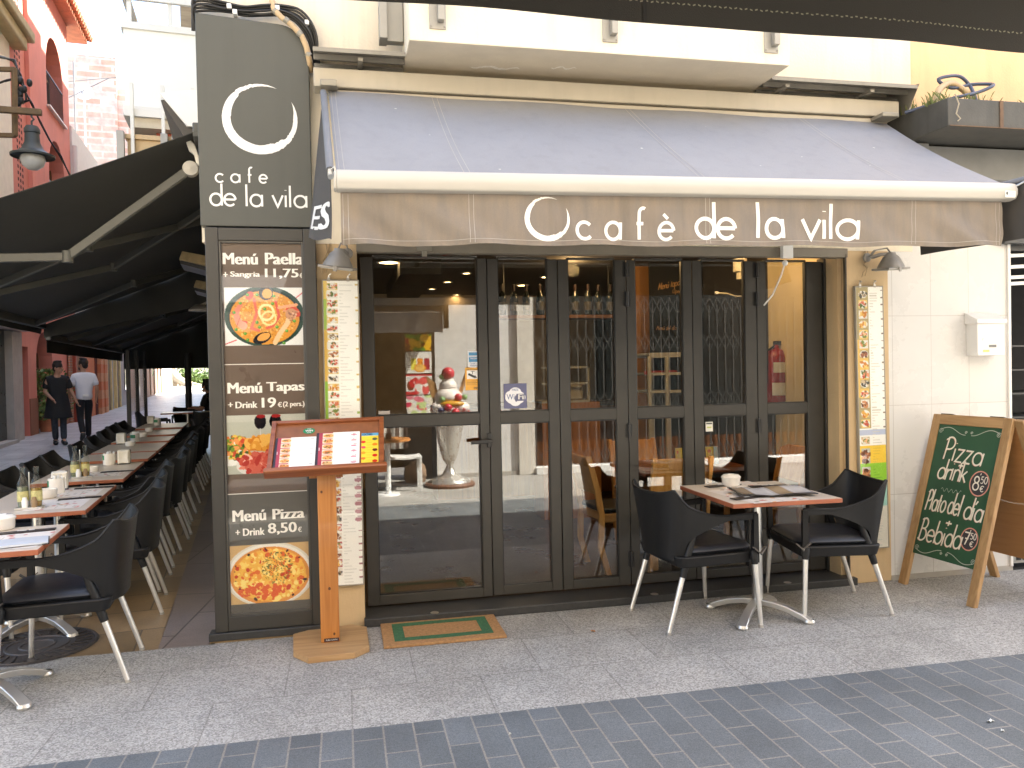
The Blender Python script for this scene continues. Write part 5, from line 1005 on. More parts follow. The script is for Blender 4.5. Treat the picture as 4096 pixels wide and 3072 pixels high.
# ================================================================== WHITE WALL, LETTERBOX, SHOP NEXT DOOR
wt = brickmat('white_wall_tiles', (.65, .64, .615), (.67, .665, .64), (.45, .43, .4), .306, .614, .0022, .28, off=0, axes='xz', big=.02, bump=.05)
nb_ = thing('neighbour_shop', 'white tiled shop front with a dark weedy canopy at the right edge', 'shop')
b = MB().box(-.031, .93, .004, .3, -1.206, 1.76); o = b.build('wall', wt, nb_, loc=(3.686, 0, 1.206), label='white tiled wall')
MB().box(4.617, 4.64, -.01, .3, .03, 2.9).build('corner_trim', white_p, nb_, bev=.003)
MB().box(3.656, 4.64, -.004, .003, 0, .035).build('skirting', mat('grey_skirting', (.4, .38, .34), .8), nb_)
canm = mat('dark_weathered_canopy', (.07, .068, .06), .6, var=.3, vs=5, streak=.3, bump=.1)
b = MB(); b.hexa([(3.62, -.6, 2.93), (9, -.6, 2.93), (9, -.002, 2.95), (3.66, -.002, 2.95)], [(3.62, -.6, 3.1), (9, -.6, 3.1), (9, -.002, 3.15), (3.66, -.002, 3.15)]); b.build('canopy', canm, nb_, bev=.005)
b = MB()
for x in (4.0, 4.55): b.box(x-.012, x+.012, -.606, -.6005, 2.935, 3.098)
b.box(3.63, 9, -.607, -.6005, 2.93, 2.936); b.build('canopy_joint', mat('rusty_joint', (.14, .085, .05), .8, var=.3, vs=30), nb_)
MB().box(3.7, 3.78, -.25, 0, 2.6, 2.93).box(3.785, 5.2, -.2, 0, 2.72, 2.93).build('soffit_box', mat('grey_soffit_box', (.22, .22, .21), .5), nb_, bev=.004)
MB().box(4.5, 9, .02, .3, 2.28, 2.9).build('fascia', mat('dark_fascia', (.03, .032, .035), .4), nb_)
MB().box(4.55, 8, -.05, .015, 2.32, 2.45).box(4.62, 8, -.25, .0, 2.62, 2.7).build('shutter_housing', mat('dark_housing', (.05, .052, .055), .4), nb_, bev=.004)
b = MB()
for z in (2.245, 2.165, 2.09, 2.045): b.hexa([(4.64, .03, z-.012), (7.5, .03, z+.13), (7.5, .05, z+.13), (4.64, .05, z-.012)], [(4.64, .03, z+.012), (7.5, .03, z+.155), (7.5, .05, z+.155), (4.64, .05, z+.012)])
b.build('slat', white_p, nb_)
b = MB(); b.box(4.64, 9, 1.9, 2, 0, 2.9); b.box(4.64, 9, .3, 2, 2.3, 2.32); b.box(4.64, 4.66, .3, 2, 0, 2.9); b.box(8.9, 9, .3, 2, 0, 2.9); b.box(4.64, 9, .0, 2, -.02, .012); b.build('shop_interior', mat('dark_shop_inside', (.02, .02, .022), .8, var=.4, vs=12), nb_)
b = MB()
for z in (1.6, 1.42, 1.24, 1.06, .88, .7): b.box(4.66, 6, .28, .7, z, z+.012)
b.build('shelf', mat('dark_shelf', (.06, .06, .06), .5), nb_)
capm = [mat('green_cap_cloth', (.02, .16, .085), .8), mat('red_black_cap_cloth', (.12, .03, .03), .8, var=.8, vs=20), mat('grey_cap_cloth', (.05, .055, .055), .8, var=.5, vs=30)]
for k, (x, z, m, lb) in enumerate(((4.72, 1.252, 0, 'green cap on the dark shop shelf at the right edge'), (4.87, 1.252, 1, 'red and black cap on the dark shop shelf at the right edge'), (4.73, 1.072, 2, 'grey cap on the lower dark shop shelf at the right edge'), (4.9, 1.072, 2, 'second grey cap farther in on the lower shop shelf'))):
    t = thing('cap', lb, 'cap', (x, .42, z), rad(-30), 'caps on the shop shelves')
    MB().lathe([(.085, 0), (.088, .04), (.07, .085), (.035, .11), (0, .115)], 18).build('crown', capm[m], t, smooth=60)
    MB().sheet(lambda u, v: Vector((.07*math.sin((u-.5)*2.6)*(1+.2*v), -.075-.07*v*math.cos((u-.5)*2.4), .012-.012*v-.012*(u-.5)**2*4)), 10, 5, .004).build('peak', capm[m], t, smooth=60)
vg = MB(); vg.box(4.645, 4.95, -.006, .02, .05, .3)
vg.build('vent_grille', mat('grey_grille', (.33, .33, .31), .5), nb_); b = MB()
for i in range(5):
    for j in range(4): b.box(4.665+.055*i, 4.705+.055*i, -.009, -.0065, .07+.056*j, .1+.056*j)
b.build('vent_slot', blackm, nb_)
lb = thing('letterbox', 'white metal letterbox with a sloped lid fixed to the white tiled wall', 'letterbox')
MB().box(4.275, 4.495, -.1, .003, 1.535, 1.765).build('body', white_p, lb, bev=.004)
b = MB(); b.hexa([(4.262, .002, 1.84), (4.262, -.112, 1.785), (4.262, -.112, 1.758), (4.262, .002, 1.758)], [(4.508, .002, 1.84), (4.508, -.112, 1.785), (4.508, -.112, 1.758), (4.508, .002, 1.758)]); b.build('lid', white_p, lb, bev=.003)
lk = MB().lathe([(0, 0), (.009, 0), (.01, -.003)], 12).build('lock', steel, lb); lk.location = (4.32, -.102, 1.65); lk.rotation_euler = (rad(90), 0, 0)
MB().box(4.365, 4.425, -.1025, -.1003, 1.592, 1.61).build('name_plate', mat('grey_name_plate', (.2, .2, .19), .4), lb); MB().box(4.318, 4.368, -.1025, -.1003, 1.56, 1.575).build('yellow_tag', mat('yellow_tag', (.7, .62, .2), .5), lb)
for k, (px, py, sz, c, lb_) in enumerate(((2372, 2526, .012, (.6, .25, .08), 'tiny orange scrap on the pavement between the doormat and the table'), (3962, 2886, .016, (.75, .75, .72), 'small white paper scrap on the dark pavers at the right'), (4010, 2925, .01, (.7, .7, .66), 'smaller pale crumb below the white scrap on the dark pavers'), (2040, 2938, .007, (.7, .68, .62), 'tiny pale crumb on the dark pavers near the lower centre'))):
    p = on_z(px, py, .002); t = MB().sheet(lambda u, v: Vector((sz*(u-.5)*2, sz*.5*(v-.5)*2+.002*math.sin(u*5), .004+.004*math.sin(u*4+v*3))), 5, 4, .002).build('paper_scrap', mat('litter_%d' % k, c, .8), None, smooth=60, loc=p); tag(t, lb_, 'paper scrap'); t.rotation_euler = (0, 0, .5*k)
# weeds and hoses on the canopy
wd = thing('canopy_weeds', 'green weeds growing along the top of the dark canopy', 'weeds'); wd['kind'] = 'stuff'; b = MB(); rg = random.Random(9)
for _ in range(700):
    t_ = rg.random(); x, y = (3.63+rg.random()*.35, -.55+rg.random()*.5) if t_ < .4 else (3.95+rg.random()*1.3, -.5+rg.random()*.3)
    h = rg.uniform(.02, .07)*(1.3 if t_ < .4 else 1); a = rg.random()*6.28; lx, ly = rg.uniform(-.03, .03), rg.uniform(-.03, .03); dx, dy = .004*math.cos(a), .004*math.sin(a); z = 3.1+.08*(y+.6)
    b.add([(x-dx, y-dy, z-.01), (x+dx, y+dy, z-.01), (x+lx+dx*.5, y+ly+dy*.5, z+h*.8), (x+lx*1.6, y+ly*1.6, z+h)], [(0, 1, 2, 3)])
b.build('blades', mat('weed_green', (.1, .15, .03), .7, var=.5, vs=40, c2=(.2, .2, .06)), wd, fix=False)
hs = thing('coiled_hose', 'coil of blue and buff hose lying on top of the dark canopy', 'hose')
a = on_y(3860, 350, -.3); b = MB(); c_ = on_y(3830, 350, -.35)
b.tube(spline([(c_.x-.2, -.4, 3.13), (c_.x-.14, -.35, 3.24), (c_.x, -.3, 3.31), (c_.x+.12, -.3, 3.25), (c_.x+.14, -.35, 3.17)]), .02, 8); b.build('buff_pipe', cond_m, hs, smooth=60)
MB().tube(spline([(3.6, -.25, 3.12), (c_.x-.1, -.4, 3.17), (c_.x+.1, -.4, 3.22), (c_.x+.22, -.4, 3.27), (c_.x+.24, -.35, 3.3), (c_.x+.15, -.3, 3.31), (c_.x, -.3, 3.28), (c_.x-.1, -.3, 3.33), (c_.x+.05, -.3, 3.36), (c_.x+.14, -.3, 3.3), (c_.x+.1, -.4, 3.16)]), .011, 8).build('blue_hose', mat('blue_hose', (.06, .075, .12), .4), hs, smooth=60)
MB().tube([(3.66, -.612, 3.12), (3.68, -.62, 3.06), (3.665, -.615, 3.0), (3.69, -.62, 2.97), (3.67, -.62, 2.955)], .004, 6).build('dry_tendril', mat('dry_tendril', (.4, .34, .25), .9), hs)
# ================================================================== TERRACE IN THE SIDE STREET
TR = [(0, .65), (1.08, 1.12), (2.53, 1.25), (4.06, .72), (4.9, 1.06), (6.12, .76), (7.0, 1.06), (8.2, 1.16)]
tl = ['nearest small terrace table at the left edge, by the grey pavement', 'second terrace table back, with the nearest oil bottles', 'third terrace table back, carrying the second oil bottle set', 'fourth terrace table back from the pavement', 'fifth terrace table back from the pavement', 'sixth terrace table back from the pavement', 'seventh terrace table back, beside the first glass screen post', 'eighth terrace table, last of the long row under the awnings']
for (s0, ln), lb in zip(TR, tl): p = STG(-.31, s0+ln/2); cafe_table('table', lb, p, .62, ln, TH, grp='terrace tables', ncol=2 if ln > 1 else 1)
p = STG(-.2, 12.2); cafe_table('table', 'far terrace table beyond the row, where the dark seated person sits', p, .9, .6, TH, grp='terrace tables')
ordn = ['first', 'second', 'third', 'fourth', 'fifth', 'sixth', 'seventh', 'eighth', 'ninth', 'tenth', 'eleventh', 'twelfth', 'thirteenth']
rs = [.53, 1.66, 2.27, 2.95, 3.6, 4.3, 5.05, 5.75, 6.45, 7.2, 7.9, 8.6, 9.3]
for k, s in enumerate(rs): place(ch0, uch, STG(.02+random.uniform(-.03, .03), s), TH+PI+rad(random.uniform(-5, 5)), 'nearest terrace chair, its aluminium feet on the grey pavement at the left' if k == 0 else 'terrace chair %s from the pavement in the right-hand row' % ordn[k])
lsq = [1.55, 2.3, 3.05, 3.78, 4.5, 5.65, 6.5, 7.45, 8.3, 9.1]
for k, s in enumerate(lsq): place(ch0, uch, STG(-.66+random.uniform(-.03, .03), s), TH+rad(random.uniform(-5, 5)), 'terrace chair %s from the pavement in the left-hand row' % ordn[k])
for e_, s, rz, lb in ((-.75, 11.8, 10, 'terrace chair just past the glass screen, left of the far table'), (-.25, 12.9, -85, 'terrace chair behind the far table, seen against the bright street'), (.2, 11.4, 95, 'terrace chair in front of the far table, under the dark end curtain')):
    place(ch0, uch, STG(e_, s), TH+rad(rz), lb)
zT = .7465
def tz(px, py): p = on_z(px, py, zT); return (p.x, p.y, zT+gz(p.y))
def cruet(label, loc, rz):
    t = thing('oil_bottle_set', label, 'cruet set', loc, rz, 'oil and vinegar sets on the terrace tables')
    MB().box(-.07, .07, -.045, .045, 0, .012).tube([(0, 0, .01), (0, 0, .2), (0, 0, .215)], .004, 8).build('tray', steel, t, bev=.003)
    oil = mat('olive_oil', (.28, .16, .015), .1, coat=.5); vin = mat('pale_vinegar', (.16, .17, .11), .12, coat=.5); clear = glassmat('bottle_clear_glass', (.9, .93, .9), 1.45); lab = mat('bottle_label_yellow', (.5, .46, .2), .6, var=.3, vs=60)
    for x, m, h in ((-.035, vin, .13), (.035, oil, .12)):
        MB().lathe([(0, .013), (.027, .013), (.028, h), (0, h)], 14, (x, .005, 0)).build('contents', m, t, smooth=50)
        MB().lathe([(.030, .013), (.0305, .14), (.024, .165), (.014, .185), (.013, .22), (.016, .225), (.015, .245), (.0, .246)], 14, (x, .005, 0)).build('bottle', clear, t, smooth=50)
        MB().lathe([(.0312, .045), (.0312, .105)], 14, (x, .005, 0)).build('paper_label', lab, t, smooth=50)
    for x, m in ((-.018, white_p), (.03, mat('pepper', (.25, .17, .09), .7))):
        MB().lathe([(0, .012), (.016, .012), (.017, .05), (.012, .06), (.012, .07), (0, .072)], 12, (x, -.032, 0)).build('shaker', m, t, smooth=50)
    return t
def napkins(label, loc, rz):
    t = thing('napkin_holder', label, 'napkin holder', loc, rz, 'napkin holders on the terrace tables')
    MB().box(-.05, .05, .03, .06, 0, .12).box(-.052, .052, -.055, .06, 0, .006).build('case', mat('dark_steel', (.12, .12, .12), .3, m=.8), t, bev=.004)
    MB().sheet(lambda u, v: Vector((-.047+.094*u, -.035+.012*math.sin(PI*u)*math.sin(PI*v), .006+.118*v)), 8, 8, .05).build('napkins', mat('white_napkins', (.75, .72, .64), .9), t, bev=.006); return t
def jar(label, loc, rz=0):
    t = thing('sugar_jar', label, 'pot', loc, rz, 'sugar sachet pots on the terrace tables')
    MB().lathe([(0, 0), (.046, 0), (.05, .01), (.05, .1), (.046, .1), (.045, .012), (0, .012)], 20).build('pot', porc, t, smooth=50)
    MB().lathe([(.0508, .045), (.0508, .085)], 8, a0=PI*1.15, a1=PI*1.6).build('green_mark', mat('green_print', (.02, .2, .08), .5), t)
    b = MB(); rg = random.Random(2)
    for _ in range(7): x, y = rg.uniform(-.03, .03), rg.uniform(-.03, .03); b.box(x-.012, x+.012, y-.002, y+.002, .03, .11+.01*rg.random())
    b.build('sachets', white_p, t); return t
cruet('oil bottles on the second terrace table, nearest set to the camera', tz(120, 2034), TH); cruet('oil bottles in the middle of the third terrace table', tz(322, 1911), TH+.3)
pot('white lidded pot on the nearest terrace table at the left edge', tz(8, 2118), 1.1); pot('white pot beside the oil bottles on the second terrace table', tz(186, 1992), 1.15, False); pot('small pale pot behind the oil bottles on the third terrace table', tz(370, 1885), .8, False)
jar('white sugar pot with green mark on the second terrace table', tz(226, 1972), -1); napkins('napkin holder on the second terrace table', tz(240, 1957), TH+.2)
jar('white sugar pot with green mark on the third terrace table', tz(437, 1859), -.9); napkins('napkin holder on the third terrace table', tz(497, 1855), TH)
napkins('napkin holder on the fourth terrace table', tz(486, 1776), TH); pot('white pot on the fourth terrace table', tz(521, 1784), 1, False); jar('sugar pot on the fifth terrace table', tz(540, 1768), 0); pot('white pot on the sixth terrace table', tz(571, 1752), 1, False); pot('white pot on the seventh terrace table', tz(597, 1733), 1, False); napkins('napkin holder on the eighth terrace table', tz(604, 1708), TH); jar('sugar pot on the eighth terrace table', tz(630, 1712), 0); pot('white pot on the far terrace table by the big post', tz(783, 1655), 1.1, False)
sleeve('dark cutlery sleeve on the nearest terrace table', tz(112, 2128), TH+.1); sleeve('dark cutlery sleeve at the right front of the second terrace table', tz(320, 1994), TH+.1); sleeve('dark cutlery sleeve at the right rear of the second terrace table', tz(378, 1952), TH); sleeve('dark cutlery sleeve at the right of the third terrace table', tz(470, 1887), TH)
placemat('paper placemat at the right front corner of the nearest terrace table', STG(-.17, .26, zT), TH+rad(90), 11, .42, .3); placemat('paper placemat at the front of the second terrace table', STG(-.2, 1.4, zT), TH+rad(90), 12); placemat('paper placemat at the rear of the second terrace table', STG(-.2, 1.92, zT), TH+rad(90), 13); placemat('paper placemat on the third terrace table', STG(-.2, 2.95, zT), TH+rad(90), 14)
nm = thing('folded_menu', 'pale folded menu on the nearest terrace table', 'menu', tz(62, 2178), TH+.2)
MB().sheet(lambda u, v: Vector((-.13+.26*u, -.09+.18*v, .006+.004*math.sin(3*u))), 8, 6, .008).build('pages', mat('pale_blue_paper', (.5, .53, .57), .5), nm, smooth=50); MB().box(.105, .135, -.09, .09, .001, .008).build('spine', sleeve_m, nm)
mh = thing('manhole_cover', 'round dark iron manhole cover under the nearest terrace table', 'manhole cover', on_z(150, 2585, .002))
b = MB().lathe([(0, .006), (.30, .006), (.31, .0)], 40); b.build('cover', mat('cast_iron', (.07, .06, .055), .5, m=.3, var=.3, vs=30, bump=.2), mh)
b = MB()
for r_ in (.09, .16, .3): b.lathe([(r_-.012, .006), (r_-.008, .012), (r_, .012), (r_+.004, .006)], 40)
for k in range(28): a = 2*PI*k/28; c_, s_ = math.cos(a), math.sin(a); b.bar((.19*c_, .19*s_, .009), (.275*math.cos(a+.12), .275*math.sin(a+.12), .009), .012, .008)
b.build('tread', MATS['cast_iron'], mh)

# terrace awnings on folding arms
dcl = mat('dark_awning_cloth', (.035, .034, .028), .8, var=.12, bump=.1, bs=700); dal = mat('dark_grey_aluminium', (.085, .085, .075), .45, m=.3)
def terrace_awning(label, s0, s1, zw, zf, ef, vh, arms):
    t = thing('terrace_awning', label, 'awning', group='dark awnings over the terrace')
    F_ = lambda u, v: ST(.62+(ef-.62)*v, s0+(s1-s0)*u, zw+(zf-zw)*v-.03*math.sin(PI*v))
    MB().sheet(F_, 24, 12, .004).build('fabric', dcl, t, smooth=60)
    b = MB(); b.bar(ST(ef, s0, zf-.03), ST(ef, s1, zf-.03), .07, .09); b.build('front_bar', dal, t, bev=.01)
    MB().sheet(lambda u, v: ST(ef-.02+.01*math.sin(u*30)*v, s0+(s1-s0)*u, zf-.07-vh*v), 60, 4, .003).build('valance', dcl, t, smooth=60)
    b = MB(); b.bar(ST(.64, s0, zw+.01), ST(.64, s1, zw+.01), .1, .1); b.build('roller', dal, t, bev=.01)
    for (A, B, C_) in arms:
        for p, q in ((A, B), (B, C_)): b = MB(); b.bar(p, q, .035, .06); b.build('arm', dal, t, bev=.006)
        MB().tube([Vector(B)-Vector((0, 0, .04)), Vector(B)+Vector((0, 0, .04))], .035, 12).build('elbow', dal, t, smooth=40)
    return t
a0 = on_s(762, 675, 1.95); a1 = on_s(270, 1027, 2.15); a2 = a1+EV*-1.25+Vector((0, 0, -.06))
def onp(px, py, dz):                          # on the underside plane of the first awning
    za, k = 3.17-.42*.66-dz, .42; d = ray(px, py); n_ = Vector((0, 0, 1))-EV*k; c_ = za-k*SO.dot(EV)
    return CAM+d*((c_-CAM.dot(n_))/d.dot(n_))
arms1 = [(a0, a1, a2)]
for k, (s_, sh_) in enumerate(((3.9, .9), (4.4, -.9), (7.3, -1.0))):
    A = ST(.56, s_, 3.05); B = ST(-.35, s_+sh_, 2.62); C_ = ST(-1.55, s_+sh_*.25, 2.19); arms1.append((A, B, C_))
A1 = terrace_awning('big dark awning stretched on folding arms over the nearest terrace tables', 1.75, 7.75, 3.16, 2.24, -1.62, .07, arms1)
h_ = MB().lathe([(0, .03), (.05, .025), (.055, 0), (.055, -.03), (0, -.03)], 20).build('hub', mat('grey_cast_hub', (.36, .35, .32), .35, m=.5), A1, smooth=40); h_.location = a0; h_.rotation_euler = (rad(90), 0, TH)
pts = [on_s(x, y, 1.9) for x, y in ((742, 562), (758, 556), (778, 575), (795, 625), (800, 660), (785, 655), (775, 615), (755, 600))]; b = MB(); b.hexa(pts, [p+SV*.05 for p in pts]); b.build('bracket', mat('cream_bracket', (.75, .72, .64), .35), A1, bev=.006)
q = [on_s(x, y, 2.5) for x, y in ((637, 372), (700, 364), (800, 358), (800, 507), (748, 505))]; b = MB(); b.hexa(q, [p+SV*.03 for p in q]); b.build('hood_end', white_p, A1, bev=.003, label='white end plate of the awning hood')
q2 = [ST(.33, 2.53, 3.60), ST(.66, 2.53, 3.66), ST(.66, 2.53, 3.15), ST(.60, 2.53, 3.15)]; b = MB(); b.hexa(q2, [p+SV*5.2 for p in q2]); b.build('hood', mat('dark_brown_hood', (.075, .066, .055), .6), A1)
arms2 = [(ST(.56, s_, 2.85), ST(-.35, s_+d_, 2.5), ST(-1.52, s_+d_*.3, 2.07)) for s_, d_ in ((8.4, 1), (10.9, -1), (11.4, 1), (14.2, -1))]
MB().sheet(lambda u, v: ST(.62-2.24*u, 7.77+.015*math.sin(u*25), (3.16-.92*u-.02)*(1-v)+(2.55-.5*u)*v), 30, 4, .004).build('gap_sheet', dcl, A1, smooth=60)  # added dark sheet hiding the bright gap between the two awnings
A2 = terrace_awning('second dark awning farther down the side street, over the far tables', 7.9, 14.6, 2.95, 2.1, -1.6, .17, arms2)
MB().sheet(lambda u, v: ST(-1.6+2.25*u, 14.62+.02*math.sin(u*25), (2.08+.95*u)*(1-v)+1.69*v), 30, 6, .004).build('end_curtain', dcl, A2, smooth=60)
for k, (s_, lb) in enumerate(((12.1, 'dark screen post nearest the camera, left of the far tables'), (13.3, 'dark screen post in the middle of the glass screen'), (14.6, 'dark screen post at the far end of the glass screen'))):
    p = STG(-1.2, s_); t = thing('screen_post', lb, 'post', p, TH, 'posts of the glass wind screen'); MB().box(-.035, .035, -.035, .035, 0, 1.95).build('upright', mat('dark_post', (.03, .028, .025), .5), t, bev=.004); MB().box(-.07, .07, -.07, .07, 0, .012).build('foot', MATS['dark_post'], t)
sc_ = thing('glass_screen', 'clear glass wind screen panels between the dark terrace posts', 'glass screen')
for s0, s1 in ((12.14, 13.26), (13.34, 14.56)): b = MB(); b.hexa([STG(-1.205, s0, .15), STG(-1.195, s0, .15), STG(-1.195, s1, .15), STG(-1.205, s1, .15)], [STG(-1.205, s0, 1.75), STG(-1.195, s0, 1.75), STG(-1.195, s1, 1.75), STG(-1.205, s1, 1.75)]); b.build('pane', case_glass, sc_)
p = STG(-.33, 14.5); t = thing('awning_post', 'thick dark post standing in the bright gap under the far awning', 'post', p, TH); MB().tube([(0, 0, 0), (0, 0, 1.9)], .07, 14).lathe([(.0, .02), (.16, .02), (.17, 0)], 16).build('upright', MATS['dark_post'], t, smooth=40)
for k, (px, py, S_, lb) in enumerate(((790, 1062, 5.0, 'beige terrace heater on the wall just left of the menu case, nearest'), (835, 1165, 6.6, 'second beige terrace heater, lower and farther along the wall'))):
    c_ = on_s(px, py, S_); t = thing('patio_heater', lb, 'heater', c_, TH, 'wall heaters under the terrace awning')
    MB().hexa([(-.16, -.28, .02), (.16, -.28, -.05), (.16, .28, -.05), (-.16, .28, .02)], [(-.13, -.26, .11), (.16, -.26, .06), (.16, .26, .06), (-.13, .26, .11)]).build('case', mat('rusty_cream_case', (.42, .32, .17), .5, var=.25, vs=14), t, bev=.006)
    MB().hexa([(-.15, -.26, -.02), (.15, -.26, -.1), (.15, .26, -.1), (-.15, .26, -.02)], [(-.15, -.26, .015), (.15, -.26, -.055), (.15, .26, -.055), (-.15, .26, .015)]).build('grille', blackm, t); MB().box(.16, .62-es(c_)[0], -.05, .05, -.02, .04).build('bracket', dal, t)
c_ = on_s(800, 1240, 6.0); t = thing('floodlight', 'grey floodlight under the dark terrace awning, left of the menu case', 'floodlight', c_)
MB().lathe([(0, .06), (.05, .06), (.12, .01), (.13, 0), (.13, -.015), (0, -.015)], 20).build('housing', lampm, t, smooth=40); MB().tube([(0, 0, .05), (.1, .02, .1), (.62-es(c_)[0], .04, .1)], .014, 8).build('arm', lampm, t)

# balconies on the rear wing, seen past the sign
bal = thing('side_balcony', 'balcony with frosted white panels and pale rails, left of the sign box', 'balcony')
frost = mat('frosted_panel', (.8, .8, .75), .35, var=.03, vs=.8)
def sb(mb, e0, e1, s0, s1, z0, z1): q = [ST(e, s) for e, s in ((e0, s0), (e1, s0), (e1, s1), (e0, s1))]; return mb.hexa([p+Vector((0, 0, z0)) for p in q], [p+Vector((0, 0, z1)) for p in q])
S_ = 6.0; palm = mat('pale_rail_paint', (.72, .71, .66), .4, var=.03)
b = MB(); sb(b, -.35, .68, S_, S_+.012, 4.62, 5.5); sb(b, -.35, -.338, S_+.012, S_+4, 4.62, 5.5); b.build('panel', frost, bal)
b = MB(); sb(b, -.37, .68, S_-.03, S_+.04, 5.5, 5.58); sb(b, -.37, .68, S_-.03, S_+.04, 4.52, 4.62); sb(b, -.38, -.31, S_+.04, S_+4, 5.5, 5.58); sb(b, -.38, -.31, S_+.04, S_+4, 4.52, 4.62); sb(b, -.33, .7, S_-.02, S_+.03, 5.84, 5.92); sb(b, -.36, -.28, S_-.02, S_+3.9, 5.84, 5.92)
for e_ in (-.31, .12, .6): sb(b, e_, e_+.05, S_+.013, S_+.06, 4.6, 5.85)
b.build('rail', palm, bal, bev=.004)
b = MB(); sb(b, -.3, .68, S_+.06, S_+4, 4.4, 4.52); b.build('slab', soffm, bal)
b = MB(); sb(b, .2, .68, S_+.9, S_+2.6, 5.5, 7.5); b.build('shutter_wall', woodmat('brown_boarding', (.3, .22, .13), (.42, .33, .2), .6, axis='x'), bal)
b2_ = thing('side_balcony', 'lower beige balcony with grey brackets just above the dark terrace awning', 'balcony')
b = MB(); sb(b, -.24, .68, 5.2, 5.3, 3.2, 4.02); sb(b, -.26, .68, 5.17, 5.3, 4.02, 4.07); b.build('parapet', beige, b2_, bev=.004)
b = MB(); sb(b, -.26, .68, 5.17, 5.22, 4.26, 4.34)
for e_ in (-.2, .1, .4): sb(b, e_, e_+.035, 5.14, 5.19, 3.85, 4.6)
b.build('rail', palm, b2_, bev=.003)
b = MB()
for e_ in (-.33, .09, .2): sb(b, e_, e_+.07, 5.1, 5.17, 3.35, 4.08)
b.build('bracket', MATS['galvanised_plate'], b2_, bev=.003)
b = MB(); sb(b, -.05, .68, 6.2, 6.3, 3.9, 4.39); b.build('red_shutter', mat('red_shutter', (.36, .07, .03), .6), b2_)

# ================================================================== HOUSES ALONG THE SIDE STREET
from mathutils.geometry import tessellate_polygon
fW = frame(ST(-4.1, 0, 0), SV, (0, 0, 1))
def arch(x0, x1, z0, z1, arched=True, n=10):
    if not arched: return [(x0, z0), (x1, z0), (x1, z1), (x0, z1)]
    r_ = (x1-x0)/2; ry = min(r_, (z1-z0)*.5); return [(x0, z0), (x1, z0)]+[((x0+x1)/2+r_*math.cos(PI*i/n), z1-ry+ry*math.sin(PI*i/n)) for i in range(n+1)]
def wall_holes(mb, outer, holes, depth, fr, off=0):
    loops = [outer]+holes; flat = [p for l_ in loops for p in l_]; tris = tessellate_polygon([[Vector((x, y, 0)) for x, y in l_] for l_ in loops])
    mb.add([fr(x, y, off) for x, y in flat], [tuple(t) for t in tris])
    for h in holes: n = len(h); mb.add([fr(x, y, off) for x, y in h]+[fr(x, y, off-depth) for x, y in h], [(i, (i+1) % n, n+(i+1) % n, n+i) for i in range(n)])
def back(mb, h, depth, fr, off=0): mb.add([fr(x, y, off-depth+.002) for x, y in h], [tuple(range(len(h)))])
def sxz(px, py, E=-4.1): e_, s, z = es(on_e(px, py, E)); return s, z
glass_d = mat('dark_window', (.02, .022, .025), .12, var=.2); redm = mat('salmon_red_render', (.68, .25, .19), .8, var=.09, vs=1.2, bump=.1, streak=.1); redd = mat('brown_red_base', (.28, .12, .07), .8, var=.15, vs=2)
rh = thing('red_house', 'salmon red house with arched windows and tiled eaves on the side street', 'house')
s0, s1 = 16.85, 23.3
w1 = arch(20.45, 22.5, 9.0, 11.15); w2 = arch(20.45, 22.4, 6.0, 8.25); n0, n1 = sxz(87, 1500)[0], sxz(114, 1500)[0]; a0_, a1_ = sxz(146, 1500)[0], sxz(212, 1500)[0]
nich = arch(n0, n1, .15, 2.3, False); big = arch(a0_, a1_, .15, 2.75)
b = MB(); wall_holes(b, [(s0, -.2), (s1, -.2), (s1, 12.3), (s0, 12.3)], [w1, w2, nich, big], .45, fW); b.build('wall', redm, rh, fix=False)
b = MB(); sb(b, -9, -4.56, s0, s1, -.2, 12.3); b.build('house_body', redm, rh)
b = MB(); sb(b, -4.1, -4.0, 18.2, 19.5, 2.9, 12.3); b.build('pilaster', redm, rh, bev=.01)
for h, nm in ((w1, 'window'), (w2, 'window'), (big, 'door')):
    b = MB(); back(b, h, .4, fW); w_ = b.build(nm, glass_d, rh, fix=False)
    x0, x1 = min(p[0] for p in h), max(p[0] for p in h); zb_, zt_ = h[0][1], max(p[1] for p in h)
    b = MB()
    for x in (x0+.05, (x0+x1)/2, x1-.05): b.bar(fW(x, zb_, -.36), fW(x, zt_-.5, -.36), .06, .06, (1, 0, 0))
    b.bar(fW(x0, zt_-.95, -.36), fW(x1, zt_-.95, -.36), .06, .06); b.build('frame', mat('brown_joinery', (.16, .08, .035), .5), w_)
    if nm == 'window':
        b = MB(); b.bar(fW(x0, zb_+.95, -.02), fW(x1, zb_+.95, -.02), .03, .03)
        for i in range(18): x = x0+(x1-x0)*i/17; b.bar(fW(x, zb_, -.02), fW(x, zb_+.95, -.02), .012, .012, (1, 0, 0))
        b.build('railing', blackm, w_); b = MB(); b.bar(fW(x0-.05, zb_-.03, .03), fW(x1+.05, zb_-.03, .03), .12, .05); b.build('sill', palm, w_)
b = MB(); back(b, nich, .3, fW); b.build('niche_back', mat('deep_red', (.3, .07, .045), .8), rh, fix=False)
for x0, x1 in ((s0, n0), (n1, a0_), (a1_, s1)):
    b = MB(); b.hexa([fW(x0+.01, -.1, .0), fW(x1-.01, -.1, .0), fW(x1-.01, 1.05, .0), fW(x0+.01, 1.05, .0)], [fW(x0+.01, -.1, .025), fW(x1-.01, -.1, .025), fW(x1-.01, 1.05, .025), fW(x0+.01, 1.05, .025)]); b.build('base_band', redd, rh)
b = MB(); sb(b, -4.35, -3.75, s0-.1, s1+1.3, 12.3, 12.42)
for i in range(34): s_ = s0+(s1+1.3-s0)*i/33; b.tube([ST(-3.6, s_, 12.46), ST(-5.2, s_, 12.95)], .09, 8)
b.build('eaves', mat('terracotta_tiles', (.42, .16, .08), .8, var=.3, vs=4), rh)
b = MB()
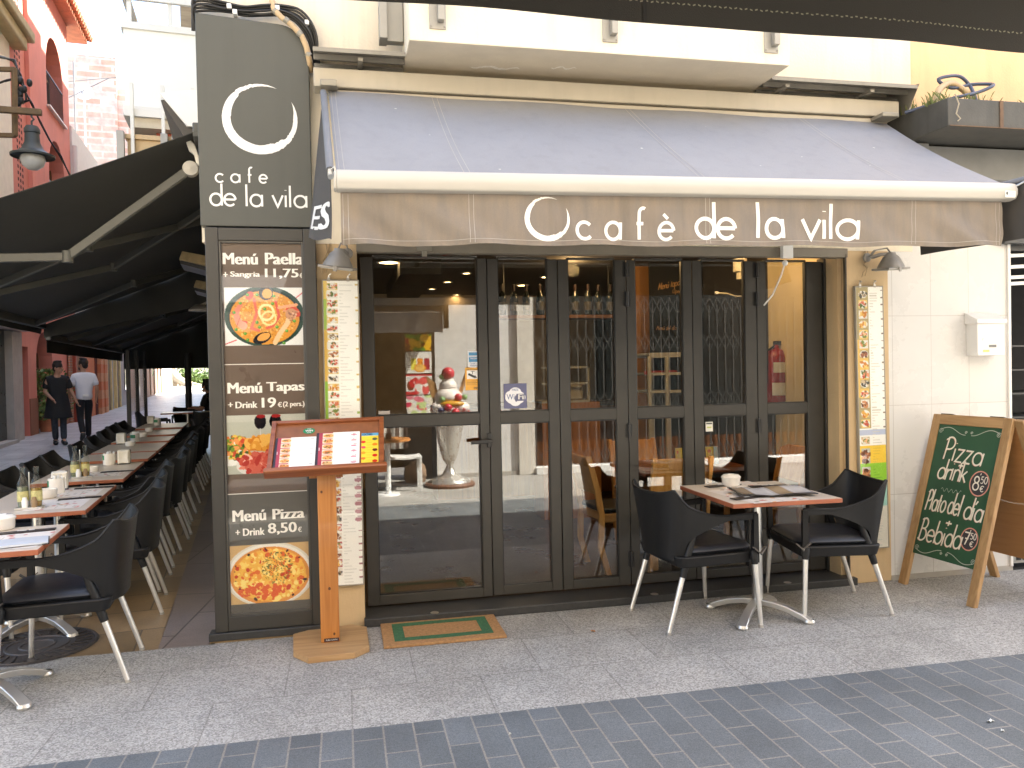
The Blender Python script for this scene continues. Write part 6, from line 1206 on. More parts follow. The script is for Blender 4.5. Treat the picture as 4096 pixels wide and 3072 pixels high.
for j in range(60):
    for i in range(3): z = 3.2+.15*j; s_ = 17.25+.2*i; b.add([fW(s_, z, .003), fW(s_+.11, z, .003), fW(s_+.11, z+.08, .003), fW(s_, z+.08, .003)], [(0, 1, 2, 3)])
b.build('pierced_screen', mat('dark_opening', (.06, .02, .015), .9), rh, fix=False)
p = fW(s1+.12, 0, .1); MB().tube([p+Vector((0, 0, 3)), p+Vector((0, 0, 8.7))], .09, 10).build('drainpipe', palm, rh, smooth=40)
# cream house before it with dark shop below
chs = thing('cream_house', 'cream house with a dark stone shopfront at the far left edge', 'house'); crm = mat('pale_cream_wall', (.82, .78, .66), .85, var=.06)
b = MB(); sb(b, -9, -4.08, 5, 16.8, 2.95, 13); b.build('wall', crm, chs)
b = MB(); sb(b, -9, -4.15, 5, 16.3, -.2, 2.95); b.build('shopfront', mat('dark_green_stone', (.03, .04, .036), .3, var=.6, vs=5), chs)
b = MB(); sb(b, -4.3, -4.0, 15.95, 16.75, -.1, 2.6); b.build('pillar', mat('grey_concrete', (.4, .38, .35), .8, var=.15, vs=3), chs)
b = MB(); sb(b, -4.3, -3.85, 12, 16.9, 2.62, 3.1); b.build('lintel', mat('pale_pink_stone', (.6, .5, .44), .8, var=.1), chs, bev=.02)
b = MB(); sb(b, -4.3, -3.7, 5, 17.5, 9.5, 9.75); sb(b, -4.3, -3.8, 5, 17.2, 9.2, 9.5); b.build('cornice', mat('ochre_cornice', (.42, .36, .2), .8, var=.15), chs, bev=.04)
b = MB(); sb(b, -4.25, -3.9, 5, 15.9, -.1, .2); b.build('door_step', MATS['grey_concrete'], chs)
# orange house, yellow house and the ones beyond
def house(name, label, px0, px1, zt, m, E=-4.05, deep=-9, s0=None, s1=None):
    t = thing(name, label, 'house'); a = sxz(px0, 1480, E)[0] if s0 is None else s0; c = sxz(px1, 1480, E)[0] if s1 is None else s1
    b = MB(); sb(b, deep, E, a, c, -.2, zt); b.build('wall', m, t); return t, a, c
def panel(t, nm, m, px0, px1, z0, z1, E=-4.05, o=.03, label=None):
    a, c = sxz(px0, 1480, E)[0], sxz(px1, 1480, E)[0]; b = MB(); sb(b, E-.02, E+o, a, c, z0, z1); return b.build(nm, m, t, label=label)
brk = brickmat('red_brick', (.36, .15, .08), (.45, .2, .11), (.4, .33, .26), .26, .075, .012, .85, axes='yz', big=.15); org = mat('deep_orange_render', (.6, .18, .07), .8, var=.08); whitw = mat('white_sunlit_wall', (.78, .75, .68), .85, var=.05)
t, a, c = house('orange_house', 'orange and brick shop house with a pale upper wall next to the red house', 275, 416, 9.3, whitw, s0=23.35)
panel(t, 'brick_pier', brk, 276, 286, -.1, 2.9); panel(t, 'door_frame', mat('red_door_frame', (.3, .05, .02), .6), 286, 291, -.1, 2.9, o=.12); panel(t, 'brick_shutter', mat('brown_lattice_shutter', (.25, .1, .04), .7, var=.4, vs=12), 291, 335, .9, 2.9); panel(t, 'brick_base', brk, 291, 336, -.1, .9, o=.05); panel(t, 'orange_wall', org, 336, 374, -.1, 2.9); panel(t, 'arch_opening', mat('dark_red_recess', (.12, .02, .01), .8), 376, 386, .1, 2.3, o=.035)
for px in (390, 407):
    for j in range(9): panel(t, 'striped_column', org if j % 2 else mat('peach_stone', (.6, .28, .14), .8), px-5, px+5, .2+.3*j, .5+.3*j, o=.15)
t2, a, c = house('yellow_house', 'pale yellow house with two brown doors beyond the orange shop', 417, 482, 6.5, mat('pale_yellow_render', (.66, .48, .2), .8, var=.05))
for p0, p1 in ((422, 436), (459, 472)): panel(t2, 'door', mat('brown_old_door', (.2, .13, .07), .6, var=.2), p0, p1, .15, 2.75, o=.025); panel(t2, 'door_surround', mat('cream_surround', (.72, .58, .3), .7), p0-3, p0-.4, .1, 3, o=.08); panel(t2, 'door_surround', MATS['cream_surround'], p1+.4, p1+3, .1, 3, o=.08)
panel(t2, 'wall_strip', mat('grey_wall_strip', (.4, .4, .42), .8), 442, 450, .1, 3.5, o=.02)
t3, a, c = house('grey_house', 'grey and brick house seen through the glass wind screen', 483, 570, 7, mat('grey_violet_wall', (.4, .38, .4), .85)); panel(t3, 'brick_wall', brk, 514, 540, .6, 5, o=.04); panel(t3, 'window', glass_d, 496, 503, 1, 2.6); panel(t3, 'door', glass_d, 546, 556, .3, 2.6)
t4, a, c = house('stone_house', 'brown stone house at the far end of the side street', 571, 650, 8, mat('brown_stone_wall', (.3, .2, .14), .85, var=.15, vs=1)); 
for p0, p1 in ((604, 613), (634, 641)): panel(t4, 'window', glass_d, p0, p1, 1.6, 3.4); panel(t4, 'window_surround', mat('tan_surround', (.4, .29, .2), .8), p0-6, p0-.5, .6, 4, o=.06); panel(t4, 'window_surround', MATS['tan_surround'], p1+.5, p1+5, .6, 4, o=.06)
t5, a, c = house('white_house', 'small bright white house closing the left side of the far street', 651, 686, 7, whitw); panel(t5, 'door', MATS['grey_violet_wall'], 656, 662, .6, 3)
bt_ = thing('brick_house', 'tall sunlit brick house rising behind the white wall, with a satellite dish before it', 'house')
b = MB(); sb(b, -8.6, -5.0, 40, 48, 0, 17.6); b.build('wall', brickmat('sun_toned_brick', (.72, .42, .29), (.85, .62, .5), (.8, .66, .54), 1.1, .33, .05, .85, axes='xz', big=.3), bt_); b = MB(); sb(b, -5.0, -4.3, 40.2, 46, 0, 16.2); b.build('chimney_breast', MATS['sun_toned_brick'], bt_)  # brick colour lightened to look sunlit; the near face gets no sun
dsh = thing('satellite_dish', 'white satellite dish on a thin mast in front of the brick house', 'satellite dish', on_s(333, 365, 38)); MB().lathe([(0, .06), (.2, .045), (.36, .0), (.42, -.05), (.40, -.05), (.34, -.01), (.2, .03), (0, .045)], 24).build('dish', white_p, dsh, smooth=50).rotation_euler = (rad(80), 0, rad(20))
MB().tube([(0, .1, 0), (0, .1, -6)], .04, 8).build('mast', palm, dsh); MB().tube([(0, -.05, -.1), (.05, -.4, -.2)], .02, 6).build('arm', blackm, dsh)
an = thing('aerial_mast', 'pale aerial mast with cross arms on the roof left of the brick house', 'aerial', on_s(303, 560, 30)); MB().tube([(0, 0, -3), (0, 0, 3)], .03, 8).tube([(-.3, 0, 2.2), (1.6, .3, 2.6)], .018, 6).tube([(-.2, 0, 1.6), (1.2, .2, 2.5)], .018, 6).build('mast', platem, an)
# lamp, bracket, cables
LD = 13.0; lc = at_d(130, 590, LD); k_ = LD/FPX
lpn = thing('street_lamp', 'dark bell shaped street lamp with a frosted globe hanging at the upper left', 'street lamp', lc)
ironm = mat('grey_green_iron', (.055, .062, .06), .5, var=.12)
MB().lathe([(79*k_, -38*k_), (80*k_, -30*k_), (60*k_, -22*k_), (40*k_, -8*k_), (28*k_, 20*k_), (26*k_, 55*k_), (29*k_, 58*k_), (29*k_, 72*k_), (22*k_, 84*k_), (0, 88*k_)], 28).build('shade', ironm, lpn, smooth=40)
MB().lathe([(42*k_, -34*k_), (46*k_, -48*k_), (38*k_, -72*k_), (18*k_, -88*k_), (0, -91*k_)], 24).build('globe', mat('frosted_globe', (.6, .6, .56), .25, coat=.3), lpn, smooth=60)
MB().tube([(0, 0, 86*k_), (0, 0, 104*k_), (8*k_, 0, 112*k_), (0, 0, 122*k_), (0, 0, 142*k_)], 4*k_, 8).build('hook', ironm, lpn, smooth=60)
b = MB(); pe = lc+Vector((0, 0, 142*k_)); wl_ = pe-EV*(es(pe)[0]+4.08); b.bar(pe+EV*.15, wl_, .09, .1); b.build('bracket_arm', mat('rusty_bracket', (.16, .1, .045), .7, var=.25, vs=8), lpn, bev=.01).matrix_parent_inverse = Matrix.Translation(-lc)
fr2 = thing('metal_bracket', 'brown square metal frame projecting from the cream house left of the lamp', 'bracket'); b = MB()
for (x0, y0, x1, y1) in ((-200, 275, 62, 278), (-200, 538, 62, 542), (57, 272, 60, 545)): b.bar(at_d(x0, y0, LD), at_d(x1, y1, LD), .07, .07)
b.build('frame', MATS['rusty_bracket'], fr2, bev=.008)
cbl = thing('overhead_cables', 'twisted black cables with a knot of connectors sagging beside the street lamp', 'cables'); b = MB()
path = [(-60, 205), (0, 225), (50, 245), (85, 300), (105, 370), (125, 420), (160, 480), (200, 560), (240, 630), (285, 705), (420, 900)]
for j in range(2): b.tube([at_d(x+(5 if j else -2)*math.sin(i*2.2+j*3), y+6*j*math.cos(i*2), 13.6+.25*i) for i, (x, y) in enumerate(path)], .014, 6)
for j, pth in enumerate((((0, 230), (60, 240), (75, 310), (70, 370), (95, 410), (120, 400)), ((20, 325), (60, 315), (100, 350), (105, 400), (90, 415)), ((-40, 345), (30, 320), (60, 315)))): b.tube([at_d(x, y, 13.55) for x, y in pth], .018, 6)
b.build('cable', cab_m, cbl, smooth=60); b = MB(); rg = random.Random(8)
for _ in range(14): b.ball(at_d(rg.uniform(60, 118), rg.uniform(310, 412), 13.5), (.05, .05, .07), 8, 6)
b.build('connector', blackm, cbl, smooth=60)
# greenery
def leaves(mb, n, fn, size, rg):
    for _ in range(n):
        c = Vector(fn()); a = Vector((rg.gauss(0, 1), rg.gauss(0, 1), rg.gauss(0, .7))).normalized(); t_ = a.orthogonal().normalized(); q = a.cross(t_); z = size*rg.uniform(.6, 1.4)
        mb.add([c-t_*z, c+q*z*.5, c+t_*z, c-q*z*.5], [(0, 1, 2, 3)])
lf = mat('glossy_leaf', (.05, .11, .02), .45, var=.5, vs=9, c2=(.16, .22, .05)); rg = random.Random(21)
pp = thing('potted_shrub', 'leafy green shrub in a pot inside the red house archway', 'potted plant', STG(-4.0, a0_+.5)); p0 = Vector(pp.location)
b = MB(); leaves(b, 900, lambda: (lambda h: (rg.gauss(0, .16+.12*math.sin(h*3)), rg.gauss(0, .22+.1*math.sin(h*5)), .3+h*1.3))(rg.random()), .06, rg); b.build('foliage', lf, pp, fix=False); MB().tube([(0, 0, .1), (.03, 0, .8), (0, .03, 1.4)], [.03, .02, .01], 8).build('stem', MATS['brown_joinery'], pp); MB().lathe([(0, 0), (.16, 0), (.2, .32), (.17, .32), (.15, .25), (0, .25)], 18).build('pot', MATS['terracotta_tiles'], pp, smooth=40)
z60_ = STG(0, 62).z
for k, (e0, s_, w_, h_, lb) in enumerate(((-3.9, 66, 1.2, 1.3, 'bright green bushes beside the big tree root at the end of the street'), (-2.6, 67, 1.2, 1.1, 'low sunlit bushes right of the dark awning post at the end of the street'), (-1.2, 68, 1.4, 1.2, 'sunlit bushes at the far right of the street end'))):
    t = thing('bush', lb, 'bush', ST(e0, s_, z60_)); b = MB(); leaves(b, 1100, lambda: (rg.gauss(0, w_*.5), rg.gauss(0, .5), abs(rg.gauss(0, h_*.5))), .13, rg); b.build('foliage', lf, t, fix=False); MB().tube([(0, 0, -.1), (0, 0, .5)], [.06, .03], 6).build('stem', MATS['brown_joinery'], t)
tre = thing('fig_tree', 'pale tree trunk with wide buttress roots at the end of the street', 'tree', ST(-5.1, 64, z60_)); barkm = mat('pale_bark', (.36, .29, .2), .9, var=.25, vs=5, bump=.3); b = MB(); b.tube([(0, 0, -.1), (0, 0, .8), (.1, 0, 2.4), (.0, .2, 4.5), (.2, .1, 7)], [1.0, .65, .5, .42, .3], 14)
for a in (0, 40, -35, 100, 200): c_, s__ = math.cos(rad(a)), math.sin(rad(a)); b.tube([(.3*c_, .3*s__, 1.1), (.9*c_, .9*s__, .5), (1.8*c_, 1.8*s__, .12), (2.8*c_, 2.8*s__, -.05)], [.35, .26, .18, .08], 8)
for a in (10, 120, 230): c_, s__ = math.cos(rad(a)), math.sin(rad(a)); b.tube([(.1, .1, 5), (1.2*c_, 1.2*s__, 7), (3*c_, 3*s__, 9)], [.28, .2, .08], 8)
b.build('trunk', barkm, tre, smooth=50); b = MB(); leaves(b, 2600, lambda: (rg.gauss(0, 2), rg.gauss(0, 2), 9+rg.gauss(0, 1.3)), .2, rg); b.build('crown', lf, tre, fix=False)
gw = thing('garden_wall', 'pale low wall with posts behind the bushes at the end of the street', 'wall'); b = MB(); sb(b, -12, 14, 74, 74.3, z60_-.1, z60_+1.5); b.build('wall', mat('sunlit_wall', (.6, .52, .4), .85), gw); b = MB()
for e_ in (-6, -3, 0, 1.5, 4.5, 7): sb(b, e_, e_+.25, 74.05, 74.25, z60_+1.5, z60_+3)
b.build('post', MATS['sunlit_wall'], gw)
# ================================================================== THE OTHER SIDE OF THE STREET (seen in the glass doors)
OY = -5.85
wt2 = brickmat('opposite_white_tiles', (.72, .71, .68), (.76, .75, .73), (.5, .48, .45), .34, .52, .003, .3, off=0, axes='xz', big=.04, bump=.12)
ob = thing('opposite_building', 'white tiled building across the street, mirrored in the glass doors', 'building')
MB().box(1.25, 2.42, OY-.3, OY, 0, 3.3).build('tiled_wall', wt2, ob); MB().box(2.42, 2.66, OY-.3, OY+.06, 0, 3.3).build('pilaster', mat('opposite_pilaster', (.66, .62, .55), .7), ob, bev=.006)
MB().box(-12, 14, OY-.4, OY+.02, 3.3, 8).build('upper_wall', mat('opposite_upper_wall', (.7, .62, .5), .85, var=.05), ob); MB().box(-12, -1.6, OY-.3, OY, 0, 3.3).box(9, 14, OY-.3, OY, 0, 3.3).build('side_wall', MATS['opposite_upper_wall'], ob)
MB().box(-1.6, 1.25, OY-1.6, OY-1.5, 0, 3.3).box(-1.6, 1.25, OY-1.5, OY, 3.2, 3.3).box(-1.62, -1.6, OY-1.5, OY, 0, 3.3).build('shop_inside', mat('dark_opposite_shop', (.015, .014, .013), .8), ob)
win = MB().box(2.66, 9, OY-.2, OY-.15, .1, 3.3).build('window', mat('opposite_window', (.02, .024, .024), .25, var=.4, vs=3), ob); MB().box(2.66, 9, OY-.15, OY+.12, 0, .1).build('sill', white_p, win, bev=.004)
MB().box(2.66, 9, OY-.14, OY-.13, .1, .45).build('curtain', mat('orange_curtain', (.13, .045, .012), .8, var=.5, vs=9), win)
b = MB(); n = 40
for i in range(n+1): x = 2.7+5.2*i/n; b.bar((x, OY-.04, .1), (x, OY-.04, 2.55), .018, .018, (1, 0, 0))
for z0 in (.12, .9, 1.75, 2.3):
    for i in range(n): x0, x1 = 2.7+5.2*i/n, 2.7+5.2*(i+1)/n; b.bar((x0, OY-.025, z0), (x1, OY-.025, z0+.24), .012, .006, (0, 1, 0)); b.bar((x1, OY-.018, z0), (x0, OY-.018, z0+.24), .012, .006, (0, 1, 0))
b.build('folding_grille', mat('grille_grey', (.075, .075, .07), .5), win)
MB().box(1.25, 2.42, OY, OY+.03, 0, .06).build('skirting', MATS['grey_skirting'], ob)
oa = thing('opposite_awning', 'dark awning overhead, its stitched hem crossing the top of the photo', 'awning')
x0a, x1a = -.35, 2.0
def OAW(u, v): return Vector((x0a+(x1a-x0a)*u, OY+.05+(-3.22-OY-.05)*v, 3.25+(2.42-3.25)*v-.02*math.sin(PI*v)))
MB().sheet(OAW, 24, 10, .004).build('fabric', dcl, oa, smooth=60)
hm = mat('dark_hem_cloth', (.017, .0155, .012), .75, var=.15, vs=6, bump=.15, bs=500)
hv = lambda u, v: Vector((x0a+(x1a-x0a)*u, -3.2+.006*math.sin(u*17)*v, 2.44-.226*v-.003*u+.0012*math.sin(u*30)*v))
MB().sheet(hv, 60, 6, .004).build('valance', hm, oa, smooth=60)
b = MB(); L = [hv(i/400, .82)+Vector((0, -.0035, .0015*math.sin(i*1.6))) for i in range(401)]
for i in range(0, 400, 2): b.add([L[i], L[i+1], L[i+1]+Vector((0, 0, .003)), L[i]+Vector((0, 0, .003))], [(0, 1, 2, 3)])
b.build('stitching', mat('olive_thread', (.2, .19, .14), .8), oa, fix=False)
b = MB(); xs_ = .62; uu = (xs_-x0a)/(x1a-x0a); b.add([hv(uu, .0)+Vector((0, -.004, 0)), hv(uu+.003, .0)+Vector((0, -.004, 0)), hv(uu+.003, 1)+Vector((0, -.004, 0)), hv(uu, 1)+Vector((0, -.004, 0))], [(0, 1, 2, 3)]); b.build('seam', mat('seam_dark', (.012, .011, .01), .8), oa, fix=False)
MB().tube([(x0a, -3.22, 2.43), (x1a, -3.22, 2.43)], .03, 10).build('front_bar', dal, oa)
sa = thing('shop_awning', 'small grey awning mirrored at the left of the entrance pane', 'awning'); YA = -4.9
xr = on_y(1775, 1230, .4+.05-YA).x; zb_ = on_y(1700, 1232, .45-YA).z; zv = on_y(1700, 1330, .45-YA).z; sgc = mat('grey_shop_cloth', (.42, .43, .43), .7, var=.1)
b = MB(); b.sheet(lambda u, v: Vector((-1.5+(xr+1.5)*u, OY+.02+(YA-OY)*v, zb_+.45-.43*v)), 10, 6, .004); b.build('fabric', sgc, sa); MB().box(-1.5, xr, YA-.05, YA+.03, zb_-.06, zb_+.03).build('front_bar', steel, sa, bev=.01); MB().sheet(lambda u, v: Vector((-1.5+(xr+1.48)*u, YA+.015+.02*math.sin(u*60)*v, zb_-.06-(zb_-.06-zv)*v)), 80, 4, .003).build('valance', sgc, sa, smooth=60); MB().box(xr, xr+.05, YA-.1, YA+.06, zv+.05, zb_+.05).build('end_cap', blackm, sa); MB().bar((xr-.2, OY+.1, zv+.05), (xr-.02, YA, zb_-.02), .03, .04).build('arm', dal, sa)
ps = thing('fruit_posters', 'column of four bright fruit and dessert pictures on the opposite shop front', 'posters')
YPp = OY+.02; px0 = on_y(1620, 1500, .45-YPp).x; px1 = on_y(1730, 1500, .45-YPp).x; zs = [on_y(1675, y, .45-YPp).z for y in (1335, 1405, 1495, 1580, 1662)]
MB().box(px0-.03, px1+.03, OY-.1, OY+.012, 0, zs[0]+.02).build('board', blackm, ps)
fo = frame((px1, YPp, 0), (-1, 0, 0), (0, 0, 1)); pw_ = px1-px0
pics = []
P_ = Pic(40, 26, 1.5, (120, 20, 20)); P_.blobs(30, [(210, 30, 40), (170, 20, 30), (230, 180, 40), (90, 150, 40)], .16); pics.append(P_)
P_ = Pic(44, 32, 1.3, (238, 236, 226)); [P_.rect(.1+.25*k, .3, .3+.25*k, .85, c) for k, c in enumerate(((170, 30, 60), (245, 150, 40), (240, 225, 90)))]; P_.ell(.45, .75, .22, .2, (245, 160, 40)); P_.ell(.45, .75, .17, .15, (250, 200, 110)); pics.append(P_)
P_ = Pic(44, 32, 1.3, (230, 228, 222)); P_.rect(0, 0, 1, .1, (200, 30, 50)); P_.blobs(20, [(210, 40, 50), (230, 90, 90), (120, 50, 30), (245, 240, 230)], .13, lambda x, y: ((x-.45)/.4)**2+((y-.5)/.35)**2 < 1); P_.rect(.6, .85, 1, 1, (200, 30, 50)); pics.append(P_)
P_ = Pic(44, 32, 1.3, (232, 232, 224)); P_.blobs(16, [(225, 60, 100), (200, 220, 150), (240, 230, 210), (230, 120, 140)], .15); pics.append(P_)
for k, P_ in enumerate(pics): P_.build('picture', ps, fo, .01, pw_-.01, zs[k+1]+.008, zs[k]-.008, .001, PRINT_GLOSS)
# sundae statue
su = thing('sundae_statue', 'giant silver sundae cup statue topped with fruit, mirrored in the entrance pane', 'statue', (1.33, -5.1, 0)); su.scale = (1.16, 1.16, 1.04); silver = mat('silver_fibreglass', (.62, .6, .55), .28, m=.7, var=.12, vs=8)
MB().lathe([(0, 0), (.28, 0), (.285, .03), (.27, .05), (0, .05)], 32).build('plinth', mat('brown_plinth', (.16, .08, .05), .6, var=.4, vs=12), su, smooth=40)
MB().lathe([(.235, .05), (.23, .075), (.17, .11), (.1, .14), (.08, .16), (.05, .22), (.036, .26), (.05, .29), (.075, .33), (.1, .42), (.135, .6), (.17, .78), (.2, .93), (.215, .96), (.2, .955), (.16, .85), (0, .8)], 32).build('cup', silver, su, smooth=60)
icm = mat('ice_cream_white', (.75, .68, .62), .4, var=.06, vs=8, bump=.2, bs=20); b = MB(); b.ball((0, 0, .97), (.21, .21, .12), 20, 12); b.ball((0, .02, 1.12), (.16, .16, .12), 18, 10); b.ball((0, 0, 1.26), (.1, .1, .09), 16, 10); b.ball((.12, .09, .99), (.11, .11, .08), 12, 8); b.ball((-.12, .1, 1.0), (.1, .1, .07), 12, 8)
for k in range(5): b.lathe([(.105-.01*k, 0), (.115-.012*k, .015), (.1-.012*k, .03)], 18, (0, 0, 1.2+.032*k))
b.build('ice_cream', icm, su, smooth=60)
frm = mat('red_berry', (.5, .03, .05), .3, var=.2, vs=20); b = MB(); b.ball((.0, .02, 1.42), (.075, .075, .08), 14, 10)
for q in ((.09, .15, 1.12), (-.03, .2, 1.0), (.14, .15, .98), (.05, .22, .94), (-.17, .12, 1.0), (.19, .05, .93)): b.ball(q, (.045, .045, .05), 12, 8)
b.build('strawberry', frm, su, smooth=60); b = MB()
for q in ((-.07, .03, 1.38), (-.09, .16, 1.1), (.17, .12, 1.12)): b.ball(q, .035, 10, 8)
b.build('green_grape', mat('green_grape', (.2, .36, .14), .35), su, smooth=60); b = MB().ball((-.11, .2, .97), .035, 10, 8).build('blueberry', mat('blueberry', (.05, .05, .12), .4), su, smooth=60)
MB().tube([(.13, 0, 1.15), (.24, .02, 1.5)], .022, 10).build('wafer_tube', mat('wafer', (.42, .22, .08), .7, var=.3, vs=60), su); b = MB(); b.hexa([(-.1, -.01, 1.1), (-.19, -.01, 1.12), (-.25, -.01, 1.4), (-.14, -.01, 1.3)], [(-.1, .02, 1.1), (-.19, .02, 1.12), (-.25, .02, 1.4), (-.14, .02, 1.3)]); b.build('wafer_fan', MATS['wafer'], su)
b = MB(); b.ball((.02, .17, 1.04), (.14, .05, .04), 12, 8); b.build('sauce', mat('orange_sauce', (.6, .3, .03), .3), su, smooth=60)
wtab = thing('white_bistro_table', 'white pedestal table with orange round top across the street, mirrored by the lectern', 'table', (.5, -4.6, 0)); MB().lathe([(0, .02), (.14, .018), (.15, 0)], 28).tube([(0, 0, .01), (0, 0, .66)], .035, 14).build('pedestal', white_p, wtab, smooth=40); MB().lathe([(0, .66), (.28, .66), (.285, .675), (.28, .69), (0, .69)], 32).build('tabletop', mat('orange_wood_top', (.5, .2, .05), .35), wtab, smooth=40); MB().box(-.02, .05, -.04, .04, .69, .76).build('card_holder', mat('dark_brown_card', (.1, .05, .04), .5), wtab)
wch = thing('white_stool', 'plain white stool on the sunny side, mirrored in the lower entrance pane', 'stool', (.715, -4.95, 0)); MB().sheet(lambda u, v: Vector((-.22+.44*u, -.2+.4*v, .43-.012*math.sin(PI*u))), 10, 8, .03).build('seat', white_p, wch, bev=.005)
for sx in (-1, 1):
    for sy in (-1, 1): MB().bar((sx*.205, sy*.19, 0), (sx*.2, sy*.18, .42), .03, .03, (1, 0, 0)).build('leg', white_p, wch, bev=.004)
sc2 = thing('striped_cloth', 'brown and white striped cloth hanging in the opposite shop doorway', 'cloth'); b1, b2 = MB(), MB(); xa_, xb_ = .32, .84
for k in range(9): x0_ = xa_+(xb_-xa_)*k/9; (b1 if k % 2 else b2).sheet(lambda u, v, x0_=x0_: Vector((x0_+(xb_-xa_)/9*u, OY+.1+.01*math.sin((x0_+u*.06)*40), .95-.5*v)), 4, 6, .004)
b1.build('white_stripe', mat('cream_stripe', (.6, .56, .5), .8), sc2); b2.build('brown_stripe', mat('brown_stripe', (.07, .045, .035), .8), sc2); MB().box(xa_, xb_, OY+.06, OY+.12, .95, .98).build('rail', blackm, sc2)
rk = thing('boulder', 'rough brown boulder at the foot of the opposite shop doorway', 'rock', (.92, -5.6, .1)); b = MB(); b.ball((0, 0, 0), (.14, .12, .17), 14, 10); rg = random.Random(4); b.v = [(x*(1+.25*rg.random()), y*(1+.25*rg.random()), z*(1+.2*rg.random())) for x, y, z in b.v]; b.build('rock', mat('brown_rock', (.25, .16, .1), .9, var=.3, vs=12, bump=.4, bs=20), rk)
# ================================================================== PEOPLE
def skin_mesh(nodes, edges, sub=1):
    """grow one smooth skin round a jointed skeleton; nodes: [(pos, radius)], first one is the root"""
    me = bpy.data.meshes.new('sk'); me.from_pydata([p for p, r in nodes], edges, []); o = bpy.data.objects.new('sk', me); COL.objects.link(o)
    o.modifiers.new('s', 'SKIN')
    if not me.skin_vertices: me.attributes
    sv_ = me.skin_vertices[0].data
    for i, (p, r) in enumerate(nodes): sv_[i].radius = r if isinstance(r, tuple) else (r, r); sv_[i].use_root = (i == 0)
    o.modifiers['s'].use_smooth_shade = True
    m = o.modifiers.new('u', 'SUBSURF'); m.levels = sub; m.render_levels = sub
    bpy.context.view_layer.update(); e = bpy.data.meshes.new_from_object(o.evaluated_get(bpy.context.evaluated_depsgraph_get()))
    vs_ = [v.co.copy() for v in e.vertices]; fs_ = [tuple(p.vertices) for p in e.polygons]
    bpy.data.objects.remove(o); bpy.data.meshes.remove(me); bpy.data.meshes.remove(e); return vs_, fs_
def lerp(a, b, t): return tuple(a[i]+(b[i]-a[i])*t for i in range(3))
skinm = mat('skin', (.42, .22, .14), .5, var=.06, vs=12); hairm = mat('dark_hair', (.018, .012, .009), .6, var=.3, vs=60)
def person(label, loc, rz, J, top, bottom, apron=None, turn=0, beltm=None, grp=None):
    t = thing('person', label, 'person', loc, rz, grp); V = Vector
    # ---- body: one continuous skin, head with face, hands with five fingers each
    N = []; E_ = []
    def nd(p, r): N.append((tuple(p), r)); return len(N)-1
    def ch(ids): E_.extend(zip(ids[:-1], ids[1:]))
    pel = nd(J['pelvis'], (.13, .1)); sp = nd(lerp(J['pelvis'], J['chest'], .5), (.125, .09)); cs = nd(J['chest'], (.125, .09)); nk0 = nd(lerp(J['chest'], J['neck'], .8), .06); nk = nd(J['neck'], .05)
    ch([pel, sp, cs, nk0, nk])
    hd = V(J['head']); h1 = nd(hd+V((0, 0, -.06)), (.066, .068)); h2 = nd(hd+V((0, 0, .035)), (.078, .09)); h3 = nd(hd+V((-.005, 0, .1)), (.06, .066)); ch([nk, h1, h2, h3])
    for s_ in ('L', 'R'):
        sh, el, wr, hn = (J[k+s_] for k in ('sho', 'elb', 'wri', 'han')); a = nd(V(sh)+V((0, 0, -.012)), .046); b_ = nd(lerp(sh, el, .5), .045); c = nd(el, .039); d = nd(lerp(el, wr, .35), .04); e = nd(wr, .026); ch([cs, a, b_, c, d, e])
        f_ = nd(lerp(wr, hn, .75), (.034, .02)); ch([e, f_])
        hp, kn, an, to = (J[k+s_] for k in ('hip', 'kne', 'ank', 'toe')); a = nd(hp, .085); b_ = nd(lerp(hp, kn, .5), .07); c = nd(kn, .053); d = nd(lerp(kn, an, .35), .055); e = nd(an, .036); g = nd(to, (.034, .025)); ch([pel, a, b_, c, d, e, g])
    mb = MB(); mb.add(*skin_mesh(N, E_, 2))
    for s_, sg_ in (('L', 1), ('R', -1)):
        wr, hn = V(J['wri'+s_]), V(J['han'+s_]); d = (hn-wr).normalized(); side = V((1, 0, 0)); side = (side-d*side.dot(d)).normalized(); inw = d.cross(side)*(-sg_)
        for k, (o, ln) in enumerate(((-.027, .058), (-.009, .072), (.009, .076), (.027, .068))):
            b0 = wr+d*.065+side*o; p = [b0, b0+d*.028+side*o*.15, b0+d*(.028+ln*.45)+inw*.012, b0+d*(.02+ln*.75)+inw*.034]
            mb.add(*skin_mesh([(tuple(q), .0105-.001*i) for i, q in enumerate(p)], [(0, 1), (1, 2), (2, 3)], 1))
        b0 = wr+d*.03+side*.026; mb.add(*skin_mesh([(tuple(b0), .012), (tuple(b0+d*.026+side*.024), .0115), (tuple(b0+d*.058+side*.03+inw*.012), .009)], [(0, 1), (1, 2)], 1))
    M_ = Matrix.Translation(hd) @ Matrix.Rotation(turn, 4, 'Z'); q = MB(); q.x = M_
    q.hexa([(.082, -.014, -.03), (.082, .014, -.03), (.08, .006, .025), (.08, -.006, .025)], [(.112, -.011, -.03), (.112, .011, -.03), (.092, .004, .025), (.092, -.004, .025)]); q.ball((.06, 0, -.075), (.035, .036, .032), 10, 8)
    for s_ in (1, -1): q.ball((.0, s_*.084, -.005), (.018, .01, .032), 10, 8)
    mb.v += q.v; o_ = len(mb.v)-len(q.v); mb.f += [tuple(i+o_ for i in f) for f in q.f]; mb.m += q.m
    body = mb.build('body', skinm, t, smooth=70)
    q = MB(); q.x = M_
    for s_ in (1, -1): q.ball((.079, s_*.032, .02), (.009, .013, .008), 8, 6); q.bar((.082, s_*.016, .042), (.078, s_*.05, .042), .01, .008)
    q.build('eye', hairm, t, smooth=60)
    q = MB(); q.x = M_; q.bar((.088, -.024, -.058), (.088, .024, -.058), .01, .008); q.build('mouth', mat('lips', (.3, .1, .08), .5), t)
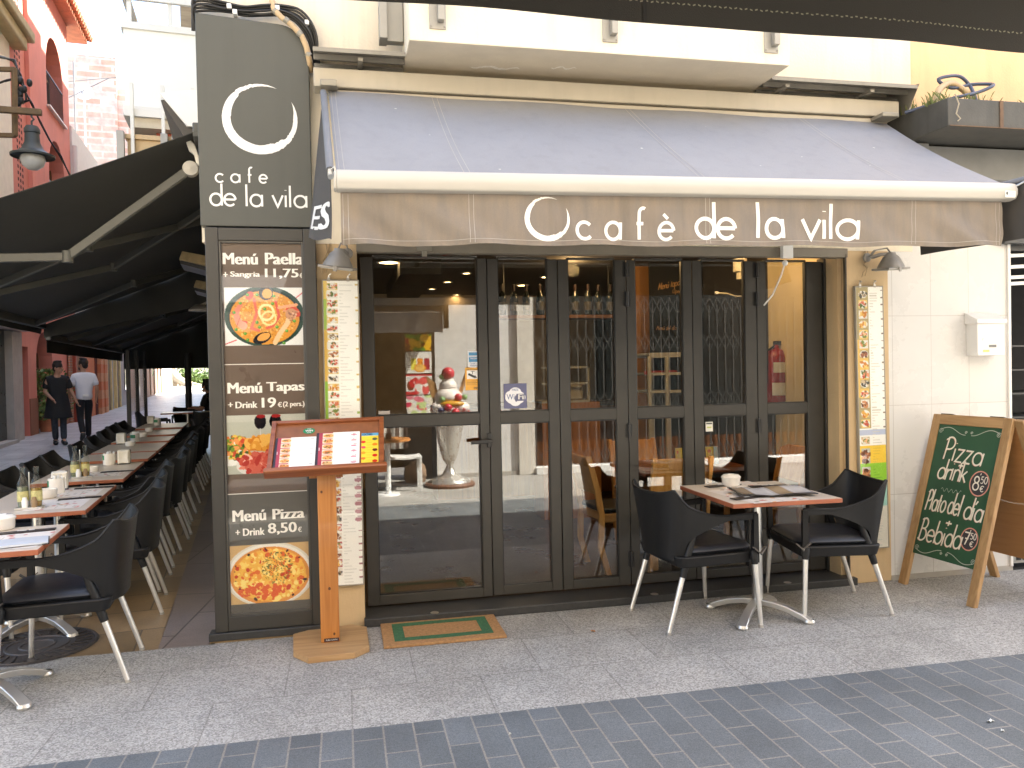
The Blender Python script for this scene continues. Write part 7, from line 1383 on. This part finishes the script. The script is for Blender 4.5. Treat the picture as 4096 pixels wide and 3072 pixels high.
    q = MB(); q.x = M_; q.ball((-.016, 0, .058), (.099, .094, .095), 18, 12); q.ball((-.045, 0, -.01), (.062, .08, .075), 14, 10)
    for i_ in range(24): a = i_*.6; q.ball((.05*math.cos(a)-.01, .06*math.sin(a), .135+.01*math.sin(i_*7)), (.03, .03, .022), 7, 5)
    q.build('hair', hairm, t, smooth=60)
    if J.get('beard'): q = MB(); q.x = M_; q.ball((.058, 0, -.078), (.037, .05, .034), 12, 8); q.build('beard', mat('stubble', (.1, .06, .045), .8), t, smooth=60)
    # ---- clothes
    N = []; E_ = []; bot_ = nd(V(J['pelvis'])+V((0, 0, -.09)), (.185, .145)); pel2 = nd(lerp(J['pelvis'], J['chest'], .15), (.18, .135)); a = nd(lerp(J['pelvis'], J['chest'], .5), (.175, .13)); b_ = nd(V(J['chest'])+V((0, 0, .02)), (.2, .142)); c = nd(lerp(J['chest'], J['neck'], .86), .078); ch([bot_, pel2, a, b_, c])
    for s_ in ('L', 'R'): sh, el = J['sho'+s_], J['elb'+s_]; p = nd(V(sh)+V((0, 0, -.03)), .078); q_ = nd(lerp(sh, el, .5), .076); r_ = nd(lerp(sh, el, .85), .07); ch([b_, p, q_, r_])
    m = MB(); m.add(*skin_mesh(N, E_, 2)); m.build('shirt', top, t, smooth=70)
    N = []; E_ = []; pel3 = nd(lerp(J['pelvis'], J['chest'], .1), (.15, .112)); p0 = nd(V(J['pelvis'])+V((0, 0, -.03)), (.155, .118)); ch([pel3, p0])
    for s_ in ('L', 'R'): hp, kn, an = J['hip'+s_], J['kne'+s_], J['ank'+s_]; ids = [nd(hp, .1), nd(lerp(hp, kn, .5), .088), nd(kn, .07), nd(lerp(kn, an, .4), .068), nd(lerp(kn, an, 1.0), .062)]; ch([p0]+ids)
    m = MB(); m.add(*skin_mesh(N, E_, 2)); m.build('trousers', bottom, t, smooth=70)
    for s_ in ('L', 'R'):
        an, to = V(J['ank'+s_]), V(J['toe'+s_]); d = (to-an); N = [(tuple(an+V((0, 0, .03))), .056), (tuple(an-d*.1+V((0, 0, -.045))), .06), (tuple(an+d*.5+V((0, 0, -.02))), .058), (tuple(an+d*1.15), (.055, .042))]; m = MB(); m.add(*skin_mesh(N, [(0, 1), (1, 2), (2, 3)], 2)); m.build('shoe', blackm, t, smooth=70)
    if apron:
        pz = J['pelvis'][2]
        m = MB(); m.sheet(lambda u, v: (lambda a_: V((J['pelvis'][0]+(.15+.07*v)*math.cos(a_)*(1+.03*math.sin(a_*9)*v), J['pelvis'][1]+(.185+.08*v)*math.sin(a_), pz+.13-.5*v)))((u-.5)*5.2), 48, 12, .008); m.build('apron', apron, t, smooth=60)
        m = MB(); m.sheet(lambda u, v: V((J['chest'][0]+.135+.01*math.sin(u*3.1), -.13+.26*u, J['pelvis'][2]+.12+.33*v)), 8, 8, .006); m.build('apron_bib', apron, t, smooth=60)
    if beltm: p = J['pelvis']; MB().box(p[0]-.155, p[0]-.14, -.06, .06, p[2]+.02, p[2]+.07).build('pocket_pad', beltm, t, bev=.01)
    return t
blk = mat('black_cotton', (.012, .012, .013), .85, var=.25, vs=14, bump=.2, bs=200); jean = mat('dark_denim', (.03, .035, .045), .85, var=.4, vs=20); whc = mat('white_cotton', (.72, .72, .76), .8, var=.05, vs=9, bump=.25, bs=16)
Jw = dict(pelvis=(0, 0, .94), chest=(.01, 0, 1.34), neck=(.015, 0, 1.5), head=(.035, .015, 1.62), shoL=(0, .175, 1.42), elbL=(-.02, .255, 1.13), wriL=(.06, .335, .91), hanL=(.09, .365, .83), shoR=(0, -.175, 1.42), elbR=(.0, -.235, 1.13), wriR=(.19, -.13, .97), hanR=(.27, -.095, .93),
          hipL=(0, .09, .9), kneL=(.03, .085, .5), ankL=(.14, .07, .1), toeL=(.28, .08, .04), hipR=(0, -.09, .9), kneR=(.08, -.085, .5), ankR=(-.06, -.05, .1), toeR=(.07, -.07, .04))
pw = STG(-2.92, 14.85); dc = CAM-pw
person('waiter in black shirt and apron walking towards the camera, looking at his companion', pw, math.atan2(dc.y, dc.x)+.15, Jw, blk, jean, apron=blk, turn=.75, grp=None)
Jm = dict(pelvis=(0, 0, .97), chest=(.02, 0, 1.38), neck=(.03, 0, 1.55), head=(.05, .0, 1.68), shoL=(.01, .185, 1.46), elbL=(.0, .26, 1.17), wriL=(.03, .30, .93), hanL=(.05, .31, .84), shoR=(.01, -.185, 1.46), elbR=(-.05, -.25, 1.17), wriR=(.02, -.24, .95), hanR=(.05, -.24, .86),
          hipL=(0, .09, .93), kneL=(-.06, .1, .53), ankL=(-.32, .11, .2), toeL=(-.27, .12, .06), hipR=(0, -.09, .93), kneR=(.17, -.1, .53), ankR=(.24, -.11, .1), toeR=(.38, -.12, .04), beard=True)
pm = STG(-2.5, 15.3); dc = pm-CAM
person('man in white t-shirt and black trousers walking away beside the waiter', pm, math.atan2(dc.y, dc.x)+.2, Jm, whc, blk, turn=.9, beltm=white_p)
Js = dict(pelvis=(0, 0, .55), chest=(.06, 0, .95), neck=(.1, 0, 1.09), head=(.14, 0, 1.2), shoL=(.05, .18, 1.02), elbL=(.1, .25, .76), wriL=(.33, .17, .8), hanL=(.42, .14, .8), shoR=(.05, -.18, 1.02), elbR=(.1, -.25, .76), wriR=(.33, -.17, .8), hanR=(.42, -.14, .8),
          hipL=(.02, .09, .52), kneL=(.42, .11, .52), ankL=(.42, .11, .1), toeL=(.56, .12, .04), hipR=(.02, -.09, .52), kneR=(.42, -.11, .52), ankR=(.42, -.11, .1), toeR=(.56, -.12, .04))
person('dark clothed person seated at the far terrace table, half hidden by the menu case', STG(.24, 12.72), TH+PI*.85, Js, blk, blk)
place(ch0, uch, STG(.26, 12.78), TH+PI*.85, 'terrace chair under the seated person at the far table')
